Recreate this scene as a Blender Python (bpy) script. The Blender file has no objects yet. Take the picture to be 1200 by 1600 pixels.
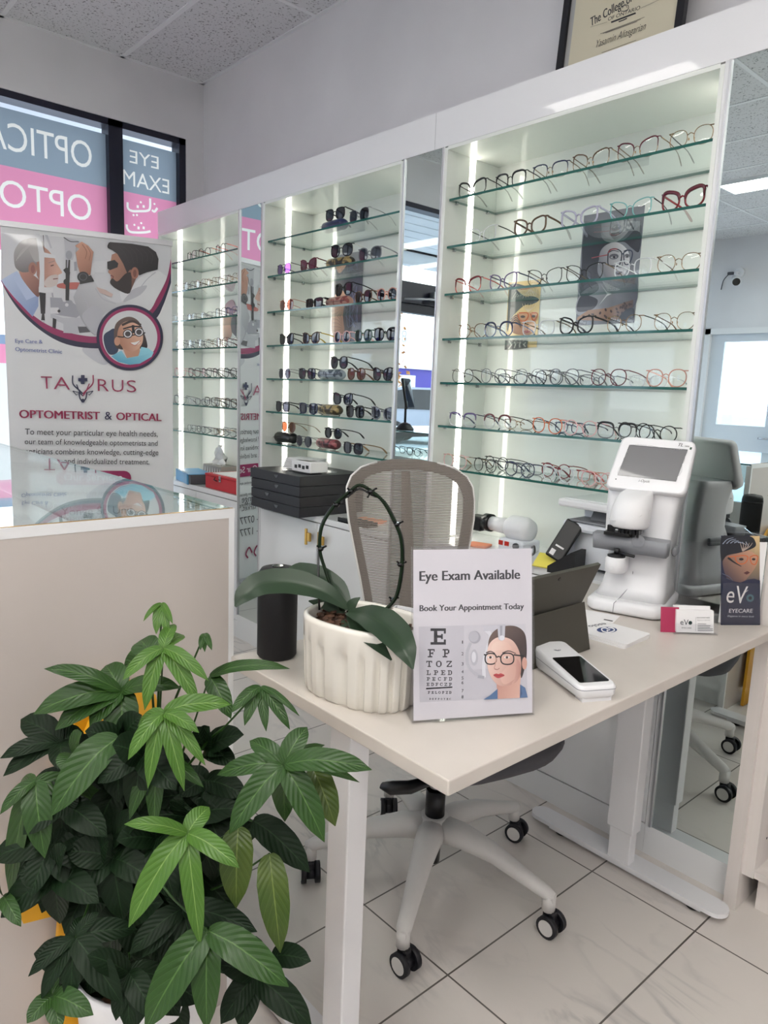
import bpy, bmesh, math, random
from mathutils import Vector, Matrix
S = bpy.context.scene
COL = S.collection
random.seed(7)

# ------------------------------------------------------------------ camera
PXF, YAW, PITCH, ROLL = 1141.16, 0.839608, -0.162323, 0.0393564
CAMP = Vector((0, 0, 1.345))
CF = Vector((-math.sin(YAW) * math.cos(PITCH), math.cos(YAW) * math.cos(PITCH), math.sin(PITCH)))
_r0 = Vector((math.cos(YAW), math.sin(YAW), 0)); _u0 = _r0.cross(CF)
CR = _r0 * math.cos(ROLL) + _u0 * math.sin(ROLL)
CU = -_r0 * math.sin(ROLL) + _u0 * math.cos(ROLL)
cam = bpy.data.cameras.new('camera'); camo = bpy.data.objects.new('camera', cam); COL.objects.link(camo)
camo.matrix_world = Matrix(((CR.x, CU.x, -CF.x, CAMP.x), (CR.y, CU.y, -CF.y, CAMP.y), (CR.z, CU.z, -CF.z, CAMP.z), (0, 0, 0, 1)))
cam.sensor_fit = 'VERTICAL'; cam.sensor_height = 36; cam.lens = PXF / 1600 * 36; cam.clip_start = 0.02; cam.clip_end = 500
S.camera = camo

# ------------------------------------------------------------------ world, exposure
W = bpy.data.worlds.new('sky'); S.world = W; W.use_nodes = True
SKY_STRENGTH = 3.6
LAMP_STRENGTH = 14.0
STRIP_STRENGTH = 8.0
_nt = W.node_tree; _nt.nodes.clear()
_o = _nt.nodes.new('ShaderNodeOutputWorld'); _b = _nt.nodes.new('ShaderNodeBackground')
_tc = _nt.nodes.new('ShaderNodeTexCoord'); _nz = _nt.nodes.new('ShaderNodeTexNoise'); _cr = _nt.nodes.new('ShaderNodeValToRGB')
_mp = _nt.nodes.new('ShaderNodeMapping'); _mp.inputs['Scale'].default_value = (1, 1, 3)
_nz.inputs['Scale'].default_value = 2.2; _nz.inputs['Detail'].default_value = 5
_cr.color_ramp.elements[0].position = 0.36; _cr.color_ramp.elements[0].color = (0.30, 0.42, 0.62, 1)
_cr.color_ramp.elements[1].position = 0.62; _cr.color_ramp.elements[1].color = (0.92, 0.95, 1.0, 1)
_nt.links.new(_tc.outputs['Generated'], _mp.inputs['Vector']); _nt.links.new(_mp.outputs[0], _nz.inputs['Vector'])
_nt.links.new(_nz.outputs['Fac'], _cr.inputs['Fac']); _nt.links.new(_cr.outputs['Color'], _b.inputs['Color'])
_nt.links.new(_b.outputs[0], _o.inputs['Surface']); _b.inputs['Strength'].default_value = SKY_STRENGTH
vs = S.view_settings
vs.view_transform = 'Standard'; vs.look = 'None'; vs.gamma = 1; vs.use_curve_mapping = False; vs.exposure = 0.62
S.cycles.max_bounces = 10; S.cycles.diffuse_bounces = 5; S.cycles.glossy_bounces = 6
S.cycles.transmission_bounces = 8; S.cycles.transparent_max_bounces = 24
S.cycles.caustics_reflective = False; S.cycles.caustics_refractive = False
S.cycles.use_denoising = True; S.cycles.sample_clamp_indirect = 6

# ------------------------------------------------------------------ helpers: pixels of the photograph (1200 x 1600) to points
def ray(x, y): return (x - 600) / PXF * CR - (y - 800) / PXF * CU + CF
def onz(x, y, z): d = ray(x, y); return CAMP + d * ((z - CAMP.z) / d.z)
def ony(x, y, v): d = ray(x, y); return CAMP + d * ((v - CAMP.y) / d.y)
def onx(x, y, v): d = ray(x, y); return CAMP + d * ((v - CAMP.x) / d.x)
def ond(x, y, t): return CAMP + ray(x, y) * t
def onp(x, y, P0, n): d = ray(x, y); return CAMP + d * ((P0 - CAMP).dot(n) / d.dot(n))

# ------------------------------------------------------------------ helpers: materials
def lin(v):
    v /= 255.0
    return v / 12.92 if v <= 0.04045 else ((v + 0.055) / 1.055) ** 2.4
def C(r, g, b): return (lin(r), lin(g), lin(b), 1)
MATS = {}
def mat(name, rgb, rough=0.5, metal=0.0, coat=0.0, spec=0.5, emit=0, alpha=None):
    if name in MATS: return MATS[name]
    m = bpy.data.materials.new(name); m.use_nodes = True
    p = m.node_tree.nodes['Principled BSDF']
    p.inputs['Base Color'].default_value = C(*rgb); p.inputs['Roughness'].default_value = rough
    p.inputs['Metallic'].default_value = metal; p.inputs['Coat Weight'].default_value = coat
    p.inputs['Coat Roughness'].default_value = 0.03; p.inputs['Specular IOR Level'].default_value = spec
    if emit:
        p.inputs['Emission Color'].default_value = C(*rgb); p.inputs['Emission Strength'].default_value = emit
    MATS[name] = m; return m
def clear_mat(name, tint, gloss_rough=0.0, ior=1.45, haze=0.0, haze_rgb=(230, 230, 230)):
    """thin clear sheet: tinted transparency, Schlick reflection that is the same from both sides, a little haze"""
    m = bpy.data.materials.new(name); m.use_nodes = True; nt = m.node_tree; nt.nodes.clear()
    o = nt.nodes.new('ShaderNodeOutputMaterial'); t = nt.nodes.new('ShaderNodeBsdfTransparent'); g = nt.nodes.new('ShaderNodeBsdfGlossy')
    mx = nt.nodes.new('ShaderNodeMixShader'); ge = nt.nodes.new('ShaderNodeNewGeometry'); dt = nt.nodes.new('ShaderNodeVectorMath'); dt.operation = 'DOT_PRODUCT'
    nt.links.new(ge.outputs['Incoming'], dt.inputs[0]); nt.links.new(ge.outputs['Normal'], dt.inputs[1])
    def mth(op, a, b=None):
        q = nt.nodes.new('ShaderNodeMath'); q.operation = op
        for i, v in enumerate((a, b)):
            if v is None: continue
            if isinstance(v, (int, float)): q.inputs[i].default_value = v
            else: nt.links.new(v, q.inputs[i])
        return q.outputs[0]
    f0 = ((ior - 1) / (ior + 1)) ** 2
    fr = mth('ADD', mth('MULTIPLY', mth('POWER', mth('SUBTRACT', 1.0, mth('ABSOLUTE', dt.outputs['Value'])), 5.0), 1 - f0), f0)
    t.inputs[0].default_value = (tint[0], tint[1], tint[2], 1); g.inputs['Roughness'].default_value = gloss_rough
    g.inputs['Color'].default_value = (1, 1, 1, 1)
    src = t
    if haze:
        d = nt.nodes.new('ShaderNodeBsdfDiffuse'); d.inputs[0].default_value = C(*haze_rgb); m2 = nt.nodes.new('ShaderNodeMixShader')
        m2.inputs[0].default_value = haze; nt.links.new(t.outputs[0], m2.inputs[1]); nt.links.new(d.outputs[0], m2.inputs[2]); src = m2
    nt.links.new(fr, mx.inputs[0]); nt.links.new(src.outputs[0], mx.inputs[1]); nt.links.new(g.outputs[0], mx.inputs[2]); nt.links.new(mx.outputs[0], o.inputs[0])
    MATS[name] = m; return m
def node_mat(name, rough=0.5):
    m = bpy.data.materials.new(name); m.use_nodes = True; MATS[name] = m
    p = m.node_tree.nodes['Principled BSDF']; p.inputs['Roughness'].default_value = rough
    return m, m.node_tree, p
def noise_color(nt, p, a, b, scale, detail=3, lo=0.35, hi=0.65, coord='Object', vscale=(1, 1, 1), bump=0):
    tc = nt.nodes.new('ShaderNodeTexCoord'); mp = nt.nodes.new('ShaderNodeMapping'); n = nt.nodes.new('ShaderNodeTexNoise'); r = nt.nodes.new('ShaderNodeValToRGB')
    mp.inputs['Scale'].default_value = vscale; n.inputs['Scale'].default_value = scale; n.inputs['Detail'].default_value = detail
    r.color_ramp.elements[0].position = lo; r.color_ramp.elements[0].color = C(*a); r.color_ramp.elements[1].position = hi; r.color_ramp.elements[1].color = C(*b)
    nt.links.new(tc.outputs[coord], mp.inputs[0]); nt.links.new(mp.outputs[0], n.inputs['Vector']); nt.links.new(n.outputs['Fac'], r.inputs[0])
    nt.links.new(r.outputs[0], p.inputs['Base Color'])
    if bump:
        bp = nt.nodes.new('ShaderNodeBump'); bp.inputs['Strength'].default_value = bump; bp.inputs['Distance'].default_value = 0.002
        nt.links.new(n.outputs['Fac'], bp.inputs['Height']); nt.links.new(bp.outputs[0], p.inputs['Normal'])
    return n, r

# floor: 12 x 24 in marbled porcelain tiles
m, nt, p = node_mat('porcelain_tile', 0.28)
geo = nt.nodes.new('ShaderNodeNewGeometry'); sep = nt.nodes.new('ShaderNodeSeparateXYZ'); nt.links.new(geo.outputs['Position'], sep.inputs[0])
def _line(axis, off, period, wd):
    a = nt.nodes.new('ShaderNodeMath'); a.operation = 'ADD'; a.inputs[1].default_value = off; nt.links.new(sep.outputs[axis], a.inputs[0])
    b = nt.nodes.new('ShaderNodeMath'); b.operation = 'PINGPONG'; b.inputs[1].default_value = period / 2; nt.links.new(a.outputs[0], b.inputs[0])
    c = nt.nodes.new('ShaderNodeMath'); c.operation = 'LESS_THAN'; c.inputs[1].default_value = wd / 2; nt.links.new(b.outputs[0], c.inputs[0]); return c
gx = _line(0, 1.0025, 0.3055, 0.0045); gy = _line(1, -1.158 + 0.0, 0.6055, 0.0045)
mxg = nt.nodes.new('ShaderNodeMath'); mxg.operation = 'MAXIMUM'; nt.links.new(gx.outputs[0], mxg.inputs[0]); nt.links.new(gy.outputs[0], mxg.inputs[1])
mp = nt.nodes.new('ShaderNodeMapping'); mp.inputs['Rotation'].default_value = (0, 0, 0.9); mp.inputs['Scale'].default_value = (1, 2.6, 1); nt.links.new(geo.outputs['Position'], mp.inputs[0])
nz = nt.nodes.new('ShaderNodeTexNoise'); nz.inputs['Scale'].default_value = 2.2; nz.inputs['Detail'].default_value = 9; nz.inputs['Distortion'].default_value = 1.3; nt.links.new(mp.outputs[0], nz.inputs['Vector'])
vr = nt.nodes.new('ShaderNodeValToRGB'); e = vr.color_ramp.elements
e[0].position = 0.455; e[0].color = C(214, 208, 203); e[1].position = 0.545; e[1].color = C(214, 208, 203)
v = e.new(0.5); v.color = C(184, 180, 178)
nt.links.new(nz.outputs['Fac'], vr.inputs[0])
nz2 = nt.nodes.new('ShaderNodeTexNoise'); nz2.inputs['Scale'].default_value = 2.6; nt.links.new(geo.outputs['Position'], nz2.inputs['Vector'])
r2 = nt.nodes.new('ShaderNodeValToRGB'); r2.color_ramp.elements[0].position = 0.44; r2.color_ramp.elements[1].position = 0.66
nt.links.new(nz2.outputs['Fac'], r2.inputs[0])
mv = nt.nodes.new('ShaderNodeMix'); mv.data_type = 'RGBA'; mv.inputs['A'].default_value = C(214, 208, 203)
nt.links.new(r2.outputs[0], mv.inputs['Factor']); nt.links.new(vr.outputs[0], mv.inputs['B'])
mg = nt.nodes.new('ShaderNodeMix'); mg.data_type = 'RGBA'; mg.inputs['B'].default_value = C(98, 92, 88)
nt.links.new(mxg.outputs[0], mg.inputs['Factor']); nt.links.new(mv.outputs['Result'], mg.inputs['A']); nt.links.new(mg.outputs['Result'], p.inputs['Base Color'])

# acoustic ceiling tile: pitted
m, nt, p = node_mat('acoustic_tile', 0.9)
n, r = noise_color(nt, p, (120, 120, 122), (212, 212, 214), 95, 2, 0.30, 0.42, bump=0.3)
m, nt, p = node_mat('painted_wall', 0.6); noise_color(nt, p, (214, 213, 216), (220, 219, 222), 2.5)
m, nt, p = node_mat('white_laminate', 0.16); noise_color(nt, p, (226, 227, 229), (231, 232, 233), 1.2); p.inputs['Coat Weight'].default_value = 0.35; p.inputs['Coat Roughness'].default_value = 0.02
m, nt, p = node_mat('niche_laminate', 0.5); noise_color(nt, p, (222, 225, 221), (228, 231, 226), 1.2); p.inputs['Coat Weight'].default_value = 1.0; p.inputs['Coat Roughness'].default_value = 0.008
m, nt, p = node_mat('beige_gloss_panel', 0.22); noise_color(nt, p, (190, 182, 177), (195, 187, 182), 1.5); p.inputs['Coat Weight'].default_value = 0.5
m, nt, p = node_mat('white_woodgrain', 0.4); noise_color(nt, p, (214, 207, 203), (228, 222, 218), 18, 4, vscale=(1, 1, 0.05))
m, nt, p = node_mat('desk_white', 0.35); noise_color(nt, p, (198, 191, 184), (204, 197, 190), 6)
m, nt, p = node_mat('asphalt', 0.9); noise_color(nt, p, (150, 152, 158), (175, 176, 182), 8)
m, nt, p = node_mat('autumn_foliage', 0.9); noise_color(nt, p, (150, 90, 40), (225, 165, 90), 4, 6)
m, nt, p = node_mat('soffit', 0.7); noise_color(nt, p, (225, 228, 230), (236, 238, 240), 2)
m, nt, p = node_mat('potting_bark', 0.95); noise_color(nt, p, (30, 18, 12), (92, 62, 44), 60, 4, bump=1)
mat('mirror', (222, 232, 230), 0.0, 1.0)
mat('white_paint', (226, 226, 228), 0.35); mat('white_plastic', (226, 226, 229), 0.32); mat('cool_white', (222, 225, 232), 0.3)
mat('gray_plastic', (128, 130, 136), 0.45); mat('dark_gray', (70, 71, 76), 0.5); mat('black_plastic', (16, 16, 19), 0.35); mat('black_gloss', (10, 10, 12), 0.06)
mat('black_matte', (20, 20, 24), 0.6); mat('navy_frame', (22, 24, 42), 0.35); mat('black_lacquer', (15, 15, 24), 0.45)
mat('gold', (205, 165, 90), 0.25, 1.0); mat('steel', (190, 190, 195), 0.22, 1.0); mat('chrome', (215, 215, 220), 0.08, 1.0); mat('aluminium', (198, 198, 202), 0.35, 0.8)
mat('gloss_white', (224, 224, 227), 0.35, 0, 0.3); mat('ceramic', (226, 222, 214), 0.2, 0, 0.4)
mat('led', (255, 250, 238), 0.5, emit=STRIP_STRENGTH); mat('lamp', (255, 252, 245), 0.5, emit=LAMP_STRENGTH)
mat('seat_gray', (72, 72, 78), 0.8); mat('chair_white', (214, 212, 210), 0.42); mat('caster_black', (18, 18, 26), 0.5)
mat('olive_tablet', (62, 60, 52), 0.5); mat('yellow_plastic', (232, 170, 35), 0.4); mat('yellow_paper', (232, 218, 95), 0.7)
mat('orange_cloth', (236, 150, 115), 0.8); mat('red_box', (190, 35, 48), 0.5); mat('blue_binder', (95, 160, 205), 0.4); mat('tissue', (240, 240, 240), 0.9)
mat('tissue_box', (150, 145, 140), 0.7); mat('screen_gray', (88, 88, 92), 0.25); mat('paper', (232, 231, 232), 0.7); mat('red_switch', (190, 40, 30), 0.3)
mat('purple_wall', (70, 60, 150), 0.7); mat('car_silver', (150, 155, 165), 0.25, 0.4); mat('car_dark', (50, 54, 62), 0.25, 0.3); mat('tyre', (25, 25, 27), 0.8)
mat('bark_brown', (80, 62, 48), 0.9); mat('green_box', (70, 160, 110), 0.5); mat('pink_box', (215, 90, 140), 0.5); mat('blue_box', (60, 90, 170), 0.5)
clear_mat('window_glass', (0.97, 0.99, 0.985)); clear_mat('shelf_glass', (0.93, 0.97, 0.955), ior=1.4); clear_mat('case_glass', (0.93, 0.97, 0.96), ior=1.5)
clear_mat('acrylic', (0.97, 0.97, 0.975), ior=1.45); clear_mat('lens_clear', (0.97, 0.98, 0.98), ior=1.5); clear_mat('plastic_wrap', (0.93, 0.93, 0.94), 0.08, 1.7, 0.06)
m = mat('glass_edge', (38, 92, 84), 0.08); 
for nm, rgb in dict(lens_gray=(52, 54, 66), lens_black=(22, 22, 28), lens_brown=(110, 62, 40), lens_plum=(92, 50, 62), lens_purple=(110, 70, 150), lens_green=(40, 58, 58), lens_rose=(120, 72, 62), lens_silver=(150, 150, 158)).items():
    clear_mat(nm, tuple(lin(c) * 0.8 for c in rgb), 0.0, 1.6, 0.35, rgb)

# printed artwork: colours come from the print's own colour attribute
def print_mat(name, rough, coat):
    m, nt, p = node_mat(name, rough); a = nt.nodes.new('ShaderNodeAttribute'); a.attribute_name = 'ink'
    nt.links.new(a.outputs['Color'], p.inputs['Base Color']); p.inputs['Coat Weight'].default_value = coat; return m
print_mat('print_matte', 0.6, 0.0); print_mat('print_gloss', 0.3, 0.4)
# window film, lets daylight through
m = bpy.data.materials.new('window_film'); m.use_nodes = True; nt = m.node_tree; nt.nodes.clear(); MATS['window_film'] = m
o = nt.nodes.new('ShaderNodeOutputMaterial'); a = nt.nodes.new('ShaderNodeAttribute'); a.attribute_name = 'ink'; d = nt.nodes.new('ShaderNodeBsdfDiffuse'); t = nt.nodes.new('ShaderNodeBsdfTranslucent'); mx = nt.nodes.new('ShaderNodeMixShader'); mx.inputs[0].default_value = 0.8
nt.links.new(a.outputs['Color'], d.inputs[0]); nt.links.new(a.outputs['Color'], t.inputs[0]); nt.links.new(d.outputs[0], mx.inputs[1]); nt.links.new(t.outputs[0], mx.inputs[2]); nt.links.new(mx.outputs[0], o.inputs[0])
# chair mesh cloth: horizontal ribs with gaps
m = bpy.data.materials.new('mesh_cloth'); m.use_nodes = True; nt = m.node_tree; nt.nodes.clear(); MATS['mesh_cloth'] = m
o = nt.nodes.new('ShaderNodeOutputMaterial'); tc = nt.nodes.new('ShaderNodeTexCoord'); sp = nt.nodes.new('ShaderNodeSeparateXYZ'); nt.links.new(tc.outputs['Object'], sp.inputs[0])
ml = nt.nodes.new('ShaderNodeMath'); ml.operation = 'PINGPONG'; ml.inputs[1].default_value = 0.0024; nt.links.new(sp.outputs[2], ml.inputs[0])
gt = nt.nodes.new('ShaderNodeMath'); gt.operation = 'GREATER_THAN'; gt.inputs[1].default_value = 0.0015; nt.links.new(ml.outputs[0], gt.inputs[0])
sc = nt.nodes.new('ShaderNodeMath'); sc.operation = 'MULTIPLY'; sc.inputs[1].default_value = 0.72; nt.links.new(gt.outputs[0], sc.inputs[0])
ad = nt.nodes.new('ShaderNodeMath'); ad.operation = 'ADD'; ad.inputs[1].default_value = 0.08; nt.links.new(sc.outputs[0], ad.inputs[0])
d = nt.nodes.new('ShaderNodeBsdfDiffuse'); d.inputs[0].default_value = C(140, 132, 126); t = nt.nodes.new('ShaderNodeBsdfTransparent'); mx = nt.nodes.new('ShaderNodeMixShader')
nt.links.new(ad.outputs[0], mx.inputs[0]); nt.links.new(d.outputs[0], mx.inputs[1]); nt.links.new(t.outputs[0], mx.inputs[2]); nt.links.new(mx.outputs[0], o.inputs[0])

# ------------------------------------------------------------------ helpers: meshes
class MB:
    def __init__(s): s.bm = bmesh.new(); s.mi = 0; s.ink = None
    def _mark(s, faces, mi):
        for f in faces: f.material_index = s.mi if mi is None else mi
    def box(s, c, d, mi=None, M=None, bevel=0.0, seg=2):
        r = bmesh.ops.create_cube(s.bm, size=1); vs = r['verts']
        for v in vs: v.co = Vector((v.co.x * d[0], v.co.y * d[1], v.co.z * d[2]))
        fs = list({f for v in vs for f in v.link_faces})
        if bevel:
            es = list({e for f in fs for e in f.edges})
            rb = bmesh.ops.bevel(s.bm, geom=es, offset=min(bevel, min(d) * 0.48), segments=seg, profile=0.5, affect='EDGES')
            vs = list({v for f in rb['faces'] for v in f.verts} | {v for v in vs if v.is_valid})
            fs = list({f for v in vs for f in v.link_faces})
        T = Matrix.Translation(Vector(c))
        T = (M @ T) if M is not None else T
        for v in vs: v.co = T @ v.co
        s._mark(fs, mi); return vs
    def span(s, a, b, mi=None, M=None, bevel=0.0):
        return s.box([(a[i] + b[i]) / 2 for i in range(3)], [abs(b[i] - a[i]) for i in range(3)], mi, M, bevel)
    def prism(s, pts, h, M=None, mi=None, smooth_side=False):
        """polygon pts (2-D or 3-D) pushed out by h along local z"""
        M = M or Matrix(); n = len(pts)
        lo = [s.bm.verts.new(M @ Vector((q[0], q[1], 0))) for q in pts]; hi = [s.bm.verts.new(M @ Vector((q[0], q[1], h))) for q in pts]
        fs = [s.bm.faces.new(lo[::-1]), s.bm.faces.new(hi)]
        for i in range(n):
            f = s.bm.faces.new((lo[i], lo[(i + 1) % n], hi[(i + 1) % n], hi[i])); f.smooth = smooth_side; fs.append(f)
        s._mark(fs, mi)
    def loft(s, rings, mi=None, cap=True, closed=True, smooth=True):
        R = [[s.bm.verts.new(Vector(q)) for q in r] for r in rings]; n = len(R[0]); fs = []
        for a, b in zip(R, R[1:]):
            for i in range(n if closed else n - 1):
                f = s.bm.faces.new((a[i], a[(i + 1) % n], b[(i + 1) % n], b[i])); f.smooth = smooth; fs.append(f)
        if cap and closed:
            fs.append(s.bm.faces.new(R[0][::-1])); fs.append(s.bm.faces.new(R[-1]))
        s._mark(fs, mi)
    def tube(s, pts, r, seg=8, mi=None, closed=False, flat=1.0, up=None):
        pts = [Vector(q) for q in pts]; n = len(pts); rings = []; pv = None
        for i, q in enumerate(pts):
            if closed: t = pts[(i + 1) % n] - pts[i - 1]
            else: t = pts[min(i + 1, n - 1)] - pts[max(i - 1, 0)]
            t.normalize()
            if pv is None:
                ref = Vector(up) if up else (Vector((0, 0, 1)) if abs(t.z) < 0.9 else Vector((1, 0, 0)))
                a = t.cross(ref).normalized()
            else:
                a = (pv - t * pv.dot(t)); a = a.normalized() if a.length > 1e-6 else pv
            pv = a; b = t.cross(a); rr = r[i] if isinstance(r, (list, tuple)) else r
            rings.append([q + a * (math.cos(k * 2 * math.pi / seg) * rr * flat) + b * (math.sin(k * 2 * math.pi / seg) * rr) for k in range(seg)])
        if closed: rings.append(rings[0])
        if closed:
            R = [[s.bm.verts.new(q) for q in rg] for rg in rings[:-1]]; R.append(R[0]); fs = []
            # match the twist at the seam
            for a, b in zip(R, R[1:]):
                for i in range(seg):
                    try: f = s.bm.faces.new((a[i], a[(i + 1) % seg], b[(i + 1) % seg], b[i])); f.smooth = True; fs.append(f)
                    except ValueError: pass
            s._mark(fs, mi)
        else: s.loft(rings, mi)
    def lathe(s, prof, c=(0, 0, 0), seg=24, mi=None, M=None, sy=1.0):
        M = M or Matrix(); c = Vector(c)
        rings = [[M @ (c + Vector((math.cos(k * 2 * math.pi / seg) * r, math.sin(k * 2 * math.pi / seg) * r * sy, z))) for k in range(seg)] for r, z in prof]
        s.loft(rings, mi)
    def cyl(s, a, b, r, seg=20, mi=None, r2=None):
        a = Vector(a); b = Vector(b); q = (b - a).to_track_quat('Z', 'Y').to_matrix().to_4x4(); M = Matrix.Translation(a) @ q; L = (b - a).length; r2 = r if r2 is None else r2
        rings = [[M @ Vector((math.cos(k * 2 * math.pi / seg) * rr, math.sin(k * 2 * math.pi / seg) * rr, z)) for k in range(seg)] for rr, z in ((r, 0), (r2, L))]
        R = [[s.bm.verts.new(q) for q in rg] for rg in rings]; fs = []
        for i in range(seg):
            f = s.bm.faces.new((R[0][i], R[0][(i + 1) % seg], R[1][(i + 1) % seg], R[1][i])); f.smooth = True; fs.append(f)
        fs.append(s.bm.faces.new(R[0][::-1])); fs.append(s.bm.faces.new(R[1])); s._mark(fs, mi)
    def ball(s, c, r, sc=(1, 1, 1), seg=14, mi=None):
        c = Vector(c); rings = []
        for j in range(1, seg // 2):
            th = math.pi * j / (seg // 2); rings.append([c + Vector((math.sin(th) * math.cos(k * 2 * math.pi / seg) * r * sc[0], math.sin(th) * math.sin(k * 2 * math.pi / seg) * r * sc[1], -math.cos(th) * r * sc[2])) for k in range(seg)])
        s.loft(rings, mi)
    def sheet(s, rows, mi=None, smooth=True):
        R = [[s.bm.verts.new(Vector(q)) for q in r] for r in rows]; fs = []
        for a, b in zip(R, R[1:]):
            for i in range(len(a) - 1):
                f = s.bm.faces.new((a[i], a[i + 1], b[i + 1], b[i])); f.smooth = smooth; fs.append(f)
        s._mark(fs, mi)
    def build(s, name, mats, parent=None, local=False, mods=None):
        if not isinstance(mats, (list, tuple)): mats = [mats]
        if parent is not None and not local: s.bm.transform(WM(parent).inverted())
        bmesh.ops.recalc_face_normals(s.bm, faces=s.bm.faces[:])
        me = bpy.data.meshes.new(name); s.bm.to_mesh(me); s.bm.free()
        for q in mats: me.materials.append(MATS[q] if isinstance(q, str) else q)
        o = bpy.data.objects.new(name, me); COL.objects.link(o); o.parent = parent
        return o
def WM(o):
    M = Matrix.Translation(o.location) @ o.rotation_euler.to_matrix().to_4x4()
    return WM(o.parent) @ M if o.parent else M
def tag(o, label, cat, group=None, kind=None):
    o['label'] = label; o['category'] = cat
    if group: o['group'] = group
    if kind: o['kind'] = kind
    return o
def thing(name, loc, label, cat, rz=0.0, group=None):
    o = bpy.data.objects.new(name, None); COL.objects.link(o); o.location = loc; o.rotation_euler = (0, 0, rz); o.empty_display_size = 0.05
    return tag(o, label, cat, group)
def struct(o, label=None, cat=None):
    o['kind'] = 'structure'
    if label: o['label'] = label
    if cat: o['category'] = cat
    return o
def catmull(pts, n=6, closed=False):
    P = [Vector(q) for q in pts]; N = len(P); out = []
    for i in range(N if closed else N - 1):
        p1 = P[i]; p2 = P[(i + 1) % N]; p0 = P[i - 1] if (closed or i) else p1 * 2 - p2; p3 = P[(i + 2) % N] if (closed or i + 2 < N) else p2 * 2 - p1
        for k in range(n):
            t = k / n
            out.append(0.5 * ((2 * p1) + (p2 - p0) * t + (2 * p0 - 5 * p1 + 4 * p2 - p3) * t * t + (3 * p1 - p0 - 3 * p2 + p3) * t ** 3))
    if not closed: out.append(P[-1])
    return out
_txt = {}
def text_mesh(body, bold=0.0, shear=0.0):
    k = (body, bold, shear)
    if k in _txt: return _txt[k]
    cu = bpy.data.curves.new('lettering', 'FONT'); cu.body = body; cu.offset = bold; cu.shear = shear; cu.resolution_u = 3
    ob = bpy.data.objects.new('lettering', cu); COL.objects.link(ob); bpy.context.view_layer.update()
    me = bpy.data.meshes.new_from_object(ob.evaluated_get(bpy.context.evaluated_depsgraph_get()))
    vs = [(v.co.x, v.co.y) for v in me.vertices]; fs = [tuple(q.vertices) for q in me.polygons]
    bpy.data.objects.remove(ob); bpy.data.curves.remove(cu); bpy.data.meshes.remove(me)
    _txt[k] = (vs, fs); return _txt[k]
def text_splines(body, bold=0.0):
    """outline of a line of text as closed Bezier splines: list of [(handle_left, co, handle_right), ...]"""
    cu = bpy.data.curves.new('lettering', 'FONT'); cu.body = body; cu.offset = bold
    ob = bpy.data.objects.new('lettering', cu); COL.objects.link(ob); bpy.context.view_layer.update()
    q = ob.evaluated_get(bpy.context.evaluated_depsgraph_get()).to_curve(bpy.context.evaluated_depsgraph_get())
    out = [[(p.handle_left.xy[:], p.co.xy[:], p.handle_right.xy[:]) for p in s.bezier_points] for s in q.splines if s.type == 'BEZIER']
    bpy.data.objects.remove(ob); bpy.data.curves.remove(cu); return out
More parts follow.
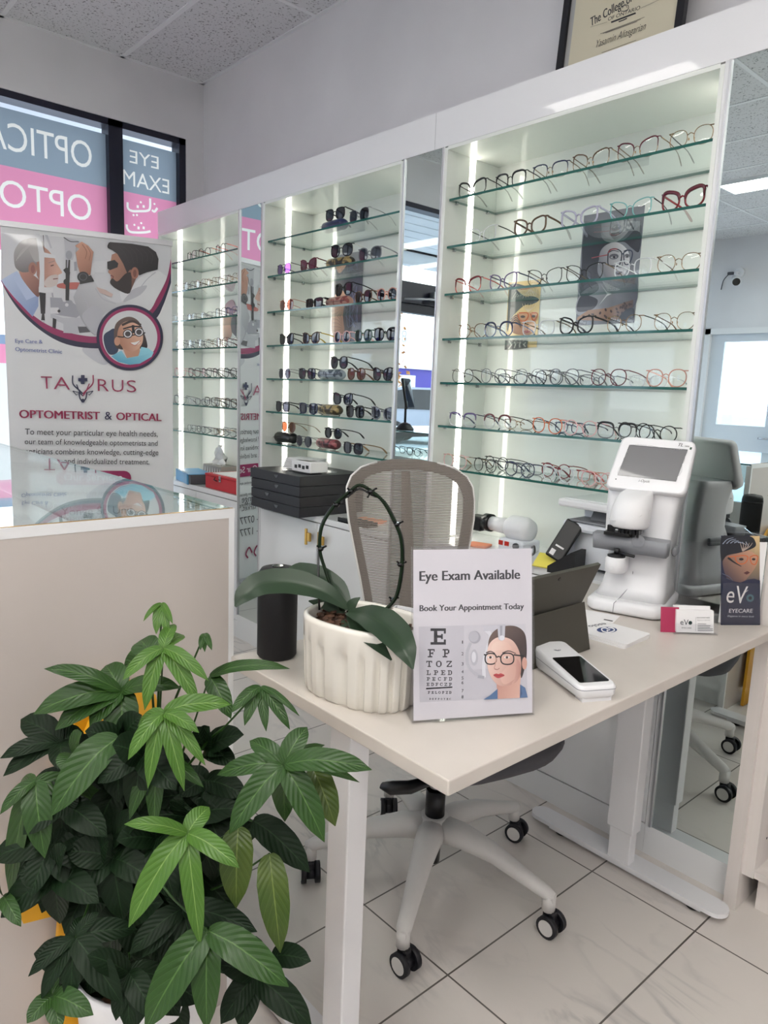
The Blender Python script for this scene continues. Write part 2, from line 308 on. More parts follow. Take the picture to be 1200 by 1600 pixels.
class Art:
    """flat coloured print on a plane; points are photograph pixels (px=True) or plane metres"""
    def __init__(s, P0, u, n, step=0.00012, px=True):
        s.P0 = Vector(P0); s.u = Vector(u).normalized(); s.n = Vector(n).normalized(); s.v = s.n.cross(s.u).normalized()
        s.px = px; s.k = 0; s.step = step; s.bm = bmesh.new(); s.lay = s.bm.loops.layers.float_color.new('ink'); s.off = None
    def scale(s, x0, y0, f): s.off = (x0, y0, f); return s
    def pt(s, q):
        if s.px:
            x, y = q
            if s.off: x = s.off[0] + x * s.off[2]; y = s.off[1] + y * s.off[2]
            return onp(x, y, s.P0, s.n)
        return s.P0 + s.u * q[0] + s.v * q[1]
    def _face(s, vs, rgb, cols=None):
        off = s.n * (s.k * s.step); V = [s.bm.verts.new(q + off) for q in vs]
        try: f = s.bm.faces.new(V)
        except ValueError: return
        f.normal_update()
        if f.normal.dot(s.n) < 0: f.normal_flip()
        for l in f.loops: l[s.lay] = C(*rgb) if cols is None else cols[V.index(l.vert)]
        return f
    def poly(s, rgb, pts, smooth=False, n=5, g=None):
        """g: (x0, y0, rgb0, x1, y1, rgb1) - the ink runs from one tone to the other"""
        if smooth: pts = [(q.x, q.y) for q in catmull([(a, b, 0) for a, b in pts], n, True)]
        cols = None
        if g:
            dx, dy = g[3] - g[0], g[4] - g[1]; L = dx * dx + dy * dy; a0, a1 = C(*g[2]), C(*g[5]); cols = []
            for x, y in pts:
                t = min(1.0, max(0.0, ((x - g[0]) * dx + (y - g[1]) * dy) / L)); cols.append(tuple(p + (q - p) * t for p, q in zip(a0, a1)))
        s._face([s.pt(q) for q in pts], rgb, cols); s.k += 1
    def ell(s, rgb, c, rx, ry=None, rot=0, n=36):
        ry = rx if ry is None else ry; ca, sa = math.cos(rot), math.sin(rot)
        s.poly(rgb, [(c[0] + rx * math.cos(t) * ca - ry * math.sin(t) * sa, c[1] + rx * math.cos(t) * sa + ry * math.sin(t) * ca) for t in [k * 2 * math.pi / n for k in range(n)]])
    def line(s, rgb, pts, w, smooth=True, w2=None):
        P = [Vector((a, b)) for a, b in pts]
        if smooth and len(P) > 2: P = [Vector((q.x, q.y)) for q in catmull([(a, b, 0) for a, b in pts], 5)]
        L, R = [], []
        for i, q in enumerate(P):
            t = (P[min(i + 1, len(P) - 1)] - P[max(i - 1, 0)]).normalized(); nn = Vector((-t.y, t.x)); ww = w if w2 is None else w + (w2 - w) * i / (len(P) - 1)
            L.append(q + nn * ww / 2); R.append(q - nn * ww / 2)
        for i in range(len(P) - 1): s._face([s.pt(q) for q in (L[i], L[i + 1], R[i + 1], R[i])], rgb)
        s.k += 1
    def text(s, body, A, B, rgb, bold=0.0, vs=1.0, shear=0.0, h=None):
        """baseline from A to B"""
        fat = bold * 0.9 if bold > 0.006 else 0.0; V, F = text_mesh(body, 0.0 if bold > 0 else bold, shear)
        if not V: return
        x0 = min(q[0] for q in V); x1 = max(q[0] for q in V); a = s.pt(A); b = s.pt(B); d = (b - a); L = d.length; d.normalize(); up = s.n.cross(d)
        if up.dot(s.v) < 0 and not getattr(s, 'free', False): up = -up
        sc = L / (x1 - x0); sv = sc * vs if h is None else h / 0.72
        for dx in ((0.0,) if not fat else (-fat, 0.0, fat)):
            off = s.n * (s.k * s.step); W = [s.bm.verts.new(a + d * ((q[0] - x0 + dx) * sc) + up * (q[1] * sv) + off) for q in V]
            for f in F:
                try: ff = s.bm.faces.new([W[i] for i in f])
                except ValueError: continue
                ff.normal_update()
                if ff.normal.dot(s.n) < 0: ff.normal_flip()
                for l in ff.loops: l[s.lay] = C(*rgb)
            s.k += 0.5
    def band(s, rgb, rgb2, x0, x1, y0, y1, texts, cut=(), fat=0.0):
        """a band of colour with the letters cut out of it and laid in with their own colour (plane metres)"""
        cu = bpy.data.curves.new('band', 'CURVE'); cu.dimensions = '2D'; cu.fill_mode = 'BOTH'; cu.resolution_u = 4; cu.offset = -fat; x0 -= fat; x1 += fat; y0 -= fat; y1 += fat
        c2 = bpy.data.curves.new('band', 'CURVE'); c2.dimensions = '2D'; c2.fill_mode = 'BOTH'; c2.resolution_u = 4; c2.offset = fat
        r = cu.splines.new('POLY'); r.points.add(3); r.use_cyclic_u = True
        for p, q in zip(r.points, ((x0, y0), (x1, y0), (x1, y1), (x0, y1))): p.co = (q[0], q[1], 0, 1)
        for pl in cut:
            z = cu.splines.new('POLY'); z.points.add(len(pl) - 1); z.use_cyclic_u = True
            for p, q in zip(z.points, pl): p.co = (q[0], q[1], 0, 1)
        for body, A, B, h, bo in texts:
            sp = text_splines(body, bo); xs = [c[1][0] for k in sp for c in k]; a0, a1 = min(xs), max(xs); fx_ = (B[0] - A[0]) / (a1 - a0); fy_ = h / 0.72
            for k in sp:
                for cc in (cu, c2):
                  z = cc.splines.new('BEZIER'); z.bezier_points.add(len(k) - 1); z.use_cyclic_u = True
                  for p, (hl, co, hr) in zip(z.bezier_points, k):
                    p.handle_left_type = p.handle_right_type = 'FREE'
                    f = lambda v: (A[0] + (v[0] - a0) * fx_, A[1] + v[1] * fy_, 0)
                    p.handle_left = f(hl); p.co = f(co); p.handle_right = f(hr)
        for cc, tone in ((cu, rgb), (c2, rgb2)):
            if not cc.splines: bpy.data.curves.remove(cc); continue
            ob = bpy.data.objects.new('band', cc); COL.objects.link(ob); bpy.context.view_layer.update()
            me = bpy.data.meshes.new_from_object(ob.evaluated_get(bpy.context.evaluated_depsgraph_get()))
            for p in me.polygons: s._face([s.pt((me.vertices[i].co.x, me.vertices[i].co.y)) for i in p.vertices], tone)
            bpy.data.objects.remove(ob); bpy.data.curves.remove(cc); bpy.data.meshes.remove(me)
        for pl in cut: s._face([s.pt(q) for q in pl], rgb2)
    def build(s, name, parent=None, m='print_matte'):
        if parent is not None: s.bm.transform(WM(parent).inverted())
        me = bpy.data.meshes.new(name); s.bm.to_mesh(me); s.bm.free(); me.materials.append(MATS[m])
        o = bpy.data.objects.new(name, me); COL.objects.link(o); o.parent = parent; return o
# ================================================================== SETTING
XW, YD, YB, YWALL, XE, ZC = -4.28, 1.966, -4.2, 2.262, 3.0, 3.11   # window wall, display face, back wall, display wall, far side wall, ceiling
m = MB(); m.span((XW - 0.15, YB - 0.1, -0.06), (XE + 0.1, YWALL + 0.1, 0)); struct(m.build('floor', 'porcelain_tile'), 'white marbled floor tiles with dark grout', 'floor')
m = MB(); m.span((XW - 0.15, YB - 0.1, ZC), (XE + 0.1, YWALL + 0.1, ZC + 0.06)); struct(m.build('ceiling', 'acoustic_tile'), 'pitted white acoustic tile ceiling', 'ceiling')
m = MB(); m.span((XW - 0.15, YWALL, 0), (XE + 0.1, YWALL + 0.1, ZC)); struct(m.build('wall_right', 'painted_wall'), 'pale grey painted wall above the display cabinets', 'wall')
m = MB(); m.span((XE, YB - 0.1, 0), (XE + 0.1, YWALL, ZC)); struct(m.build('wall_front', 'painted_wall'))
DX0, DX1, DZ = -3.86, -2.92, 2.17      # door in the back wall
m = MB(); m.span((XW - 0.15, YB - 0.1, 0), (DX0, YB, ZC)); m.span((DX1, YB - 0.1, 0), (XE, YB, ZC)); m.span((DX0, YB - 0.1, DZ), (DX1, YB, ZC)); struct(m.build('wall_back', 'painted_wall'))
# storefront wall
ZH = 2.78
m = MB(); m.span((XW - 0.15, YB, ZH), (XW, YWALL, ZC)); m.span((XW - 0.15, 2.15, 0), (XW, YWALL, ZH)); m.span((XW - 0.15, YB, 0), (XW, YB + 0.12, ZH))
m.span((XW - 0.15, YB, 0), (XW, 2.15, 0.02)); struct(m.build('wall_left', 'painted_wall'), 'pale grey wall header above the storefront windows', 'wall')
m = MB()
y = 1.768
while y > YB: m.span((XW, y - 0.012, ZC - 0.004), (XE, y + 0.012, ZC + 0.01)); y -= 0.61
x = -3.13
while x < XE: m.span((x - 0.012, YB, ZC - 0.0035), (x + 0.012, YWALL, ZC + 0.01)); x += 1.22
m.span((XW, YWALL - 0.022, ZC - 0.004), (XE, YWALL, ZC + 0.01)); m.span((XW, YB, ZC - 0.004), (XW + 0.022, YWALL, ZC + 0.01))
struct(m.build('trim_1', 'white_paint'), 'white ceiling grid bars between the tiles', 'trim')

def storefront(name, y0, y1, film=None, label=None, door=False):
    r = bpy.data.objects.new(name, None); COL.objects.link(r); r.location = (XW, y0, 0); struct(r, label, 'door' if door else 'window')
    xa, xb = XW - 0.11, XW - 0.01; w = 0.04
    f = MB(); f.span((xa, y0, ZH - 0.035), (xb, y1, ZH)); f.span((xa, y0, 0.02), (xb, y1, 0.10 if not door else 0.05)); f.span((xa, y0, 0.02), (xb, y0 + w, ZH)); f.span((xa, y1 - w, 0.02), (xb, y1, ZH))
    f.span((xa, y0, 2.04), (xb, y1, 2.09 if not door else 2.2)) if (door or film is None) else None
    if film is None: pass
    f.build('frame', 'navy_frame', r)
    g = MB(); g.span((XW - 0.064, y0 + 0.03, 0.06), (XW - 0.056, y1 - 0.03, ZH - 0.03)); g.build('pane', 'window_glass', r)
    return r
w1 = storefront('window_1', 1.729, 2.15, True, 'narrow storefront window with eye exam lettering on slate and pink film')
w2 = storefront('window_2', 0.38, 1.729, True, 'wide storefront window with optical lettering on slate and pink film')
d1 = storefront('door_1', -0.72, 0.38, None, 'dark framed glass storefront entrance door', True)
w3 = storefront('window_3', -2.4, -0.72, None, 'clear storefront window beside the entrance door')
w4 = storefront('window_4', -4.08, -2.4, None, 'clear storefront window farthest from the display wall')
m = MB(); m.span((XW - 0.10, -0.66, 0.05), (XW - 0.03, -0.58, 2.04)); m.span((XW - 0.10, 0.24, 0.05), (XW - 0.03, 0.32, 2.04)); m.span((XW - 0.10, -0.66, 1.97), (XW - 0.03, 0.32, 2.04)); m.span((XW - 0.10, -0.66, 0.05), (XW - 0.03, 0.32, 0.2)); m.span((XW - 0.04, -0.6, 1.0), (XW + 0.03, 0.28, 1.04)); m.build('door_frame', 'navy_frame', d1)
m = MB(); m.box((XW + 0.03, -0.42, 2.11), (0.06, 0.24, 0.07), bevel=0.008); m.tube([(XW + 0.06, -0.38, 2.08), (XW + 0.12, -0.2, 2.07), (XW + 0.03, 0.0, 2.06)], 0.008); m.build('door_closer', 'aluminium', d1)
fx = XW - 0.054
a = Art((fx, 0, 0), (0, -1, 0), (-1, 0, 0), -0.0006, px=False)
a.text('18', (0.02, 1.74), (0.125, 1.74), (235, 235, 238), 0.0); a.build('door_number', d1, 'window_film')
SL, PK, PALE = (148, 158, 162), (228, 146, 170), (244, 236, 220)
def film(y0, y1, upper, lower, cut=(), fat_=0.0):
    a = Art((fx, 0, 0), (0, -1, 0), (-1, 0, 0), -0.0002, px=False)
    a.band(SL, PALE, -y1, -y0, 2.425, 2.705, upper, (), fat_); a.k = 0; a.band(PK, PALE, -y1, -y0, 2.0, 2.425, lower, cut, fat_ if lower else 0.0); a.k = 0
    a._face([a.pt(q) for q in ((-y1, 0.1), (-y0, 0.1), (-y0, 1.42), (-y1, 1.42))], (226, 222, 214))
    a._face([a.pt(q) for q in ((-y1, 1.42), (-y0, 1.42), (-y0, 1.52), (-y1, 1.52))], PK); a._face([a.pt(q) for q in ((-y1, 1.52), (-y0, 1.52), (-y0, 1.57), (-y1, 1.57))], (140, 155, 175)); a.k = 2
    return a
film(0.42, 1.689, [('OPTICAL', (-1.61, 2.505), (-1.0, 2.505), 0.142, 0.0)], [('OPTOMETRIST', (-1.60, 2.225), (-0.46, 2.225), 0.138, 0.0)]).build('printed_film', w2, 'window_film')
def stroke(pts, w):
    P = [(-q.y, q.z) for q in (onx(x / 3, y / 3, fx) for x, y in [(c.x, c.y) for c in catmull([(x, y, 0) for x, y in pts], 4)])]; Lr, Rr = [], []
    for i, q in enumerate(P):
        e0, e1 = P[max(i - 1, 0)], P[min(i + 1, len(P) - 1)]; L = math.hypot(e1[0] - e0[0], e1[1] - e0[1]); nx_, ny_ = -(e1[1] - e0[1]) / L * w, (e1[0] - e0[0]) / L * w
        Lr.append((q[0] + nx_, q[1] + ny_)); Rr.append((q[0] - nx_, q[1] - ny_))
    return Lr + Rr[::-1]
def dot(x, y, r=0.0065):
    q = onx(x / 3, y / 3, fx); return [(-q.y + r * math.cos(k * math.pi / 4), q.z + r * math.sin(k * math.pi / 4)) for k in range(8)]
cut = [stroke(pts, 0.0065) for pts in ([(738, 975), (724, 992), (712, 984)], [(704, 930), (703, 975), (690, 988), (655, 990), (620, 989), (600, 976), (598, 948)], [(706, 1084), (680, 1089), (640, 1090), (610, 1086), (596, 1070), (594, 1052)], [(674, 962), (673, 974)], [(646, 962), (645, 975)], [(674, 1062), (673, 1074)], [(650, 1062), (649, 1075)])] + [dot(*c) for c in ((626, 1008), (642, 1008), (660, 948), (662, 1046), (724, 956), (630, 1054))]
film(1.769, 2.11, [('EYE', (-2.0, 2.588), (-1.825, 2.588), 0.072, 0.0), ('EXAM', (-2.065, 2.462), (-1.785, 2.462), 0.085, 0.0)], [], cut).build('printed_film', w1, 'window_film')

# door in the back wall, with its pane
r = bpy.data.objects.new('door_2', None); COL.objects.link(r); r.location = (DX0, YB, 0); struct(r, 'pale door with a glazed upper half, seen in the mirror', 'door')
mat('door_paint', (206, 212, 220), 0.5)
m = MB(); m.span((DX0, YB - 0.1, 0), (DX0 + 0.06, YB + 0.02, DZ)); m.span((DX1 - 0.06, YB - 0.1, 0), (DX1, YB + 0.02, DZ)); m.span((DX0, YB - 0.1, DZ - 0.06), (DX1, YB + 0.02, DZ)); m.build('frame', 'white_paint', r)
m = MB(); X0, X1 = DX0 + 0.06, DX1 - 0.06
m.span((X0, YB - 0.06, 0.01), (X0 + 0.15, YB - 0.02, DZ - 0.06)); m.span((X1 - 0.15, YB - 0.06, 0.01), (X1, YB - 0.02, DZ - 0.06)); m.span((X0 + 0.15, YB - 0.06, 0.01), (X1 - 0.15, YB - 0.02, 1.14)); m.span((X0 + 0.15, YB - 0.06, 2.03), (X1 - 0.15, YB - 0.02, DZ - 0.06)); m.build('panel', 'door_paint', r)
m = MB(); m.span((X0 + 0.14, YB - 0.045, 1.13), (X1 - 0.14, YB - 0.037, 2.04)); m.build('pane', 'window_glass', r)
m = MB(); m.cyl((X1 - 0.07, YB - 0.02, 1.02), (X1 - 0.07, YB + 0.05, 1.02), 0.012); m.tube([(X1 - 0.07, YB + 0.05, 1.02), (X1 - 0.18, YB + 0.05, 1.02)], 0.01); m.build('handle', 'steel', r)

# fascia over the whole display wall
m = MB(); m.span((XW, YD, 2.21), (XE, YD + 0.03, 2.334)); m.span((XW, YD + 0.03, 2.314), (XE, YWALL, 2.334)); m.span((-1.9965, YD - 0.0004, 2.21), (-1.9955, YD + 0.001, 2.334), 1)
mat('seam', (150, 150, 152), 0.7)
struct(m.build('trim_2', ['gloss_white', 'seam']), 'glossy white fascia running above the display cabinets', 'trim')

# ------------------------------------------------------------------ ceiling lights
def ceiling_light(x, y, L, w, label):
    t = thing('ceiling_light', (x, y, ZC - 0.03), label, 'ceiling light', group='ceiling light panels')
    m = MB(); m.span((-L, -w - 0.015, 0), (L, -w, 0.028)); m.span((-L, w, 0), (L, w + 0.015, 0.028)); m.span((-L - 0.015, -w - 0.015, 0), (-L, w + 0.015, 0.028)); m.span((L, -w - 0.015, 0), (L + 0.015, w + 0.015, 0.028)); m.build('frame', 'white_paint', t, True)
    m = MB(); m.span((-L, -w, 0.006), (L, w, 0.02)); m.build('diffuser', 'lamp', t, True)
ceiling_light(-2.5, 0.05, 0.45, 0.07, 'long ceiling light panel reflected as a streak on the glossy fascia')
ceiling_light(-2.3, -2.3, 0.61, 0.15, 'long ceiling light panel seen in the mirror beside the right-hand cabinet')
for k, (x, y) in enumerate(((0.3, 0.6), (-0.75, -0.6), (0.3, -1.6), (1.7, -0.5), (0.3, -3.2), (-1.3, -3.4))):  # unseen fill panels, added only to brighten the room and upper wall
    ceiling_light(x, y, 0.6, 0.15, ['wide ceiling light panel above the picture, nearest the desk', 'wide ceiling light panel behind and left of the camera', 'wide ceiling light panel behind the camera', 'wide ceiling light panel to the right beyond the picture', 'wide ceiling light panel far behind the camera', 'wide ceiling light panel by the back wall'][k])

# ------------------------------------------------------------------ outside
m = MB(); m.span((-120, -120, -0.16), (XW - 0.2, 90, -0.1)); struct(m.build('ground', 'asphalt'), 'grey car park asphalt outside', 'ground')
m = MB(); m.span((-6.6, YB - 6, 3.02), (XW - 0.15, 6, 3.2)); 
for k in range(9): m.span((-6.6, YB - 6, 3.0), (-6.6 + 0.02, 6, 3.02)); m.span((-6.5 + k * 0.24, YB - 6, 3.004), (-6.29 + k * 0.24, 6, 3.02))
m.span((-6.7, YB - 6, 2.85), (-6.6, 6, 3.3)); struct(m.build('roof', 'soffit'), 'white slatted canopy soffit outside the entrance', 'roof')
b = thing('store_building', (-52, -48, 0), 'purple and white store building far across the car park', 'building')
m = MB(); m.box((0, 0, 1.9), (3, 60, 3.8)); m.build('wall', 'purple_wall', b, True)
m = MB(); m.span((1.5, -30, 0), (1.7, 30, 0.7)); m.span((1.5, -30, 3.6), (1.75, 30, 3.9)); m.build('white_band', 'white_paint', b, True)
m = MB(); m.prism([(-4, 1.2), (-1.6, 1.2), (-0.4, 2.1), (-1.6, 3.0), (-4, 3.0), (-2.8, 2.1)], 0.1, Matrix(((0, 0, 1, 1.6), (1, 0, 0, 0), (0, 1, 0, 0), (0, 0, 0, 1)))); m.span((1.6, 3.5, 1.2), (1.7, 6.0, 3.0)); m.build('sign', 'white_paint', b, True)
for i, (tx, ty, hgt, lb) in enumerate([(-40, -31, 4.4, 'orange autumn tree beyond the parked cars, left of the purple store sign'), (-38, -40, 4.2, 'orange autumn tree beyond the parked cars, farther along the road'), (-30, -22.6, 5.6, 'bare thin street tree with few orange leaves')]):
    t = thing('street_tree', (tx, ty, -0.1), lb, 'tree', group='autumn trees across the car park')
    rr = random.Random(i); m = MB(); m.tube([(0, 0, 0), (0.1, 0, hgt * 0.4), (0, 0.1, hgt * 0.8)], [0.14, 0.1, 0.05], 6)
    for k in range(12):
        an = rr.uniform(0, 6.28); z = rr.uniform(0.35, 0.75) * hgt; L = rr.uniform(0.8, 1.7); m.tube([(0, 0, z), (math.cos(an) * L * 0.5, math.sin(an) * L * 0.5, z + L * 0.5), (math.cos(an) * L, math.sin(an) * L, z + L * 1.1)], [0.05, 0.03, 0.012], 5)
    m.build('trunk', 'bark_brown', t, True)
    m = MB(); N = 500 if i < 2 else 160
    for k in range(N):
        an = rr.uniform(0, 6.28); q = rr.random() ** 0.5 * (2.0 if i < 2 else 1.7); z = hgt * rr.uniform(0.35, 1.05); c = Vector((math.cos(an) * q * (1.1 - z / hgt * 0.5), math.sin(an) * q * (1.1 - z / hgt * 0.5), z)); u = Vector((rr.uniform(-1, 1), rr.uniform(-1, 1), rr.uniform(-1, 1))).normalized() * 0.16; w = u.orthogonal().normalized() * 0.12
        m.bm.faces.new([m.bm.verts.new(c + s) for s in (u, w, -u, -w)])
    m.build('foliage', 'autumn_foliage', t, True)
def car(x, y, rz, paint, label):
    t = thing('car', (x, y, -0.1), label, 'car', rz)
    m = MB(); prof = [(-2.1, 0.35), (-2.15, 0.75), (-1.75, 0.95), (2.0, 0.95), (2.15, 0.7), (2.1, 0.35)]
    Mx = Matrix(((1, 0, 0, 0), (0, 0, 1, -0.9), (0, 1, 0, 0), (0, 0, 0, 1))); m.prism(prof, 1.8, Mx)
    m.prism([(-1.0, 1.5), (-1.7, 0.95), (1.9, 0.95), (1.65, 1.5), (1.2, 1.62), (-0.7, 1.62)], 1.6, Matrix(((1, 0, 0, 0), (0, 0, 1, -0.8), (0, 1, 0, 0), (0, 0, 0, 1)))); m.build('body', paint, t, True)
    m = MB(); m.prism([(-0.95, 1.46), (-1.45, 1.0), (1.75, 1.0), (1.6, 1.46), (1.1, 1.56), (-0.65, 1.56)], 1.64, Matrix(((1, 0, 0, 0), (0, 0, 1, -0.82), (0, 1, 0, 0), (0, 0, 0, 1)))); m.build('side_window', 'black_gloss', t, True)
    m = MB(); m.box((2.12, 0.6, 0.85), (0.06, 0.3, 0.16)); m.box((2.12, -0.6, 0.85), (0.06, 0.3, 0.16)); m.build('tail_light', 'red_switch', t, True)
    for sx in (-1.35, 1.35):
        for sy in (-0.82, 0.82): m = MB(); m.cyl((sx, sy - 0.1, 0.33), (sx, sy + 0.1, 0.33), 0.33); m.build('wheel', 'tyre', t, True)
car(-15, -11.8, 2.5, 'car_silver', 'silver car parked outside, seen in the mirror beyond the entrance door')
car(-23, -17.0, 0.4, 'car_dark', 'dark car parked farther out across the car park')
car(-20, -26.0, 1.2, 'car_silver', 'silver car parked outside the clear storefront window')

# ------------------------------------------------------------------ display cabinets
SHELF_Z = [2.036, 1.874, 1.708, 1.549, 1.391, 1.232, 1.076]
def cabinet(x0, x1, deck, label, ndoor, handles):
    t = thing('display_cabinet', ((x0 + x1) / 2, YWALL - 0.15, 0), label, 'cabinet', group='lit wall display cabinets')
    m = MB(); m.span((x0, 2.243, deck), (x1, 2.255, 2.205)); m.build('back_panel', 'niche_laminate', t)
    for sx, e in ((x0, 0.012), (x1, -0.012)):
        m = MB(); m.span((sx - 0.0, YD, deck), (sx + e, 2.243, 2.205)); m.build('side_panel', 'niche_laminate', t)
        st = MB(); xx = sx + e * 1.0; st.span((xx, 2.086, deck + 0.005), (xx + e * 0.12, 2.114, 2.198)); st.build('led_strip', 'led', t)
    m = MB(); m.span((x0 + 0.012, YD + 0.001, 2.198), (x1 - 0.012, 2.243, 2.2095)); m.build('top_panel', 'niche_laminate', t)
    m = MB(); m.span((x0, YD - 0.001, deck - 0.028), (x1, 2.255, deck), bevel=0.002); m.build('deck', 'white_laminate', t)
    m = MB(); m.span((x0, YD + 0.02, 0.092), (x1, 2.255, deck - 0.03)); m.build('carcass', 'white_laminate', t)
    m = MB(); m.span((x0, YD, 0), (x1, 2.2, 0.092)); m.build('plinth', 'white_laminate', t)
    g = (x1 - x0) / ndoor
    for k in range(ndoor):
        m = MB(); a, b = x0 + k * g + 0.002, x0 + (k + 1) * g - 0.002; m.span((a, YD, 0.096), (b, YD + 0.019, deck - 0.032), bevel=0.0015); d = m.build('door', 'white_laminate', t)
        hx = b - 0.05 if k == 0 else a + 0.045
        if handles: m = MB(); m.box((hx, YD - 0.024, deck - 0.10), (0.012, 0.008, 0.075)); m.box((hx + 0.012, YD - 0.02, deck - 0.10), (0.034, 0.012, 0.04), bevel=0.002); m.cyl((hx, YD - 0.02, deck - 0.1), (hx, YD, deck - 0.1), 0.006); m.build('handle', 'gold', d)
    for z in SHELF_Z:
        m = MB(); m.span((x0 + 0.014, 1.984, z - 0.008), (x1 - 0.014, 2.238, z), 0)
        for f in m.bm.faces:
            f.normal_update()
            if abs(f.normal.z) < 0.5: f.material_index = 1
        s = m.build('glass_shelf', ['shelf_glass', 'glass_edge'], t)
        m = MB()
        for sx in (x0 + 0.012, x1 - 0.012):
            for yy in (2.02, 2.19): m.box((sx + (0.005 if sx == x0 + 0.012 else -0.005), yy, z - 0.0115), (0.012, 0.008, 0.006))
        m.build('shelf_pin', 'steel', s)
    return t
cabinet(-4.28, -3.352, 0.775, 'lit display cabinet nearest the window, holding clear eyeglasses, red box and tissue box', 2, True)
cabinet(-3.13, -2.158, 0.775, 'lit display cabinet full of sunglasses, black drawer boxes on its deck', 2, True)
cabinet(-1.942, -0.958, 0.795, 'lit display cabinet behind the desk, full of clear eyeglasses', 2, False)
def pillar(x0, x1, mx0, mx1, z0, label):
    t = thing('mirror_pillar', ((x0 + x1) / 2, YD + 0.1, 0), label, 'mirror', group='tall mirror pillars')
    m = MB(); m.span((x0, YD + 0.012, 0), (x1, 2.25, 2.2095)); m.span((x0, YD, 0), (mx0, YD + 0.012, 2.2095)); m.span((mx1, YD, 0), (x1, YD + 0.012, 2.2095)); m.span((mx0, YD, 0), (mx1, YD + 0.012, z0)); m.build('casing', 'white_laminate', t)
    m = MB(); m.span((mx0, YD + 0.0005, z0), (mx1, YD + 0.0115, 2.209)); m.build('mirror_pane', 'mirror', t)
    m = MB(); m.span((mx0, YD - 0.006, z0), (mx0 + 0.006, YD + 0.001, 2.209)); m.span((mx1 - 0.004, YD - 0.004, z0), (mx1, YD + 0.001, 2.209)); m.build('edge_trim', 'aluminium', t)
pillar(-3.3515, -3.1305, -3.347, -3.141, 0.13, 'narrow tall mirror between the window-side cabinet and the sunglasses cabinet')
pillar(-2.1575, -1.9425, -2.153, -1.949, 0.09, 'narrow tall mirror between the sunglasses cabinet and the cabinet behind the desk')
pillar(-0.9575, -0.70, -0.945, -0.70, 0.092, 'tall mirror right of the lens meter, reflecting the back of the shop')
# open shelf unit at the right edge
t = thing('open_shelf_unit', (0.1, 2.1, 0), 'white open shelf unit at the right edge beside the mirror, with shelf pin holes', 'shelf unit')
m = MB(); m.span((-0.697, 1.925, 0), (-0.664, 2.25, 2.2)); m.build('stile', 'white_woodgrain', t)
for q0, q1 in (((-0.664, 1.94, 0.105), (-0.634, 2.25, 2.2)), ((0.55, 1.94, 0), (0.58, 2.25, 2.2))): m = MB(); m.span(q0, q1); m.build('side_panel', 'white_woodgrain', t)
m = MB()
for k in range(18): m.cyl((-0.6345, 2.0, 0.2 + 0.06 * k), (-0.6335, 2.0, 0.2 + 0.06 * k), 0.0035, 8)
m.build('pin_hole', 'black_matte', t)
m = MB(); m.span((-0.634, 2.235, 0.0), (0.55, 2.25, 2.2)); m.build('back_panel', 'white_woodgrain', t)
for z in (0.125, 0.46, 0.8, 1.2, 1.6): m = MB(); m.span((-0.634, 1.945 if z < 0.2 else 1.955, z - 0.02), (0.55, 2.235, z)); m.build('shelf', 'white_woodgrain', t)
m = MB(); m.span((-0.634, 1.98, 0), (0.55, 1.995, 0.104)); m.build('plinth', 'white_woodgrain', t)
b = thing('spray_bottle', (-0.535, 2.06, 0.1255), 'white plastic bottle with red print on the bottom shelf at the right edge', 'bottle')
m = MB(); m.lathe([(0.05, 0), (0.056, 0.006), (0.056, 0.15), (0.045, 0.19), (0.018, 0.215), (0.018, 0.24)], seg=24, sy=0.75); m.build('body', 'white_plastic', b, True)
m = MB(); m.lathe([(0.02, 0.235), (0.02, 0.26), (0.012, 0.275)], seg=16); m.build('cap', 'white_plastic', b, True)
m = MB()
for k in range(3): m.box((-0.03, -0.0365, 0.085 - k * 0.009), (0.022, 0.0015, 0.005))
for k in range(4): m.box((-0.02, -0.0395, 0.04 - k * 0.006), (0.05, 0.0012, 0.0016), 1)
m.build('print', ['red_switch', 'gray_plastic'], b, True)
# ================================================================== DESK, CHAIR, COUNTER
TZ = 0.80
t = thing('standing_desk', (-0.957, 1.325, 0), 'white height-adjustable desk with two grey-white leg columns on long feet', 'desk')
m = MB(); m.span((-1.266, 0.728, TZ - 0.025), (-0.65, 1.918, TZ), bevel=0.0025); m.build('tabletop', 'desk_white', t)
def dleg(yc, sgn):
    ya, yb = yc - 0.038, yc + 0.008; xa = -0.977 if sgn < 0 else -1.0
    m = MB(); m.span((xa, ya, 0.13), (-0.919, yb, TZ - 0.03), bevel=0.003); m.span((xa + 0.007, ya + 0.006, 0.03), (-0.926, yb - 0.006, 0.14), bevel=0.002)
    m.span((-1.2, yc - 0.03, TZ - 0.045), (-0.72, yc + 0.03, TZ - 0.026)); l = m.build('leg', 'cool_gray' if False else 'white_plastic', t)
    pts = [(-1.245, -0.035), (-0.69, -0.035)] + [(-0.69 + 0.035 * math.sin(a), -0.035 * math.cos(a)) for a in [k * math.pi / 10 for k in range(1, 10)]] + [(-0.69, 0.035), (-1.245, 0.035)] + [(-1.245 - 0.035 * math.sin(a), 0.035 * math.cos(a)) for a in [k * math.pi / 10 for k in range(1, 10)]]
    f = MB(); f.prism([(a, b + yc) for a, b in pts], 0.012, Matrix.Translation((0, 0, 0.022))); f.span((-1.2, yc - 0.028, 0.012), (-0.715, yc + 0.028, 0.022)); f.build('foot', 'white_plastic', t)
    p = MB()
    for xx in (-1.17, -0.745): p.cyl((xx, yc, 0), (xx, yc, 0.013), 0.02)
    p.build('levelling_pad', 'black_plastic', t)
dleg(1.855, 1); dleg(0.805, -1)
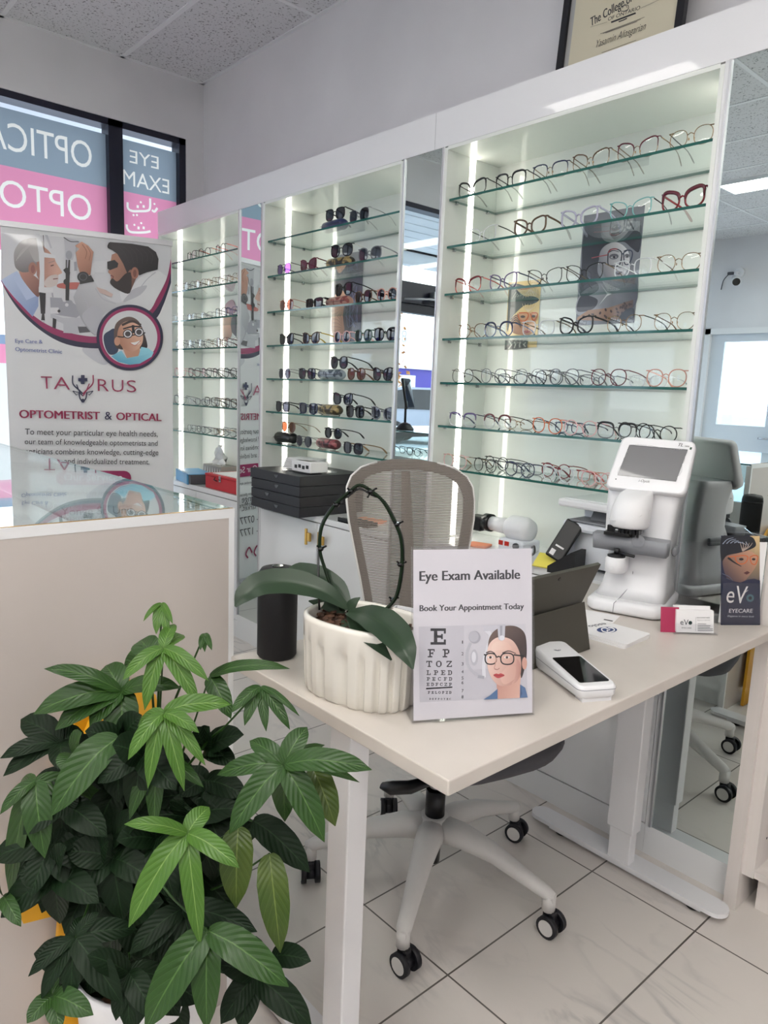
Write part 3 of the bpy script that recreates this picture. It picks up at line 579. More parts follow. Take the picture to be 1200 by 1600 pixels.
m = MB(); m.span((-1.02, 0.84, TZ - 0.06), (-0.98, 1.82, TZ - 0.026)); m.span((-0.92, 0.84, TZ - 0.06), (-0.88, 1.82, TZ - 0.026)); m.build('cross_rail', 'white_plastic', t)
m = MB(); m.box((-1.21, 1.2, TZ - 0.034), (0.09, 0.03, 0.016), bevel=0.003); m.build('height_switch', 'black_plastic', t)

# ---- office chair
HX, HY = -1.27, 1.372
CA = math.radians(-26); cf = Vector((math.cos(CA), math.sin(CA), 0)); csd = Vector((cf.y, -cf.x, 0)); CH = Vector((HX, HY, 0)); ZV = Vector((0, 0, 1))
t = thing('office_chair', (HX, HY, 0), 'grey mesh-back office chair with white five-star base rolled up to the desk', 'chair')
def cp(f, s, z): return CH + cf * f + csd * s + ZV * z
base = MB()
base.lathe([(0.036, 0.125), (0.05, 0.14), (0.05, 0.185), (0.036, 0.2)], CH)
for k in range(5):
    an = math.radians(-57 + 72 * k); d = Vector((math.cos(an), math.sin(an), 0)); q = Vector((-d.y, d.x, 0)); rings = []
    for rr, z, hw, hh in ((0.02, 0.165, 0.042, 0.034), (0.09, 0.168, 0.036, 0.034), (0.18, 0.155, 0.028, 0.026), (0.27, 0.125, 0.022, 0.02), (0.335, 0.105, 0.019, 0.018), (0.355, 0.098, 0.012, 0.014)):
        c = CH + d * rr + ZV * z
        rings.append([c + q * (hw * math.cos(a)) * 1.0 + ZV * (hh * math.sin(a)) for a in [j * math.pi / 6 for j in range(12)]])
    base.loft(rings); base.cyl(CH + d * 0.34 + ZV * 0.062, CH + d * 0.34 + ZV * 0.105, 0.017, 12)
base.build('star_base', 'chair_white', t)
for k in range(5):
    an = math.radians(-57 + 72 * k); d = Vector((math.cos(an), math.sin(an), 0)); c = CH + d * 0.34; sw = math.radians((-90, -88, -75, -128, -122)[k]); ax = Vector((math.cos(sw), math.sin(sw), 0)); o = Vector((-ax.y, ax.x, 0)) * 0.012
    m = MB()
    for sg in (-1, 1): m.cyl(c + o + ax * (sg * 0.012) + ZV * 0.0285, c + o + ax * (sg * 0.026) + ZV * 0.0285, 0.0285, 22, 0)
    m.cyl(c + o - ax * 0.013 + ZV * 0.0285, c + o + ax * 0.013 + ZV * 0.0285, 0.018, 14)
    m.box((0, 0, 0), (0.022, 0.034, 0.03), M=Matrix.Translation(c + o * 0.5 + ZV * 0.048) @ ax.to_track_quat('X', 'Z').to_matrix().to_4x4(), bevel=0.006)
    w = m.build('caster', 'caster_black', t)
    for sg in (-1, 1): m = MB(); m.cyl(c + o + ax * (sg * 0.0255) + ZV * 0.0285, c + o + ax * (sg * 0.0272) + ZV * 0.0285, 0.0205, 20); m.build('hub_cap', 'chair_white', w)
m = MB(); m.cyl(CH + ZV * 0.06, CH + ZV * 0.275, 0.02, 14, 0, 0.027); m.cyl(CH + ZV * 0.19, CH + ZV * 0.275, 0.0272, 22, 0); m.cyl(CH + ZV * 0.27, CH + ZV * 0.42, 0.014, 16, 1); m.cyl(CH + ZV * 0.272, CH + ZV * 0.295, 0.019, 16, 1); m.build('gas_lift', ['black_plastic', 'steel'], t)
m = MB(); m.box((0, 0, 0), (0.2, 0.12, 0.05), M=Matrix.Translation(CH + ZV * 0.425) @ Matrix.Rotation(CA, 4, 'Z'), bevel=0.012)
m.tube([cp(-0.08, 0, 0.425), cp(-0.22, 0, 0.43), cp(-0.285, 0, 0.5), cp(-0.30, 0, 0.62)], [0.03, 0.03, 0.028, 0.024], 12, flat=1.5); m.build('tilt_mechanism', 'dark_gray', t)
m = MB(); pp = [onz(595, 1229, 0.425), onz(612, 1231, 0.425), onz(640, 1230, 0.43), onz(668, 1221, 0.438), onz(700, 1206, 0.44)]
pp[0] = onz(596, 1227, 0.425); m.tube(pp, [0.006, 0.013, 0.0125, 0.009, 0.008], 10, flat=2.0, up=(0, 0, 1)); m.build('lever', 'black_plastic', t)
sf = Vector((math.cos(-0.24), math.sin(-0.24), 0)); ss = Vector((sf.y, -sf.x, 0)); rings = []
for sc, z in ((0.55, 0.425), (0.85, 0.437), (0.96, 0.455), (1.0, 0.475), (0.985, 0.495), (0.9, 0.507), (0.5, 0.512)):
    rg = []
    for k in range(40):
        a = k * math.pi / 20; cx = math.copysign(abs(math.cos(a)) ** 0.62, math.cos(a)); sx = math.copysign(abs(math.sin(a)) ** 0.62, math.sin(a))
        f = cx * 0.235 * sc; dip = -0.03 * max(0, (cx * sc - 0.55)) ** 1.0
        rg.append(CH + Vector((0.0, 0.03, 0)) + sf * (0.042 + f * 1.04) + ss * (sx * 0.255 * sc) + ZV * (z - 0.004 + dip + 0.012 * (abs(sx) * sc) ** 3))
    rings.append(rg)
m = MB(); m.loft(rings); m.build('seat', 'seat_gray', t)
# back: outline half widths against height along the tilted back
tl = math.radians(12); bup = -cf * math.sin(tl) + ZV * math.cos(tl); B0 = cp(-0.25, 0, 0.5)
def bp(u, v): return B0 + csd * u + bup * v + cf * (0.9 * u * u) - cf * 0.012 + cf * (0.05 * math.sin((v - 0.1) / 0.56 * math.pi) * 0.4)
prof = [(0.06, 0.115), (0.12, 0.128), (0.2, 0.142), (0.3, 0.16), (0.4, 0.18), (0.48, 0.195), (0.54, 0.2), (0.58, 0.197), (0.61, 0.182), (0.635, 0.148), (0.65, 0.095), (0.658, 0.04)]
def hw(v):
    for (a, b), (c, d) in zip(prof, prof[1:]):
        if a <= v <= c: return b + (d - b) * (v - a) / (c - a)
    return prof[-1][1] if v > prof[-1][0] else prof[0][1]
half = [(b, a) for a, b in prof]; loop = half + [(-b, a) for b, a in half[::-1]]
out = catmull([bp(u, v) for u, v in loop], 4, True)
m = MB(); rows = []
for j in range(37):
    v = 0.06 + (0.659 - 0.06) * j / 36; w = hw(v); rows.append([bp(-w + 2 * w * i / 16, v) for i in range(17)])
m.sheet(rows); m.build('mesh_back', 'mesh_cloth', t)
inn = [(b - 0.026, a) if a < 0.55 else (b * 0.86, a - 0.03 * (a - 0.5) / 0.15) for b, a in half]
mat('back_frame_gray', (112, 106, 101), 0.6)
m = MB(); n = len(half)
L1 = [bp(u, v) - cf * 0.004 for u, v in loop]; L2 = [bp(u, v) - cf * 0.004 for u, v in inn + [(-b, a) for b, a in inn[::-1]]]
L3 = [q - cf * 0.014 for q in L1]; L4 = [q - cf * 0.014 for q in L2]; N = len(L1)
V = [[m.bm.verts.new(q) for q in L] for L in (L1, L2, L4, L3)]
for i in range(N):
    j = (i + 1) % N
    for a, b in ((0, 1), (1, 2), (2, 3), (3, 0)): f = m.bm.faces.new((V[a][i], V[a][j], V[b][j], V[b][i])); f.smooth = True
m.build('back_frame', 'back_frame_gray', t)
m = MB(); m.tube([bp(-b - 0.002, a) - cf * 0.004 for b, a in half][:11], 0.0035, 8); m.tube([bp(b + 0.002, a) - cf * 0.004 for b, a in half][:11], 0.0035, 8); m.build('edge_piping', 'chair_white', t)
m = MB(); m.tube([cp(-0.29, 0, 0.58), cp(-0.33, 0, 0.7), bp(0, 0.45) - cf * 0.03, bp(0, 0.62) - cf * 0.02], [0.022, 0.018, 0.014, 0.01], 10, flat=1.6); m.build('back_spine', 'back_frame_gray', t)

# ---- counter display case on the left
t = thing('display_counter', (-2.6, 0.4, 0), 'beige gloss counter end with a glass display top in front of the banner', 'counter')
CX, CY0, CY1, CZ, CB = -1.262, -0.15, 0.733, 1.1, -3.95
m = MB(); m.span((CX - 0.02, CY0, 0), (CX, CY1 - 0.012, CZ - 0.012)); m.build('end_panel', 'beige_gloss_panel', t)
m = MB(); m.span((CX - 0.003, CY0, CZ - 0.012), (CX + 0.0008, CY1 + 0.0003, CZ + 0.0065)); m.span((CX - 0.02, CY1 - 0.012, 0), (CX + 0.0005, CY1, CZ - 0.003)); m.build('edge_band', 'white_laminate', t)
m = MB(); m.span((CX - 0.006, CY0, CZ + 0.006), (CX - 0.002, CY1 - 0.002, CZ + 0.0075)); m.build('gold_trim', 'gold', t)
m = MB(); m.span((CB, CY0 + 0.02, 0.08), (CX - 0.02, CY1 - 0.02, 0.94)); m.span((CB, CY0 + 0.03, 0), (CX - 0.02, CY1 - 0.05, 0.08)); m.build('base', 'white_laminate', t)
m = MB(); m.span((CB, CY0, CZ), (CX - 0.006, CY1, CZ + 0.006), 0)
for f in m.bm.faces:
    f.normal_update()
    if abs(f.normal.z) < 0.5: f.material_index = 1
m.build('glass_top', ['case_glass', 'glass_edge'], t)
m = MB(); m.span((CB, CY1 - 0.008, 0.94), (CX - 0.02, CY1, CZ)); m.span((CB, CY0, 0.94), (CX - 0.02, CY0 + 0.008, CZ)); m.span((CB, CY0, 0.94), (CB + 0.008, CY1, CZ)); m.build('glass_side', 'case_glass', t)
# crumpled clear plastic inside the case
rr = random.Random(3); m = MB(); N = 14; rows = []
for i in range(N):
    rows.append([(-1.78 + 0.36 * (i / (N - 1) - 0.5) + rr.uniform(-0.02, 0.02), 0.42 + 0.34 * (j / (N - 1) - 0.5) + rr.uniform(-0.02, 0.02), 0.965 + 0.08 * math.sin(math.pi * i / (N - 1)) * math.sin(math.pi * j / (N - 1)) + rr.uniform(-0.022, 0.022)) for j in range(N)])
m.sheet(rows, smooth=False)
for f in m.bm.faces[:]: pass
o = m.build('plastic_bag', 'plastic_wrap'); tag(o, 'crumpled clear plastic bag inside the counter display case', 'bag')

# ---- yellow floor sign behind the plant
t = thing('floor_sign', (-1.2, 0.42, 0), 'yellow folding floor sign leaning on the counter behind the plant', 'sign')
Mx = Matrix(((0, 0, 1, -1.258), (1, 0, 0, 0), (0, 1, 0, 0), (0, 0, 0, 1)))
def board(pts, x, lean): return Matrix.Translation((x, 0, 0)) @ Matrix.Rotation(lean, 4, 'Y') @ Matrix(((0, 0, 1, 0), (1, 0, 0, 0), (0, 1, 0, 0), (0, 0, 0, 1)))
m = MB(); m.prism([(0.325, 0.004), (0.39, 0.004), (0.405, 0.05), (0.52, 0.05), (0.535, 0.004), (0.60, 0.004), (0.545, 0.78), (0.50, 0.815), (0.44, 0.815), (0.41, 0.78)], 0.012, board(0, -1.238, -0.018)); m.build('rear_board', 'yellow_plastic', t)
m = MB(); m.prism([(0.293, 0.47), (0.303, 0.435), (0.35, 0.426), (0.55, 0.46), (0.59, 0.50), (0.545, 0.78), (0.50, 0.80), (0.44, 0.79)], 0.012, board(0, -1.212, -0.02)); m.build('front_board', 'yellow_plastic', t)
m = MB(); m.cyl((-1.225, 0.45, 0.795), (-1.225, 0.53, 0.795), 0.008); m.build('hinge', 'black_plastic', t)
# ================================================================== THINGS ON THE DESK
def leaf_mat(name, c1, c2, vein, rough, trans=0.0):
    m, nt, p = node_mat(name, rough); p.inputs['Specular IOR Level'].default_value = trans or 0.3
    uv = nt.nodes.new('ShaderNodeUVMap'); uv.uv_map = 'leaf'; sp = nt.nodes.new('ShaderNodeSeparateXYZ'); nt.links.new(uv.outputs[0], sp.inputs[0])
    def mth(op, a, b=None):
        q = nt.nodes.new('ShaderNodeMath'); q.operation = op
        for i, v in enumerate((a, b)):
            if v is None: continue
            if isinstance(v, (int, float)): q.inputs[i].default_value = v
            else: nt.links.new(v, q.inputs[i])
        return q.outputs[0]
    ax = mth('ABSOLUTE', mth('SUBTRACT', sp.outputs[0], 0.5))
    rib = mth('LESS_THAN', ax, 0.022)
    lat = mth('LESS_THAN', mth('PINGPONG', mth('SUBTRACT', mth('MULTIPLY', sp.outputs[1], 13.0), mth('MULTIPLY', ax, 5.0)), 0.5), 0.035)
    vv = mth('MAXIMUM', mth('MULTIPLY', rib, 0.8), mth('MULTIPLY', lat, 0.3 if vein else 0.0))
    nz = nt.nodes.new('ShaderNodeTexNoise'); nz.inputs['Scale'].default_value = 14; tc = nt.nodes.new('ShaderNodeTexCoord'); nt.links.new(tc.outputs['Object'], nz.inputs['Vector'])
    a = nt.nodes.new('ShaderNodeMix'); a.data_type = 'RGBA'; a.inputs['A'].default_value = C(*c1); a.inputs['B'].default_value = C(*c2); nt.links.new(nz.outputs['Fac'], a.inputs['Factor'])
    b = nt.nodes.new('ShaderNodeMix'); b.data_type = 'RGBA'; b.inputs['B'].default_value = C(*(vein or c2)); nt.links.new(vv, b.inputs['Factor']); nt.links.new(a.outputs['Result'], b.inputs['A']); nt.links.new(b.outputs['Result'], p.inputs['Base Color'])
    bp = nt.nodes.new('ShaderNodeBump'); bp.inputs['Strength'].default_value = 0.45 if vein else 0.0; bp.inputs['Distance'].default_value = 0.002
    wv = mth('PINGPONG', mth('SUBTRACT', mth('MULTIPLY', sp.outputs[1], 13.0), mth('MULTIPLY', ax, 5.0)), 0.5); nt.links.new(wv, bp.inputs['Height']); nt.links.new(bp.outputs[0], p.inputs['Normal'])
leaf_mat('orchid_leaf', (36, 52, 40), (48, 66, 46), None, 0.32)
leaf_mat('leaf_bright', (56, 90, 28), (74, 112, 40), (116, 146, 78), 0.34)
leaf_mat('leaf_mid', (32, 58, 22), (44, 76, 28), (78, 108, 56), 0.34)
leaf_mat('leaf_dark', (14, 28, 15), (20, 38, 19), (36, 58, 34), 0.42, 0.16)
leaf_mat('leaf_yellowing', (30, 62, 22), (84, 98, 40), (104, 120, 60), 0.36)
def leaf(m, pts, widths, hint, fold=0.25, mi=0, nu=6, droop=0.0):
    """pts: centre line (Vectors); widths: full width along it (evenly spaced, smoothed)"""
    uvl = m.bm.loops.layers.uv.get('leaf') or m.bm.loops.layers.uv.new('leaf')
    P = catmull(pts, 5); n = len(P); rows = []; hint = Vector(hint).normalized()
    for i, q in enumerate(P):
        t = (P[min(i + 1, n - 1)] - P[max(i - 1, 0)]).normalized(); sd = t.cross(hint)
        sd = sd.normalized() if sd.length > 1e-5 else Vector((1, 0, 0)); up = sd.cross(t).normalized()
        f = i / (n - 1) * (len(widths) - 1); k = min(int(f), len(widths) - 2); w = widths[k] + (widths[k + 1] - widths[k]) * (f - k)
        rows.append([m.bm.verts.new(q + sd * (w * (j / nu - 0.5)) + up * (fold * w * abs(j / nu - 0.5) - 0.0 - droop * w * (j / nu - 0.5) ** 2)) for j in range(nu + 1)])
    for i in range(n - 1):
        for j in range(nu):
            f = m.bm.faces.new((rows[i][j], rows[i][j + 1], rows[i + 1][j + 1], rows[i + 1][j])); f.smooth = True; f.material_index = mi
            for l, (a, b) in zip(f.loops, ((j, i), (j + 1, i), (j + 1, i + 1), (j, i + 1))): l[uvl].uv = (a / nu, b / (n - 1))

# ---- black cylindrical speaker
t = thing('smart_speaker', (-1.213, 0.806, TZ), 'matte black cylindrical speaker standing behind the orchid planter at the desk corner', 'speaker')
m = MB(); m.lathe([(0.036, 0), (0.0405, 0.006), (0.0405, 0.165), (0.0385, 0.178), (0.033, 0.186), (0.02, 0.189)], seg=40); m.build('body', 'black_matte', t, True)
m = MB(); m.lathe([(0.0408, 0.154), (0.0412, 0.156), (0.0412, 0.159), (0.0408, 0.161)], seg=40); m.lathe([(0.012, 0.1885), (0.012, 0.1905), (0.010, 0.191)], seg=24); m.build('top_ring', 'black_gloss', t, True)

# ---- fluted planter with the orchid
PCX, PCY, PRZ = -0.966, 0.830, math.radians(13)
t = thing('potted_orchid', (PCX, PCY, TZ), 'flowerless orchid with a looped stem in a fluted white oval planter', 'plant', PRZ)
def oval(sa, sb, z, flute=0.0, dz=0.0, n=252, ctr=(0, 0)):
    r = []
    for k in range(n):
        a = 2 * math.pi * k / n; c, s = math.cos(a), math.sin(a); e = 2 / 2.6
        x = math.copysign(abs(c) ** e, c); y = math.copysign(abs(s) ** e, s); fl = flute * 0.16 * max(0.0, math.cos(a * 21)) ** 0.6
        L_ = math.hypot(x / sa, y / sb) or 1; r.append((0.97 * (x * sa - fl * x / sa / L_), 1.17 * (y * sb - fl * y / sb / L_), 1.07 * (z + dz)))
    return r
m = MB(); rings = [oval(0.108, 0.062, 0.0, 0.03), oval(0.114, 0.067, 0.006, 0.04), oval(0.116, 0.069, 0.03, 0.055), oval(0.117, 0.07, 0.07, 0.055), oval(0.118, 0.071, 0.088, 0.04), oval(0.1185, 0.0715, 0.098, 0.0), oval(0.119, 0.072, 0.128, 0.0), oval(0.118, 0.071, 0.135), oval(0.113, 0.066, 0.136), oval(0.110, 0.063, 0.130), oval(0.108, 0.061, 0.1)]
m.loft(rings, cap=False); m.loft([rings[0], oval(0.02, 0.01, 0.0)], cap=False); m.build('planter', 'ceramic', t, True)
rr = random.Random(5); m = MB(); m.loft([oval(0.109, 0.062, 0.114), oval(0.06, 0.035, 0.121), oval(0.01, 0.006, 0.124)], cap=False)
for k in range(170):
    a = rr.uniform(0, 6.28); q = rr.random() ** 0.5; c = Vector((math.cos(a) * q * 0.1, math.sin(a) * q * 0.055, 0.128 + rr.uniform(0, 0.008))); m.box((0, 0, 0), (rr.uniform(0.006, 0.016), rr.uniform(0.004, 0.008), 0.004), M=Matrix.Translation(c) @ Matrix.Rotation(rr.uniform(0, 3), 4, 'Z') @ Matrix.Rotation(rr.uniform(-0.6, 0.6), 4, 'X'))
m.build('potting_bark', 'potting_bark', t, True)
def oz(x, y, d): return ond(370 + x * 0.40833, 700 + y * 0.40833, d)
TC = -CF + Vector((0, 0, 0.9))
def oleaf(pts, widths, hint=TC, fold=0.18):
    m = MB(); leaf(m, [oz(*q) for q in pts], widths, hint, fold, 0, 8); m.build('leaf', 'orchid_leaf', t)
oleaf([(425, 612, 1.345), (330, 548, 1.34), (210, 515, 1.335), (100, 520, 1.325), (30, 560, 1.315), (-6, 608, 1.31)], [0.012, 0.036, 0.052, 0.055, 0.05, 0.034, 0.004], TC)
oleaf([(428, 605, 1.36), (385, 535, 1.38), (310, 490, 1.40), (230, 470, 1.42), (180, 480, 1.43)], [0.014, 0.036, 0.045, 0.036, 0.004], TC)
oleaf([(425, 628, 1.335), (500, 640, 1.27), (580, 690, 1.215), (640, 765, 1.175), (674, 847, 1.16)], [0.014, 0.045, 0.06, 0.056, 0.036, 0.003], TC)
oleaf([(430, 635, 1.335), (470, 690, 1.27), (530, 745, 1.225), (592, 812, 1.20)], [0.012, 0.03, 0.034, 0.022, 0.003], TC)
oleaf([(405, 660, 1.325), (430, 715, 1.275), (452, 778, 1.25)], [0.02, 0.03, 0.024, 0.003], TC)
oleaf([(425, 622, 1.345), (450, 590, 1.34), (472, 572, 1.34)], [0.014, 0.022, 0.012, 0.002], TC)
oleaf([(410, 632, 1.36), (340, 600, 1.39), (275, 585, 1.41)], [0.012, 0.026, 0.022, 0.003], TC)
m = MB(); LP = [(440, 640, 1.35), (520, 640, 1.37), (575, 612, 1.375), (612, 560, 1.38), (631, 450, 1.385), (628, 350, 1.385), (602, 280, 1.385), (560, 205, 1.385), (515, 165, 1.385), (470, 142, 1.385), (430, 168, 1.385), (372, 222, 1.385), (326, 300, 1.385), (318, 390, 1.385), (340, 470, 1.38), (372, 560, 1.37), (400, 620, 1.36)]
m.tube(catmull([oz(*q) for q in LP], 5), 0.0034, 8); m.build('flower_stem', 'leaf_dark', t)
m = MB(); m.tube(catmull([oz(x + (6 if x > 470 else -5) * (1 if y > 200 else 0), y + (14 if y < 200 else 0), d + 0.005) for x, y, d in LP[2:14]] + [oz(312, 480, 1.37), oz(316, 620, 1.36)], 4), 0.002, 6); m.build('support_wire', 'black_plastic', t)
for cx, cy in ((436, 166), (512, 166), (381, 218), (320, 386), (613, 292), (625, 446), (596, 582)):
    m = MB(); c = oz(cx, cy, 1.385); m.ball(c, 0.0065, (1, 1, 0.8), 8)
    for k in range(5 if cy < 200 else 2):
        d = CR * math.cos(k * 2.1) + CU * math.sin(k * 2.1 + 0.5); m.tube([c, c + d * 0.008, c + d * 0.011 - CF * 0.004], 0.002, 6)
    m.build('stem_clip', 'black_gloss', t)

# ---- white tray with a black case, things peeking out behind the sign
t = thing('tray', (-1.06, 1.09, TZ), 'white open box behind the orchid planter', 'box', math.radians(20))
m = MB(); w, d, hh = 0.115, 0.075, 0.06
m.span((-w, -d, 0), (w, d, 0.004)); m.span((-w, -d, 0), (w, -d + 0.004, hh)); m.span((-w, d - 0.004, 0), (w, d, hh)); m.span((-w, -d, 0), (-w + 0.004, d, hh)); m.span((w - 0.004, -d, 0), (w, d, hh)); m.build('body', 'white_plastic', t, True)
t = thing('eyeglass_case', (-1.06, 1.09, TZ + 0.0042), 'glossy black eyeglass case lying in the white open box on the desk', 'eyeglass case', math.radians(14))
m = MB(); m.loft([[(x, math.cos(a) * 0.03 * s, 0.034 + math.sin(a) * 0.0335 * s) for a in [k * math.pi / 8 for k in range(16)]] for x, s in ((-0.085, 0.25), (-0.08, 0.7), (-0.065, 0.95), (0, 1), (0.065, 0.95), (0.08, 0.7), (0.085, 0.25))]); m.build('shell', 'black_gloss', t, True)
t = thing('notebook', (-0.885, 0.975, TZ), 'dark covered notebook with white pages under the clear sign', 'notebook', math.radians(58))
m = MB(); m.box((0, 0, 0.009), (0.13, 0.09, 0.012), bevel=0.001); m.build('pages', 'paper', t, True); m = MB(); m.box((0, 0, 0.0165), (0.134, 0.094, 0.003)); m.box((0, 0, 0.0015), (0.134, 0.094, 0.003)); m.build('cover', 'dark_gray', t, True)

# ---- tablet on its kickstand, back towards us
t = thing('tablet', (-0.9, 1.25, TZ), 'olive grey tablet standing on its kickstand behind the clear sign', 'tablet')
YT0, YT1 = 1.115, 1.388; XT, ZT, XB_ = -0.836, 0.995, -0.905
tb = Vector((-0.915, 0, TZ + 0.002)); tt = Vector((XT, 0, ZT)); dirv = (tt - tb).normalized(); nrm = Vector((dirv.z, 0, -dirv.x))
def tp(s, y, o): q = tb + dirv * s + nrm * o; return (q.x, y, q.z)
L = (tt - tb).length
m = MB(); m.loft([[tp(0, YT0, 0), tp(0, YT1, 0), tp(L, YT1, 0), tp(L, YT0, 0)], [tp(0, YT0, -0.008), tp(0, YT1, -0.008), tp(L, YT1, -0.008), tp(L, YT0, -0.008)]], smooth=False); m.build('body', 'olive_tablet', t)
m = MB(); m.loft([[tp(0.008, YT0 + 0.008, -0.0081), tp(0.008, YT1 - 0.008, -0.0081), tp(L - 0.008, YT1 - 0.008, -0.0081), tp(L - 0.008, YT0 + 0.008, -0.0081)], [tp(0.008, YT0 + 0.008, -0.009), tp(0.008, YT1 - 0.008, -0.009), tp(L - 0.008, YT1 - 0.008, -0.009), tp(L - 0.008, YT0 + 0.008, -0.009)]], smooth=False); m.build('screen', 'black_gloss', t)
hs = 0.53; hq = tb + dirv * (L * hs) + nrm * 0.0035; kb = Vector((-0.846, 0, TZ + 0.0005)); kd = (kb - hq).normalized(); kn = Vector((kd.z, 0, -kd.x)); kn = kn if kn.x > 0 else -kn
def kp(q, y, o): v = q + kn * o; return (v.x, y, v.z)
m = MB(); m.loft([[kp(hq, YT0 + 0.002, 0), kp(hq, YT1 - 0.002, 0), kp(kb, YT1 - 0.002, 0), kp(kb, YT0 + 0.002, 0)], [kp(hq, YT0 + 0.002, 0.003), kp(hq, YT1 - 0.002, 0.003), kp(kb, YT1 - 0.002, 0.003), kp(kb, YT0 + 0.002, 0.003)]], smooth=False); m.build('kickstand', 'olive_tablet', t)
m = MB(); q = tb + dirv * (L * 0.93); m.cyl(q + Vector((0, 1.245, 0)) + nrm * 0.0, q + Vector((0, 1.245, 0)) + nrm * 0.0015, 0.004, 16); m.build('camera_lens', 'black_gloss', t)

# ---- card payment terminal
t = thing('card_terminal', (-0.765, 1.195, TZ), 'white handheld card terminal with a dark screen lying on the desk edge', 'card terminal', math.radians(-27))
def rrect(x0, x1, hw, r, n=5):
    o = []
    for cx, cy, a0 in ((x1 - r, hw - r, 0), (x0 + r, hw - r, 90), (x0 + r, -hw + r, 180), (x1 - r, -hw + r, 270)):
        for k in range(n + 1): a = math.radians(a0 + 90 * k / n); o.append((cx + r * math.cos(a), cy + r * math.sin(a)))
    return o
def ringz(pts, zf): return [(x, y, zf(x)) for x, y in pts]
top = lambda x: 0.044 - (x + 0.1) * 0.06
m = MB(); bot = lambda x: 0.0 if x < -0.055 else (0.012 if x < -0.02 else (0.010 if x < 0.06 else 0.006))
m.loft([ringz(rrect(-0.1, 0.1, 0.034, 0.012), bot), ringz(rrect(-0.104, 0.104, 0.039, 0.014), lambda x: bot(x) + 0.006), ringz(rrect(-0.105, 0.105, 0.040, 0.014), lambda x: top(x) - 0.006), ringz(rrect(-0.101, 0.101, 0.036, 0.012), top)]); 
m.span((-0.1, -0.034, 0), (-0.06, 0.034, 0.02)); m.span((0.075, -0.03, 0), (0.1, 0.03, 0.012)); m.build('body', 'white_plastic', t, True)
def slab(pts, o0, o1): return [[(x, y, top(x) + o0) for x, y in pts], [(x, y, top(x) + o1) for x, y in pts]]
m = MB(); m.loft(slab(rrect(-0.022, 0.088, 0.031, 0.004), 0.0002, 0.0012)); m.build('screen', 'black_gloss', t, True)
m = MB()
for r in (0.004, 0.007): m.tube([(-0.06 + r * math.cos(a), r * math.sin(a), top(-0.06) + 0.0004) for a in [k * math.pi / 8 - math.pi / 2 for k in range(9)]], 0.0006, 5)
m.build('contactless_mark', 'gray_plastic', t, True)
m = MB(); m.loft([[(x, y, z) for x, y in rrect(-0.106, 0.106, 0.0405, 0.014)] for z in (0.024, 0.0252)], cap=False); m.box((-0.085, -0.0405, 0.02), (0.02, 0.001, 0.01)); m.build('seam', 'gray_plastic', t, True)

# ---- white notepad with a blue oval logo
t = thing('notepad', (-0.885, 1.51, TZ), 'white notepad with a blue oval logo lying beside the tablet', 'notepad', math.radians(2))
m = MB(); m.prism(rrect(-0.085, 0.085, 0.062, 0.008), 0.005); m.prism(rrect(-0.084, 0.086, 0.061, 0.008), 0.005, Matrix.Translation((0.0, 0.001, 0.0055)) @ Matrix.Rotation(0.03, 4, 'Z')); m.build('pad', 'paper', t, True)
a = Art((-0.885, 1.51, TZ + 0.0108), (1, 0.03, 0), (0, 0, 1), 0.0001); a.scale(900, 820, 1 / 6)
a.ell((40, 62, 112), (290, 985), 95, 28, 0.0); a.line((235, 235, 238), [(300, 975), (270, 966), (240, 975), (255, 1000), (310, 1008), (360, 990), (340, 968), (300, 968)], 11); a.line((235, 235, 238), [(300, 1000), (290, 990), (320, 985)], 9)
a.free = True; a.text('esolo', (262, 920), (105, 948), (40, 45, 60), 0.01, 0.8); a.build('logo', t)
# small slips under the lens meter
t = thing('paper_slip', (-1.0, 1.615, TZ), 'white printed paper slip lying under the front of the lens meter', 'paper', math.radians(17))
m = MB(); m.box((0, 0, 0.0006), (0.15, 0.07, 0.0012)); m.build('sheet', 'paper', t, True); m = MB(); m.box((0.06, -0.022, 0.0013), (0.022, 0.008, 0.0003)); m.build('bar_print', 'black_matte', t, True)

# ---- automatic lens meter
t = thing('lens_meter', (-0.978, 1.805, TZ), 'white desktop lens meter with a tilted grey screen, beside the mirror', 'optical instrument', math.radians(17.6))
def rr4(x0, x1, y0, y1, z, r=0.02, zz=None):
    o = []
    for cx, cy, a0 in ((x1 - r, y1 - r, 0), (x0 + r, y1 - r, 90), (x0 + r, y0 + r, 180), (x1 - r, y0 + r, 270)):
        for k in range(6): a = math.radians(a0 + 18 * k); px_, py_ = cx + r * math.cos(a), cy + r * math.sin(a); o.append((px_, py_, z if zz is None else zz(px_, py_)))
    return o
m = MB()
def bow(x, y): return y
def brng(z, e): 
    q = rr4(-0.1 - e, 0.1 + e, -0.12 - e, 0.115 + e, z, 0.025); return [(x, y - (0.028 * (1 - (x / 0.1) ** 2) if y < -0.07 else 0), zz) for x, y, zz in q]
m.loft([brng(0.004, -0.003), brng(0.01, 0), brng(0.026, 0), brng(0.032, -0.006), brng(0.036, -0.014)])
m.loft([rr4(-0.088, 0.092, -0.098, 0.105, 0.034, 0.03), rr4(-0.078, 0.088, -0.075, 0.1, 0.06, 0.03), rr4(-0.07, 0.085, -0.062, 0.1, 0.1, 0.025), rr4(-0.07, 0.083, -0.06, 0.1, 0.16, 0.025), rr4(-0.088, 0.083, -0.035, 0.1, 0.20, 0.02), rr4(-0.091, 0.088, -0.03, 0.1, 0.26, 0.02), rr4(-0.09, 0.096, -0.035, 0.098, 0.315, 0.02), rr4(-0.09, 0.1, -0.02, 0.095, 0.335, 0.02)])
m.build('body', 'white_plastic', t, True)
m = MB()
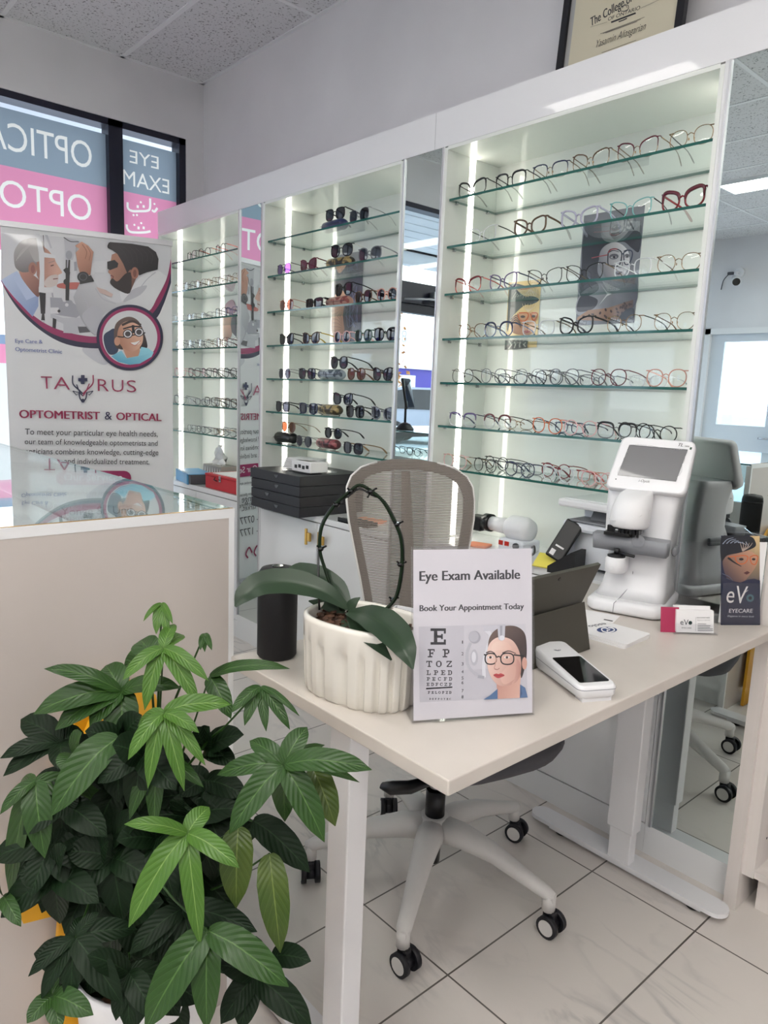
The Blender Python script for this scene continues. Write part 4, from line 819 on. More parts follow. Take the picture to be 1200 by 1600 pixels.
m.loft([rr4(-0.058, 0.032, -0.128, -0.02, 0.226, 0.043), rr4(-0.061, 0.034, -0.134, -0.02, 0.232, 0.045), rr4(-0.061, 0.035, -0.134, -0.02, 0.255, 0.046), rr4(-0.059, 0.036, -0.13, -0.02, 0.278, 0.046), rr4(-0.054, 0.036, -0.118, -0.02, 0.298, 0.044), rr4(-0.046, 0.034, -0.1, -0.02, 0.312, 0.038), rr4(-0.035, 0.03, -0.075, -0.02, 0.32, 0.025)]); m.tube([(-0.061, -0.1, 0.243), (-0.05, -0.126, 0.244), (-0.01, -0.13, 0.25), (0.02, -0.122, 0.262), (0.036, -0.09, 0.275)], 0.0012, 6); m.build('hood', 'white_paint', t, True)
m = MB(); m.loft([rr4(-0.055, -0.008, -0.135, -0.06, 0.108, 0.022), rr4(-0.057, -0.006, -0.14, -0.06, 0.113, 0.023), rr4(-0.057, -0.006, -0.14, -0.06, 0.145, 0.023), rr4(-0.054, -0.009, -0.137, -0.06, 0.149, 0.022)]); m.cyl((-0.037, -0.142, 0.124), (-0.037, -0.1385, 0.124), 0.005, 14); m.build('lens_support', 'white_plastic', t, True)
m = MB(); m.cyl((-0.032, -0.112, 0.149), (-0.032, -0.112, 0.153), 0.0225, 24); m.cyl((-0.032, -0.112, 0.153), (-0.032, -0.112, 0.157), 0.02, 24, r2=0.01); m.cyl((-0.032, -0.112, 0.157), (-0.032, -0.112, 0.17), 0.007, 16); m.tube([(-0.025, -0.115, 0.16), (0.015, -0.125, 0.158)], 0.004, 8)
for k in range(6): m.box((-0.03 + 0.009 * k, -0.105, 0.214), (0.006, 0.02, 0.018))
m.box((-0.035, -0.1, 0.208), (0.065, 0.04, 0.008)); m.box((-0.052, -0.108, 0.219), (0.018, 0.012, 0.02)); m.box((0.012, -0.085, 0.223), (0.014, 0.02, 0.03), bevel=0.003); m.box((-0.02, -0.09, 0.225), (0.06, 0.03, 0.01)); m.build('marking_pens', 'black_plastic', t, True)
m = MB(); zt = lambda x, y: 0.200 - 0.03 * (x + 0.1) * 0.25; m.loft([rr4(-0.098, 0.088, -0.105, -0.055, 0.16, 0.008, lambda x, y: 0.163 - 0.02 * (x + 0.1)), rr4(-0.1, 0.09, -0.108, -0.055, 0.2, 0.008, lambda x, y: 0.203 - 0.02 * (x + 0.1))]); m.cyl((0.018, -0.109, 0.196), (0.018, -0.104, 0.196), 0.016, 24); m.build('lens_table', 'gray_plastic', t, True)
m = MB(); m.tube([(-0.068, -0.0635, 0.1), (-0.02, -0.0625, 0.1)], 0.0006, 4); m.tube([(0.003, -0.062, 0.105), (0.003, -0.063, 0.07), (-0.018, -0.1, 0.036), (-0.02, -0.146, 0.034), (-0.02, -0.149, 0.01)], 0.0009, 4); m.tube([(0.03, -0.0605, 0.105), (0.03, -0.063, 0.055)], 0.0012, 4); m.build('seam', 'gray_plastic', t, True)
m = MB(); m.box((0.0905, 0.02, 0.16), (0.012, 0.05, 0.025), bevel=0.006); m.build('side_knob', 'gray_plastic', t, True)
m = MB()
for k in range(4): m.box((-0.075 + 0.05 * k, -0.1 if k < 2 else -0.1, 0.002), (0.02, 0.02, 0.004))
m.build('rubber_foot', 'black_plastic', t, True)
# tilted screen head
sc_ = [Vector(q) for q in ((-0.092, -0.055, 0.318), (0.11, -0.055, 0.318), (0.116, 0.005, 0.452), (-0.07, 0.005, 0.455))]
u_ = (sc_[1] - sc_[0]).normalized(); n_ = u_.cross(sc_[3] - sc_[0]).normalized()
def inset(qs, k): c = sum(qs, Vector()) / 4; return [q + (c - q).normalized() * k for q in qs]
def rq(qs, r, off, n=5):
    o = []
    for i in range(4):
        a, b, c = qs[i - 1], qs[i], qs[(i + 1) % 4]; p = b + (a - b).normalized() * r; q = b + (c - b).normalized() * r
        for k in range(n + 1): s = k / n; o.append(p * (1 - s) ** 2 + b * 2 * s * (1 - s) + q * s * s + n_ * off)
    return o
m = MB(); m.loft([rq(inset(sc_, 0.006), 0.016, -0.03), rq(sc_, 0.02, -0.024), rq(sc_, 0.02, -0.004), rq(inset(sc_, 0.006), 0.018, 0.0)]); m.build('screen_head', 'white_plastic', t, True)
WMt = WM(t); nW = (WMt.to_3x3() @ n_).normalized(); pW = WMt @ sc_[0]
a = Art(pW + nW * 0.0006, WMt.to_3x3() @ u_, nW, 0.0001, px=True); a.scale(900, 660, 1 / 6)
a.poly((92, 92, 96), [(503, 213), (1047, 258), (935, 552), (390, 492)]); a.line((52, 52, 56), [(503, 213), (1047, 258), (935, 552), (390, 492), (503, 213)], 7, False); a.build('screen', t, 'print_gloss')
a = Art(pW + nW * 0.0006, WMt.to_3x3() @ u_, nW, 0.0001, px=True); a.scale(900, 660, 1 / 6)
a.text('TL', (958, 222), (1000, 226), (20, 20, 22), 0.02, 1.0, 0.3); a.text('- 5800', (1004, 228), (1062, 232), (20, 20, 22), 0.02, 0.9, 0.2); a.poly((30, 70, 50), [(1070, 232), (1090, 235), (1082, 258), (1064, 254)]); a.build('model_lettering', t); a = Art(pW + nW * 0.0006, WMt.to_3x3() @ u_, nW, 0.0001, px=True); a.scale(900, 660, 1 / 6); a.text('i-Optik', (585, 556), (692, 566), (30, 30, 34), 0.0, 1.0, 0.3); a.build('brand_lettering', t); a = Art(pW + nW * 0.0006, WMt.to_3x3() @ u_, nW, 0.0001, px=True); a.scale(900, 660, 1 / 6); a.ell((15, 15, 15), (374, 531), 6); a.build('power_light', t)
m = MB()
for q in ((1000, 1),): pass
rr = random.Random(9)
for e0, e1 in (((503, 213), (1047, 258)), ((503, 213), (390, 492)), ((1047, 258), (935, 552))):
    pts = []
    for k in range(9):
        s = k / 8; x = e0[0] + (e1[0] - e0[0]) * s + rr.uniform(-14, 14); y = e0[1] + (e1[1] - e0[1]) * s + rr.uniform(-10, 18); pts.append(onp(900 + x / 6, 660 + y / 6, pW + nW * 0.0012, nW) + nW * rr.uniform(0, 0.002))
    m.tube(pts, 0.0007, 4)
m.build('film_edge', 'plastic_wrap', t)

# ---- printer, phone cradle, frame warmer, cloths on the deck behind
t = thing('printer', (-1.19, 2.12, 0.795), 'white printer with a grey paper tray behind the lens meter', 'printer')
m = MB(); m.span((-0.19, -0.085, 0), (-0.155, 0.11, 0.155), bevel=0.006); m.span((0.155, -0.085, 0), (0.19, 0.11, 0.155), bevel=0.006); m.span((-0.165, -0.06, 0.012), (0.165, 0.11, 0.13)); m.span((-0.19, -0.09, 0.125), (0.19, 0.112, 0.16), bevel=0.012); m.span((-0.165, 0.0, 0.155), (-0.13, 0.1, 0.22)); m.span((0.13, 0.0, 0.155), (0.165, 0.1, 0.22)); m.build('body', 'cool_white', t, True)
m = MB(); m.span((-0.2, -0.11, 0.205), (0.2, 0.112, 0.232), bevel=0.008); m.span((-0.18, -0.1, 0.231), (0.2, 0.112, 0.236), bevel=0.002); m.build('scanner_lid', 'white_plastic', t, True)
m = MB(); m.span((-0.165, -0.095, 0.159), (0.165, 0.05, 0.166), bevel=0.003); m.loft([[(-0.11, -0.05, 0.166), (-0.05, -0.05, 0.166), (-0.075, 0.0, 0.206), (-0.125, 0.0, 0.206)], [(-0.11, -0.045, 0.164), (-0.05, -0.045, 0.164), (-0.075, 0.005, 0.204), (-0.125, 0.005, 0.204)]], smooth=False); m.build('paper_tray', 'gray_plastic', t, True)
m = MB(); m.box((-0.17, -0.0905, 0.012), (0.012, 0.002, 0.008)); m.build('logo_plate', 'black_plastic', t, True)
o = MB(); o.box((-1.13, 2.06, 0.795 + 0.2375), (0.06, 0.05, 0.003)); o = o.build('microfibre_cloth', 'orange_cloth'); tag(o, 'orange cloth lying on top of the printer lid', 'cloth', 'orange lens cloths')
t = thing('phone_cradle', (-1.345, 1.99, 0.795), 'black angled desk phone stand with yellow notes beside the printer', 'phone stand', math.radians(12))
Mt = Matrix.Translation((0, 0.015, 0.095)) @ Matrix.Rotation(math.radians(22), 4, 'Y') @ Matrix.Rotation(math.radians(-20), 4, 'X')
m = MB(); m.box((0, 0, 0), (0.062, 0.012, 0.14), M=Mt, bevel=0.008); m.build('handset', 'black_plastic', t, True)
m = MB(); m.box((-0.012, -0.007, -0.05), (0.016, 0.002, 0.02), M=Mt); m.box((0.0, -0.007, -0.025), (0.03, 0.002, 0.006), M=Mt); m.build('label_window', 'paper', t, True)
m = MB(); m.prism([(-0.03, 0), (0.06, 0), (0.06, 0.075), (0.045, 0.075), (-0.03, 0.02)], 0.09, Matrix(((1, 0, 0, 0.01), (0, 0, 1, -0.06), (0, 1, 0, 0), (0, 0, 0, 1)))); m.build('base', 'black_matte', t, True)
o = MB(); o.box((0, 0, 0), (0.07, 0.07, 0.004), M=Matrix.Translation((-1.4, 1.985, 0.815)) @ Matrix.Rotation(0.25, 4, 'Z') @ Matrix.Rotation(0.5, 4, 'X')); o = o.build('sticky_note', 'yellow_paper'); tag(o, 'yellow sticky note pad propped against the black phone stand', 'sticky notes')
t = thing('frame_warmer', (-1.60, 2.1, 0.795), 'grey-white eyeglass frame warmer with a black nozzle and red switches', 'frame warmer')
Wd = 2.1
def wv(x, y, dz=0): return ony(x, y, Wd)
a0, a1 = wv(730, 817), wv(838, 816)
m = MB(); zc = 0.878
m.lathe([(0.03, 0.0), (0.044, 0.02), (0.046, 0.05), (0.045, 0.085), (0.036, 0.108), (0.01, 0.109)], seg=28, M=Matrix.Translation((-1.66, Wd, zc)) @ Matrix.Rotation(math.pi / 2, 4, 'Y')); m.cyl((-1.735, Wd, zc), (-1.655, Wd, zc), 0.026, 24, r2=0.03); m.build('barrel', 'white_plastic', t)
m = MB(); m.cyl((-1.765, Wd, zc), (-1.735, Wd, zc), 0.033, 24); m.box((-1.80, Wd, zc - 0.008), (0.07, 0.06, 0.055), bevel=0.006); m.build('nozzle', 'black_plastic', t)
m = MB(); m.span((-1.66, Wd - 0.05, 0.797), (-1.545, Wd + 0.05, 0.842), bevel=0.008); m.build('base', 'cool_white', t)
m = MB(); m.box((-1.645, Wd - 0.051, 0.826), (0.018, 0.004, 0.016)); m.box((-1.618, Wd - 0.051, 0.826), (0.018, 0.004, 0.016)); m.build('switch', 'red_switch', t)
m = MB(); m.cyl((-1.575, Wd - 0.05, 0.824), (-1.575, Wd - 0.058, 0.824), 0.012, 18); m.build('dial', 'dark_gray', t)
m = MB(); m.tube(catmull([(-1.545, Wd, 0.82), (-1.52, Wd - 0.02, 0.83), (-1.50, Wd - 0.05, 0.81), (-1.52, Wd - 0.09, 0.80), (-1.56, Wd - 0.1, 0.80)], 5), 0.004, 6); m.build('cord', 'black_plastic', t)
def cloth(x, y, z, rz, s, label):
    o = MB(); o.box((0, 0, 0.005), (s, s * 0.8, 0.01), M=Matrix.Translation((x, y, z)) @ Matrix.Rotation(rz, 4, 'Z'), bevel=0.003); o = o.build('microfibre_cloth', 'orange_cloth'); tag(o, label, 'cloth', 'orange lens cloths')
cloth(-1.74, 2.04, 0.795, 0.3, 0.08, 'folded orange cloth lying in front of the frame warmer nozzle')
cloth(-2.42, 2.08, 0.775, 0.2, 0.13, 'folded orange cloth lying beside the black drawer boxes')
t = thing('pen_tray', (-2.40, 2.0, 0.775), 'black pen tray on the deck right of the black drawer boxes', 'tray')
m = MB(); m.span((-0.1, -0.03, 0), (0.1, 0.03, 0.006)); m.span((-0.1, -0.03, 0), (0.1, -0.026, 0.02)); m.span((-0.1, 0.026, 0), (0.1, 0.03, 0.02)); m.cyl((-0.09, -0.01, 0.012), (0.08, 0.005, 0.012), 0.006, 8); m.build('body', 'black_plastic', t, True)

# ---- acrylic stand, brochure, business cards
t = thing('brochure_holder', (-0.80, 1.86, TZ), 'clear acrylic brochure holder beside the lens meter, holding the dark eye care leaflet', 'brochure holder')
bA, bB = Vector((-0.752, 1.822, TZ)), Vector((-0.692, 1.909, TZ)); bd = (bB - bA).normalized(); bn = Vector((bd.y, -bd.x, 0))
def q4(o, s0, s1, z0, z1, th): 
    A_ = bA + bd * s0 + bn * o; B_ = bA + bd * s1 + bn * o; return [[A_ + ZV * z0, B_ + ZV * z0, B_ + ZV * z1, A_ + ZV * z1], [A_ + ZV * z0 - bn * th, B_ + ZV * z0 - bn * th, B_ + ZV * z1 - bn * th, A_ + ZV * z1 - bn * th]]
m = MB(); m.loft(q4(0.006, -0.004, 0.11, 0.004, 0.11, 0.002), smooth=False); m.loft(q4(-0.016, -0.004, 0.11, 0.0, 0.235, 0.002), smooth=False); m.loft(q4(0.006, -0.004, 0.11, 0.001, 0.004, 0.024), smooth=False); m.build('shell', 'acrylic', t)
t2 = thing('eye_care_leaflet', (-0.722, 1.865, TZ + 0.01), 'dark blue eye care leaflet with a woman in orange glasses, standing in clear holder', 'leaflet')
m = MB(); m.loft(q4(0.0005, 0.0, 0.104, 0.006, 0.213, 0.004), smooth=False); m.build('booklet', 'paper', t2)
a = Art(bA + bn * 0.001, bd, bn, 0.00008); a.scale(1060, 680, 0.2)
a.poly((24, 32, 62), [(333, 785), (636, 785), (634, 1490), (330, 1490)]); a.poly((150, 128, 100), [(560, 787), (635, 787), (635, 1130), (440, 1190), (470, 900)], g=(620, 820, (204, 176, 130), 520, 1180, (34, 40, 66))); a.poly((205, 178, 130), [(600, 787), (635, 787), (635, 1000), (590, 1000)], g=(620, 800, (214, 188, 140), 600, 1000, (150, 128, 102)))
a.poly((120, 92, 82), [(345, 985), (400, 930), (520, 900), (600, 930), (615, 1000), (560, 1090), (470, 1170), (380, 1120)], True, g=(600, 930, (196, 150, 122), 380, 1120, (66, 56, 66))); a.poly((20, 24, 34), [(334, 800), (420, 787), (560, 790), (600, 830), (600, 870), (540, 900), (470, 920), (380, 940), (334, 980)], True)
for k in range(7): a.line((150, 160, 178), [(345 + 30 * k, 850 - 3 * k), (380 + 26 * k, 815 + 6 * k), (430 + 20 * k, 800 + 12 * k)], 7, True, 3)
for k in range(5): a.line((176, 160, 150), [(500, 905), (490 + 16 * k, 870), (480 + 24 * k, 840)], 8, True, 3)
a.line((24, 24, 32), [(385, 955), (430, 990), (490, 1025)], 18, True, 4); a.line((200, 105, 60), [(440, 950), (455, 990), (490, 1005), (525, 990), (540, 950), (500, 938), (440, 948)], 8); a.line((200, 105, 60), [(555, 955), (570, 1000), (600, 1005), (618, 950), (590, 938), (556, 952)], 8); a.line((200, 105, 60), [(390, 950), (440, 945)], 8); a.ell((40, 34, 36), (488, 968), 18, 10); a.ell((40, 34, 36), (585, 968), 14, 9); a.poly((84, 44, 46), [(505, 1075), (535, 1060), (556, 1072), (530, 1088)])
for k in range(4): a.line((92, 98, 124), [(340, 1080 + 26 * k), (400, 1110 + 20 * k), (450, 1180 + 5 * k)], 5, True, 2)
a.poly((24, 30, 56), [(333, 1095), (380, 1120), (430, 1140), (480, 1150), (540, 1125), (590, 1120), (634, 1135), (634, 1200), (333, 1200)], g=(480, 1100, (44, 46, 70), 480, 1180, (22, 30, 60))); a.poly((20, 30, 62), [(333, 1180), (634, 1190), (634, 1490), (330, 1490)])
a.text('eV', (365, 1305), (520, 1312), (236, 234, 232), 0.0, 1.25); a.line((236, 234, 232), [(478, 1310), (505, 1240), (540, 1208)], 9, True, 3); a.ell((70, 110, 120), (556, 1270), 30); a.ell((20, 30, 40), (556, 1270), 14)
a.text('EYECARE', (390, 1384), (573, 1384), (226, 226, 230), 0.012, 0.9); a.text('Elegance in every look', (378, 1416), (586, 1420), (200, 204, 214), 0.0, 0.8, 0.25); a.build('cover_print', t2, 'print_gloss')
t = thing('acrylic_stand', (-0.84, 1.80, TZ), 'large empty clear acrylic sign stand between the lens meter and the leaflet', 'sign stand')
c0, c1 = Vector((-0.835, 1.757, TZ)), Vector((-0.725, 1.925, TZ)); cd = (c1 - c0).normalized(); cn = Vector((cd.y, -cd.x, 0))
def q5(o, s0, s1, z0, z1, th, lean=0.03):
    A_ = c0 + cd * s0 + cn * o; B_ = c0 + cd * s1 + cn * o; return [[A_ + ZV * z0, B_ + ZV * z0, B_ + ZV * z1 - cn * lean, A_ + ZV * z1 - cn * lean], [A_ + ZV * z0 - cn * th, B_ + ZV * z0 - cn * th, B_ + ZV * z1 - cn * (lean + th), A_ + ZV * z1 - cn * (lean + th)]]
m = MB(); m.loft(q5(0, 0, 0.16, 0.002, 0.2, 0.003, 0.02), smooth=False); m.loft(q5(0.02, 0, 0.16, 0.0, 0.003, 0.06, 0), smooth=False); m.build('sheet', 'acrylic', t)
t = thing('business_card_holder', (-0.74, 1.69, TZ), 'clear holder of white business cards with a dark logo, at the desk edge', 'card holder')
k0, k1 = Vector((-0.779, 1.653, TZ)), Vector((-0.715, 1.728, TZ)); kd2 = (k1 - k0).normalized(); kn2 = Vector((kd2.y, -kd2.x, 0))
def q6(o, s0, s1, z0, z1, th, lean=0.012):
    A_ = k0 + kd2 * s0 + kn2 * o; B_ = k0 + kd2 * s1 + kn2 * o; return [[A_ + ZV * z0, B_ + ZV * z0, B_ + ZV * z1 - kn2 * lean, A_ + ZV * z1 - kn2 * lean], [A_ + ZV * z0 - kn2 * th, B_ + ZV * z0 - kn2 * th, B_ + ZV * z1 - kn2 * (lean + th), A_ + ZV * z1 - kn2 * (lean + th)]]
m = MB(); m.loft(q6(0.0, -0.003, 0.102, 0.003, 0.026, 0.002, 0.005), smooth=False); m.loft(q6(0.0, -0.003, 0.102, 0.0, 0.003, 0.04, 0.0), smooth=False); m.loft(q6(-0.022, -0.003, 0.102, 0.003, 0.04, 0.002), smooth=False); m.build('shell', 'acrylic', t)
def cards(name, label, o, s0, s1, z1, th, group):
    c = thing(name, k0 + kd2 * ((s0 + s1) / 2) + kn2 * o, label, 'business cards', group=group); m = MB(); m.loft(q6(o, s0, s1, 0.004, z1, th), smooth=False); m.build('stack', 'paper', c); return c
c = cards('business_cards', 'white business cards with a dark logo in the front of the clear holder', -0.006, 0.003, 0.094, 0.056, 0.010, 'business cards in the holder')
Np = (kn2 + ZV * (0.012 / 0.052)).normalized(); a = Art(k0 + kn2 * (-0.0052) + ZV * 0.004, kd2, Np, 0.00008); a.scale(1060, 680, 0.2)
a.text('eV', (15, 1480), (78, 1484), (38, 50, 56), 0.0, 1.0); a.ell((40, 74, 70), (93, 1466), 15); a.ell((20, 30, 30), (93, 1466), 8); a.text('EYECARE', (26, 1510), (102, 1512), (60, 64, 70), 0.0, 0.8)
a.text('EVO EYECARE', (145, 1430), (245, 1430), (50, 54, 60), 0.01, 0.8); a.text('Elegance in every look', (146, 1447), (246, 1447), (70, 74, 80), 0.0, 0.8, 0.2)
for k, w in enumerate((66, 100, 96, 118, 120)): a.line((96, 98, 104), [(150, 1474 + 13 * k), (150 + w, 1475 + 13 * k)], 4, False)
a.line((150, 152, 156), [(135, 1420), (133, 1530)], 2, False); a.build('card_print', c)
c = cards('business_cards', 'white and crimson business cards standing behind the white ones in the clear holder', -0.0175, 0.0, 0.09, 0.064, 0.004, 'business cards in the holder')
a = Art(k0 + kn2 * (-0.0168) + ZV * 0.004, kd2, Np, 0.00008); a.scale(1060, 680, 0.2); a.text('MORGAN LANE' if False else 'OPTOMETRY', (92, 1350), (158, 1350), (70, 70, 76), 0.0, 0.8); a.line((120, 120, 126), [(92, 1362), (150, 1364)], 4, False); a.line((120, 120, 126), [(92, 1374), (168, 1375)], 4, False); a.build('card_print', c)
c = thing('crimson_card', k0 + kd2 * -0.01, 'crimson business card standing at the side of the clear card holder', 'business cards')
m = MB(); m.loft(q6(-0.013, -0.032, 0.012, 0.001, 0.06, 0.0015), smooth=False); m.build('stack', mat('crimson', (170, 45, 85), 0.6), c)

# ---- eye exam sign in a slanted clear holder
sA, sB = Vector((-0.815, 0.812, TZ + 0.003)), Vector((-0.71, 1.006, TZ + 0.003)); sd_ = (sB - sA).normalized(); sn0 = Vector((sd_.y, -sd_.x, 0)); th = math.radians(10); sup = -sn0 * math.sin(th) + ZV * math.cos(th); sn = sd_.cross(sup)
t = thing('sign_holder', (sA + sB) / 2 - ZV * 0.003, 'slanted clear acrylic sign holder on the near desk corner', 'sign holder')
def sq(u0, u1, v0, v1, o, th_): return [[sA + sd_ * u + sup * v + sn * oo for u, v in ((u0, v0), (u1, v0), (u1, v1), (u0, v1))] for oo in (o, o - th_)]
SW = 0.2205
m = MB(); m.loft(sq(0, SW, 0, 0.293, 0.003, 0.0022), smooth=False); m.loft(sq(0, SW, 0, 0.293, -0.0008, 0.0022), smooth=False)
f0 = [sA - ZV * 0.003 + sd_ * u + sn0 * v for u, v in ((0, 0.003), (SW, 0.003), (SW, -0.085), (0, -0.085))]; m.loft([f0, [q + ZV * 0.0025 for q in f0]], smooth=False); m.build('acrylic_shell', 'acrylic', t)
t = thing('eye_exam_sign', (sA + sB) / 2, 'printed sign reading Eye Exam Available with a letter chart and a woman in glasses', 'sign')
a = Art(sA + sn * 0.0002, sd_, sn, 0.00002); a.scale(0, 0, 1)
a._face([sA + sd_ * u + sup * v for u, v in ((0.003, 0.002), (SW - 0.003, 0.002), (SW - 0.003, 0.288), (0.003, 0.288))], (222, 219, 226)); a.k += 1
a.text('Eye Exam Available', (655.8, 907.6), (812.2, 904.4), (44, 44, 50), 0.034); a.text('Book Your Appointment Today', (655.8, 955.0), (818.3, 951.6), (44, 44, 50), 0.034)
a.scale(640, 860, 0.28333)
a.poly((205, 203, 212), [(50, 420), (640, 405), (650, 810), (55, 838)]); a.poly((214, 212, 220), [(300, 414), (640, 405), (645, 640), (300, 660)])
SER = dict(E=[(1, 0, 2, 5), (0, 4.2, 4.5, 5), (0, 0, 4.5, .8), (2, 2.1, 3.4, 2.9), (3.9, 3.4, 4.5, 5), (3.9, 0, 4.5, 1.6), (3.1, 1.7, 3.6, 3.3)], F=[(1, 0, 2, 5), (0, 4.2, 4.5, 5), (0, 0, 3, .8), (2, 2.1, 3.4, 2.9), (3.9, 3.4, 4.5, 5), (3.1, 1.7, 3.6, 3.3)], P=[(1, 0, 2, 5), (0, 4.2, 3.7, 5), (0, 0, 3, .8), (2, 2, 3.7, 2.8), (3.4, 2.5, 4.4, 4.5)], T=[(0, 4.2, 4.5, 5), (1.75, 0, 2.75, 5), (1, 0, 3.5, .8), (0, 3.3, .6, 5), (3.9, 3.3, 4.5, 5)], O=[(.1, 1.2, 1.1, 3.8), (3.4, 1.2, 4.4, 3.8), (1.2, 4.2, 3.3, 5), (1.2, 0, 3.3, .8), (.5, .5, 1.4, 1.4), (3.1, .5, 4, 1.4), (.5, 3.6, 1.4, 4.5), (3.1, 3.6, 4, 4.5)], L=[(1, 0, 2, 5), (0.2, 4.2, 2.8, 5), (0.2, 0, 4.4, .8), (3.7, 0, 4.4, 2)], D=[(.8, 0, 1.7, 5), (0, 4.2, 3.4, 5), (0, 0, 3.4, .8), (3.4, 1, 4.4, 4), (3, .5, 3.9, 1.4), (3, 3.6, 3.9, 4.5)], C=[(.1, 1.2, 1.1, 3.8), (1.2, 4.2, 3.4, 5), (1.2, 0, 3.4, .8), (.5, .5, 1.4, 1.4), (.5, 3.6, 1.4, 4.5), (3.6, 3.3, 4.2, 5), (3.4, .6, 4.2, 1.6)], Z=[(0.2, 4.2, 4.4, 5), (0.2, 0, 4.4, .8), (0.2, 3.4, .9, 5), (3.7, 0, 4.4, 1.6)])
INK = (32, 30, 38)
def slab_letter(ch, x, y, w, h):
    for r in SER[ch]:
        a._face([a.pt((x + q[0] / 4.5 * w, y - q[1] / 5 * h)) for q in ((r[0], r[1]), (r[2], r[1]), (r[2], r[3]), (r[0], r[3]))], INK)
    if ch == 'Z': a._face([a.pt((x + q[0] / 4.5 * w, y - q[1] / 5 * h)) for q in ((0.2, 0.6), (1.3, 0.6), (4.4, 4.4), (3.3, 4.4))], INK)
    a.k += 1
slab_letter('E', 115, 520, 85, 90)
for row, y, xs, w, h in (('FP', 590, (100, 182), 38, 46), ('TOZ', 643, (92, 145, 202), 32, 34), ('LPED', 687, (92, 133, 172, 210), 24, 26), ('PECFD', 718, (94, 124, 156, 188, 216), 18, 19), ('EDFCZP', 747, (93, 118, 142, 167, 191, 216), 16, 17), ('FELOPZD', 790, (100, 120, 139, 158, 178, 198, 217), 13, 14), ('DEFPOTEC', 823, (108, 123, 139, 155, 171, 187, 203, 218), 9, 9)):
    for ch, x in zip(row, xs): slab_letter(ch, x, y, w, h)
a.poly(INK, [(90, 758), (235, 750), (235, 757), (90, 766)])
for d_, y in zip('12345678', (514, 578, 634, 677, 712, 737, 782, 816)): a.text(d_, (285 if d_ != '1' else 288, y), (296 if d_ != '1' else 293, y), (60, 58, 66), 0.0, 1.0, h=0.0056)
G1, G2, G3 = (188, 188, 198), (170, 170, 182), (222, 222, 230)
a.ell(G2, (357, 478), 32, 34); a.ell(G1, (352, 474), 27, 30); a.line(G1, [(335, 510), (318, 560), (318, 620), (345, 665), (400, 700)], 16); a.line(G3, [(410, 700), (408, 620), (430, 540), (445, 470), (420, 440)], 20); a.ell(G1, (355, 590), 20, 45); a.ell(G3, (353, 588), 12, 30); a.line(G2, [(375, 695), (410, 700)], 16)
a.poly((200, 200, 210), [(405, 418), (530, 408), (530, 440), (405, 446)])
HA, SK, SK2, SK3 = (72, 58, 58), (222, 180, 166), (205, 158, 145), (234, 198, 186)
a.poly(HA, [(432, 560), (436, 490), (470, 440), (530, 416), (590, 420), (632, 455), (644, 520), (642, 600), (625, 680), (612, 700), (608, 620), (590, 540), (520, 480), (450, 520)], True, g=(460, 430, (112, 92, 86), 640, 560, (52, 42, 44)))
a.poly(SK2, [(478, 730), (612, 690), (606, 760), (612, 812), (484, 818)], g=(480, 740, (196, 146, 132), 606, 800, (220, 178, 164))); a.ell(SK2, (632, 622), 14, 34); a.poly(SK, [(432, 530), (470, 485), (520, 478), (570, 500), (604, 560), (614, 640), (604, 700), (570, 735), (510, 748), (470, 728), (440, 680), (426, 620)], True, g=(450, 560, (238, 206, 194), 612, 640, (196, 150, 138))); a.poly(SK3, [(500, 690), (540, 640), (580, 640), (590, 690), (550, 728), (515, 735)], True, g=(500, 690, (224, 186, 174), 595, 690, (206, 162, 150))); a.poly(SK3, [(455, 520), (490, 500), (540, 510), (560, 545), (500, 550), (455, 548)], True, g=(470, 510, (240, 212, 200), 560, 540, (224, 184, 170)))
a.poly(SK2, [(590, 600), (612, 640), (604, 700), (562, 738), (582, 690)], True, g=(562, 690, (212, 168, 156), 612, 690, (184, 136, 124)))
a.poly((86, 116, 158), [(405, 822), (440, 800), (484, 762), (484, 818)]); a.poly((86, 116, 158), [(608, 738), (636, 756), (650, 810), (606, 813)]); a.poly((66, 92, 132), [(610, 740), (620, 790), (606, 813)])
a.line(HA, [(420, 565), (445, 556), (470, 568)], 7, True, 4); a.line(HA, [(510, 566), (545, 554), (585, 568)], 7, True, 4)
for cx, cy, rx, ry in ((446, 597, 31, 30), (537, 597, 36, 31)):
    a.line((24, 22, 28), [(cx + rx * math.copysign(abs(math.cos(q)) ** 0.8, math.cos(q)), cy + ry * math.copysign(abs(math.sin(q)) ** 0.8, math.sin(q))) for q in [k * math.pi / 8 for k in range(17)]], 7)
    a.ell((238, 232, 232), (cx - 2, cy - 8), 15, 6); a.ell((70, 52, 46), (cx - 2, cy - 8), 7, 7)
a.line((24, 22, 28), [(477, 590), (490, 584), (502, 590)], 7); a.line((24, 22, 28), [(572, 575), (628, 582)], 8, False); a.line((24, 22, 28), [(408, 574), (420, 576)], 8, False)
a.line(SK2, [(478, 590), (470, 630), (466, 650), (482, 658)], 5); a.line((170, 120, 110), [(466, 652), (482, 656), (494, 648)], 4); a.poly((190, 76, 80), [(460, 687), (476, 678), (488, 681), (502, 677), (522, 688), (500, 700), (482, 703)], True); a.line((140, 50, 56), [(462, 688), (490, 689), (520, 688)], 3)
a.poly((196, 196, 206), [(482, 410), (526, 406), (522, 490), (505, 498), (488, 490)]); a.poly((160, 160, 172), [(496, 415), (510, 414), (508, 480), (498, 480)]); a.ell((225, 225, 232), (507, 482), 14, 14)
a.build('print', t)
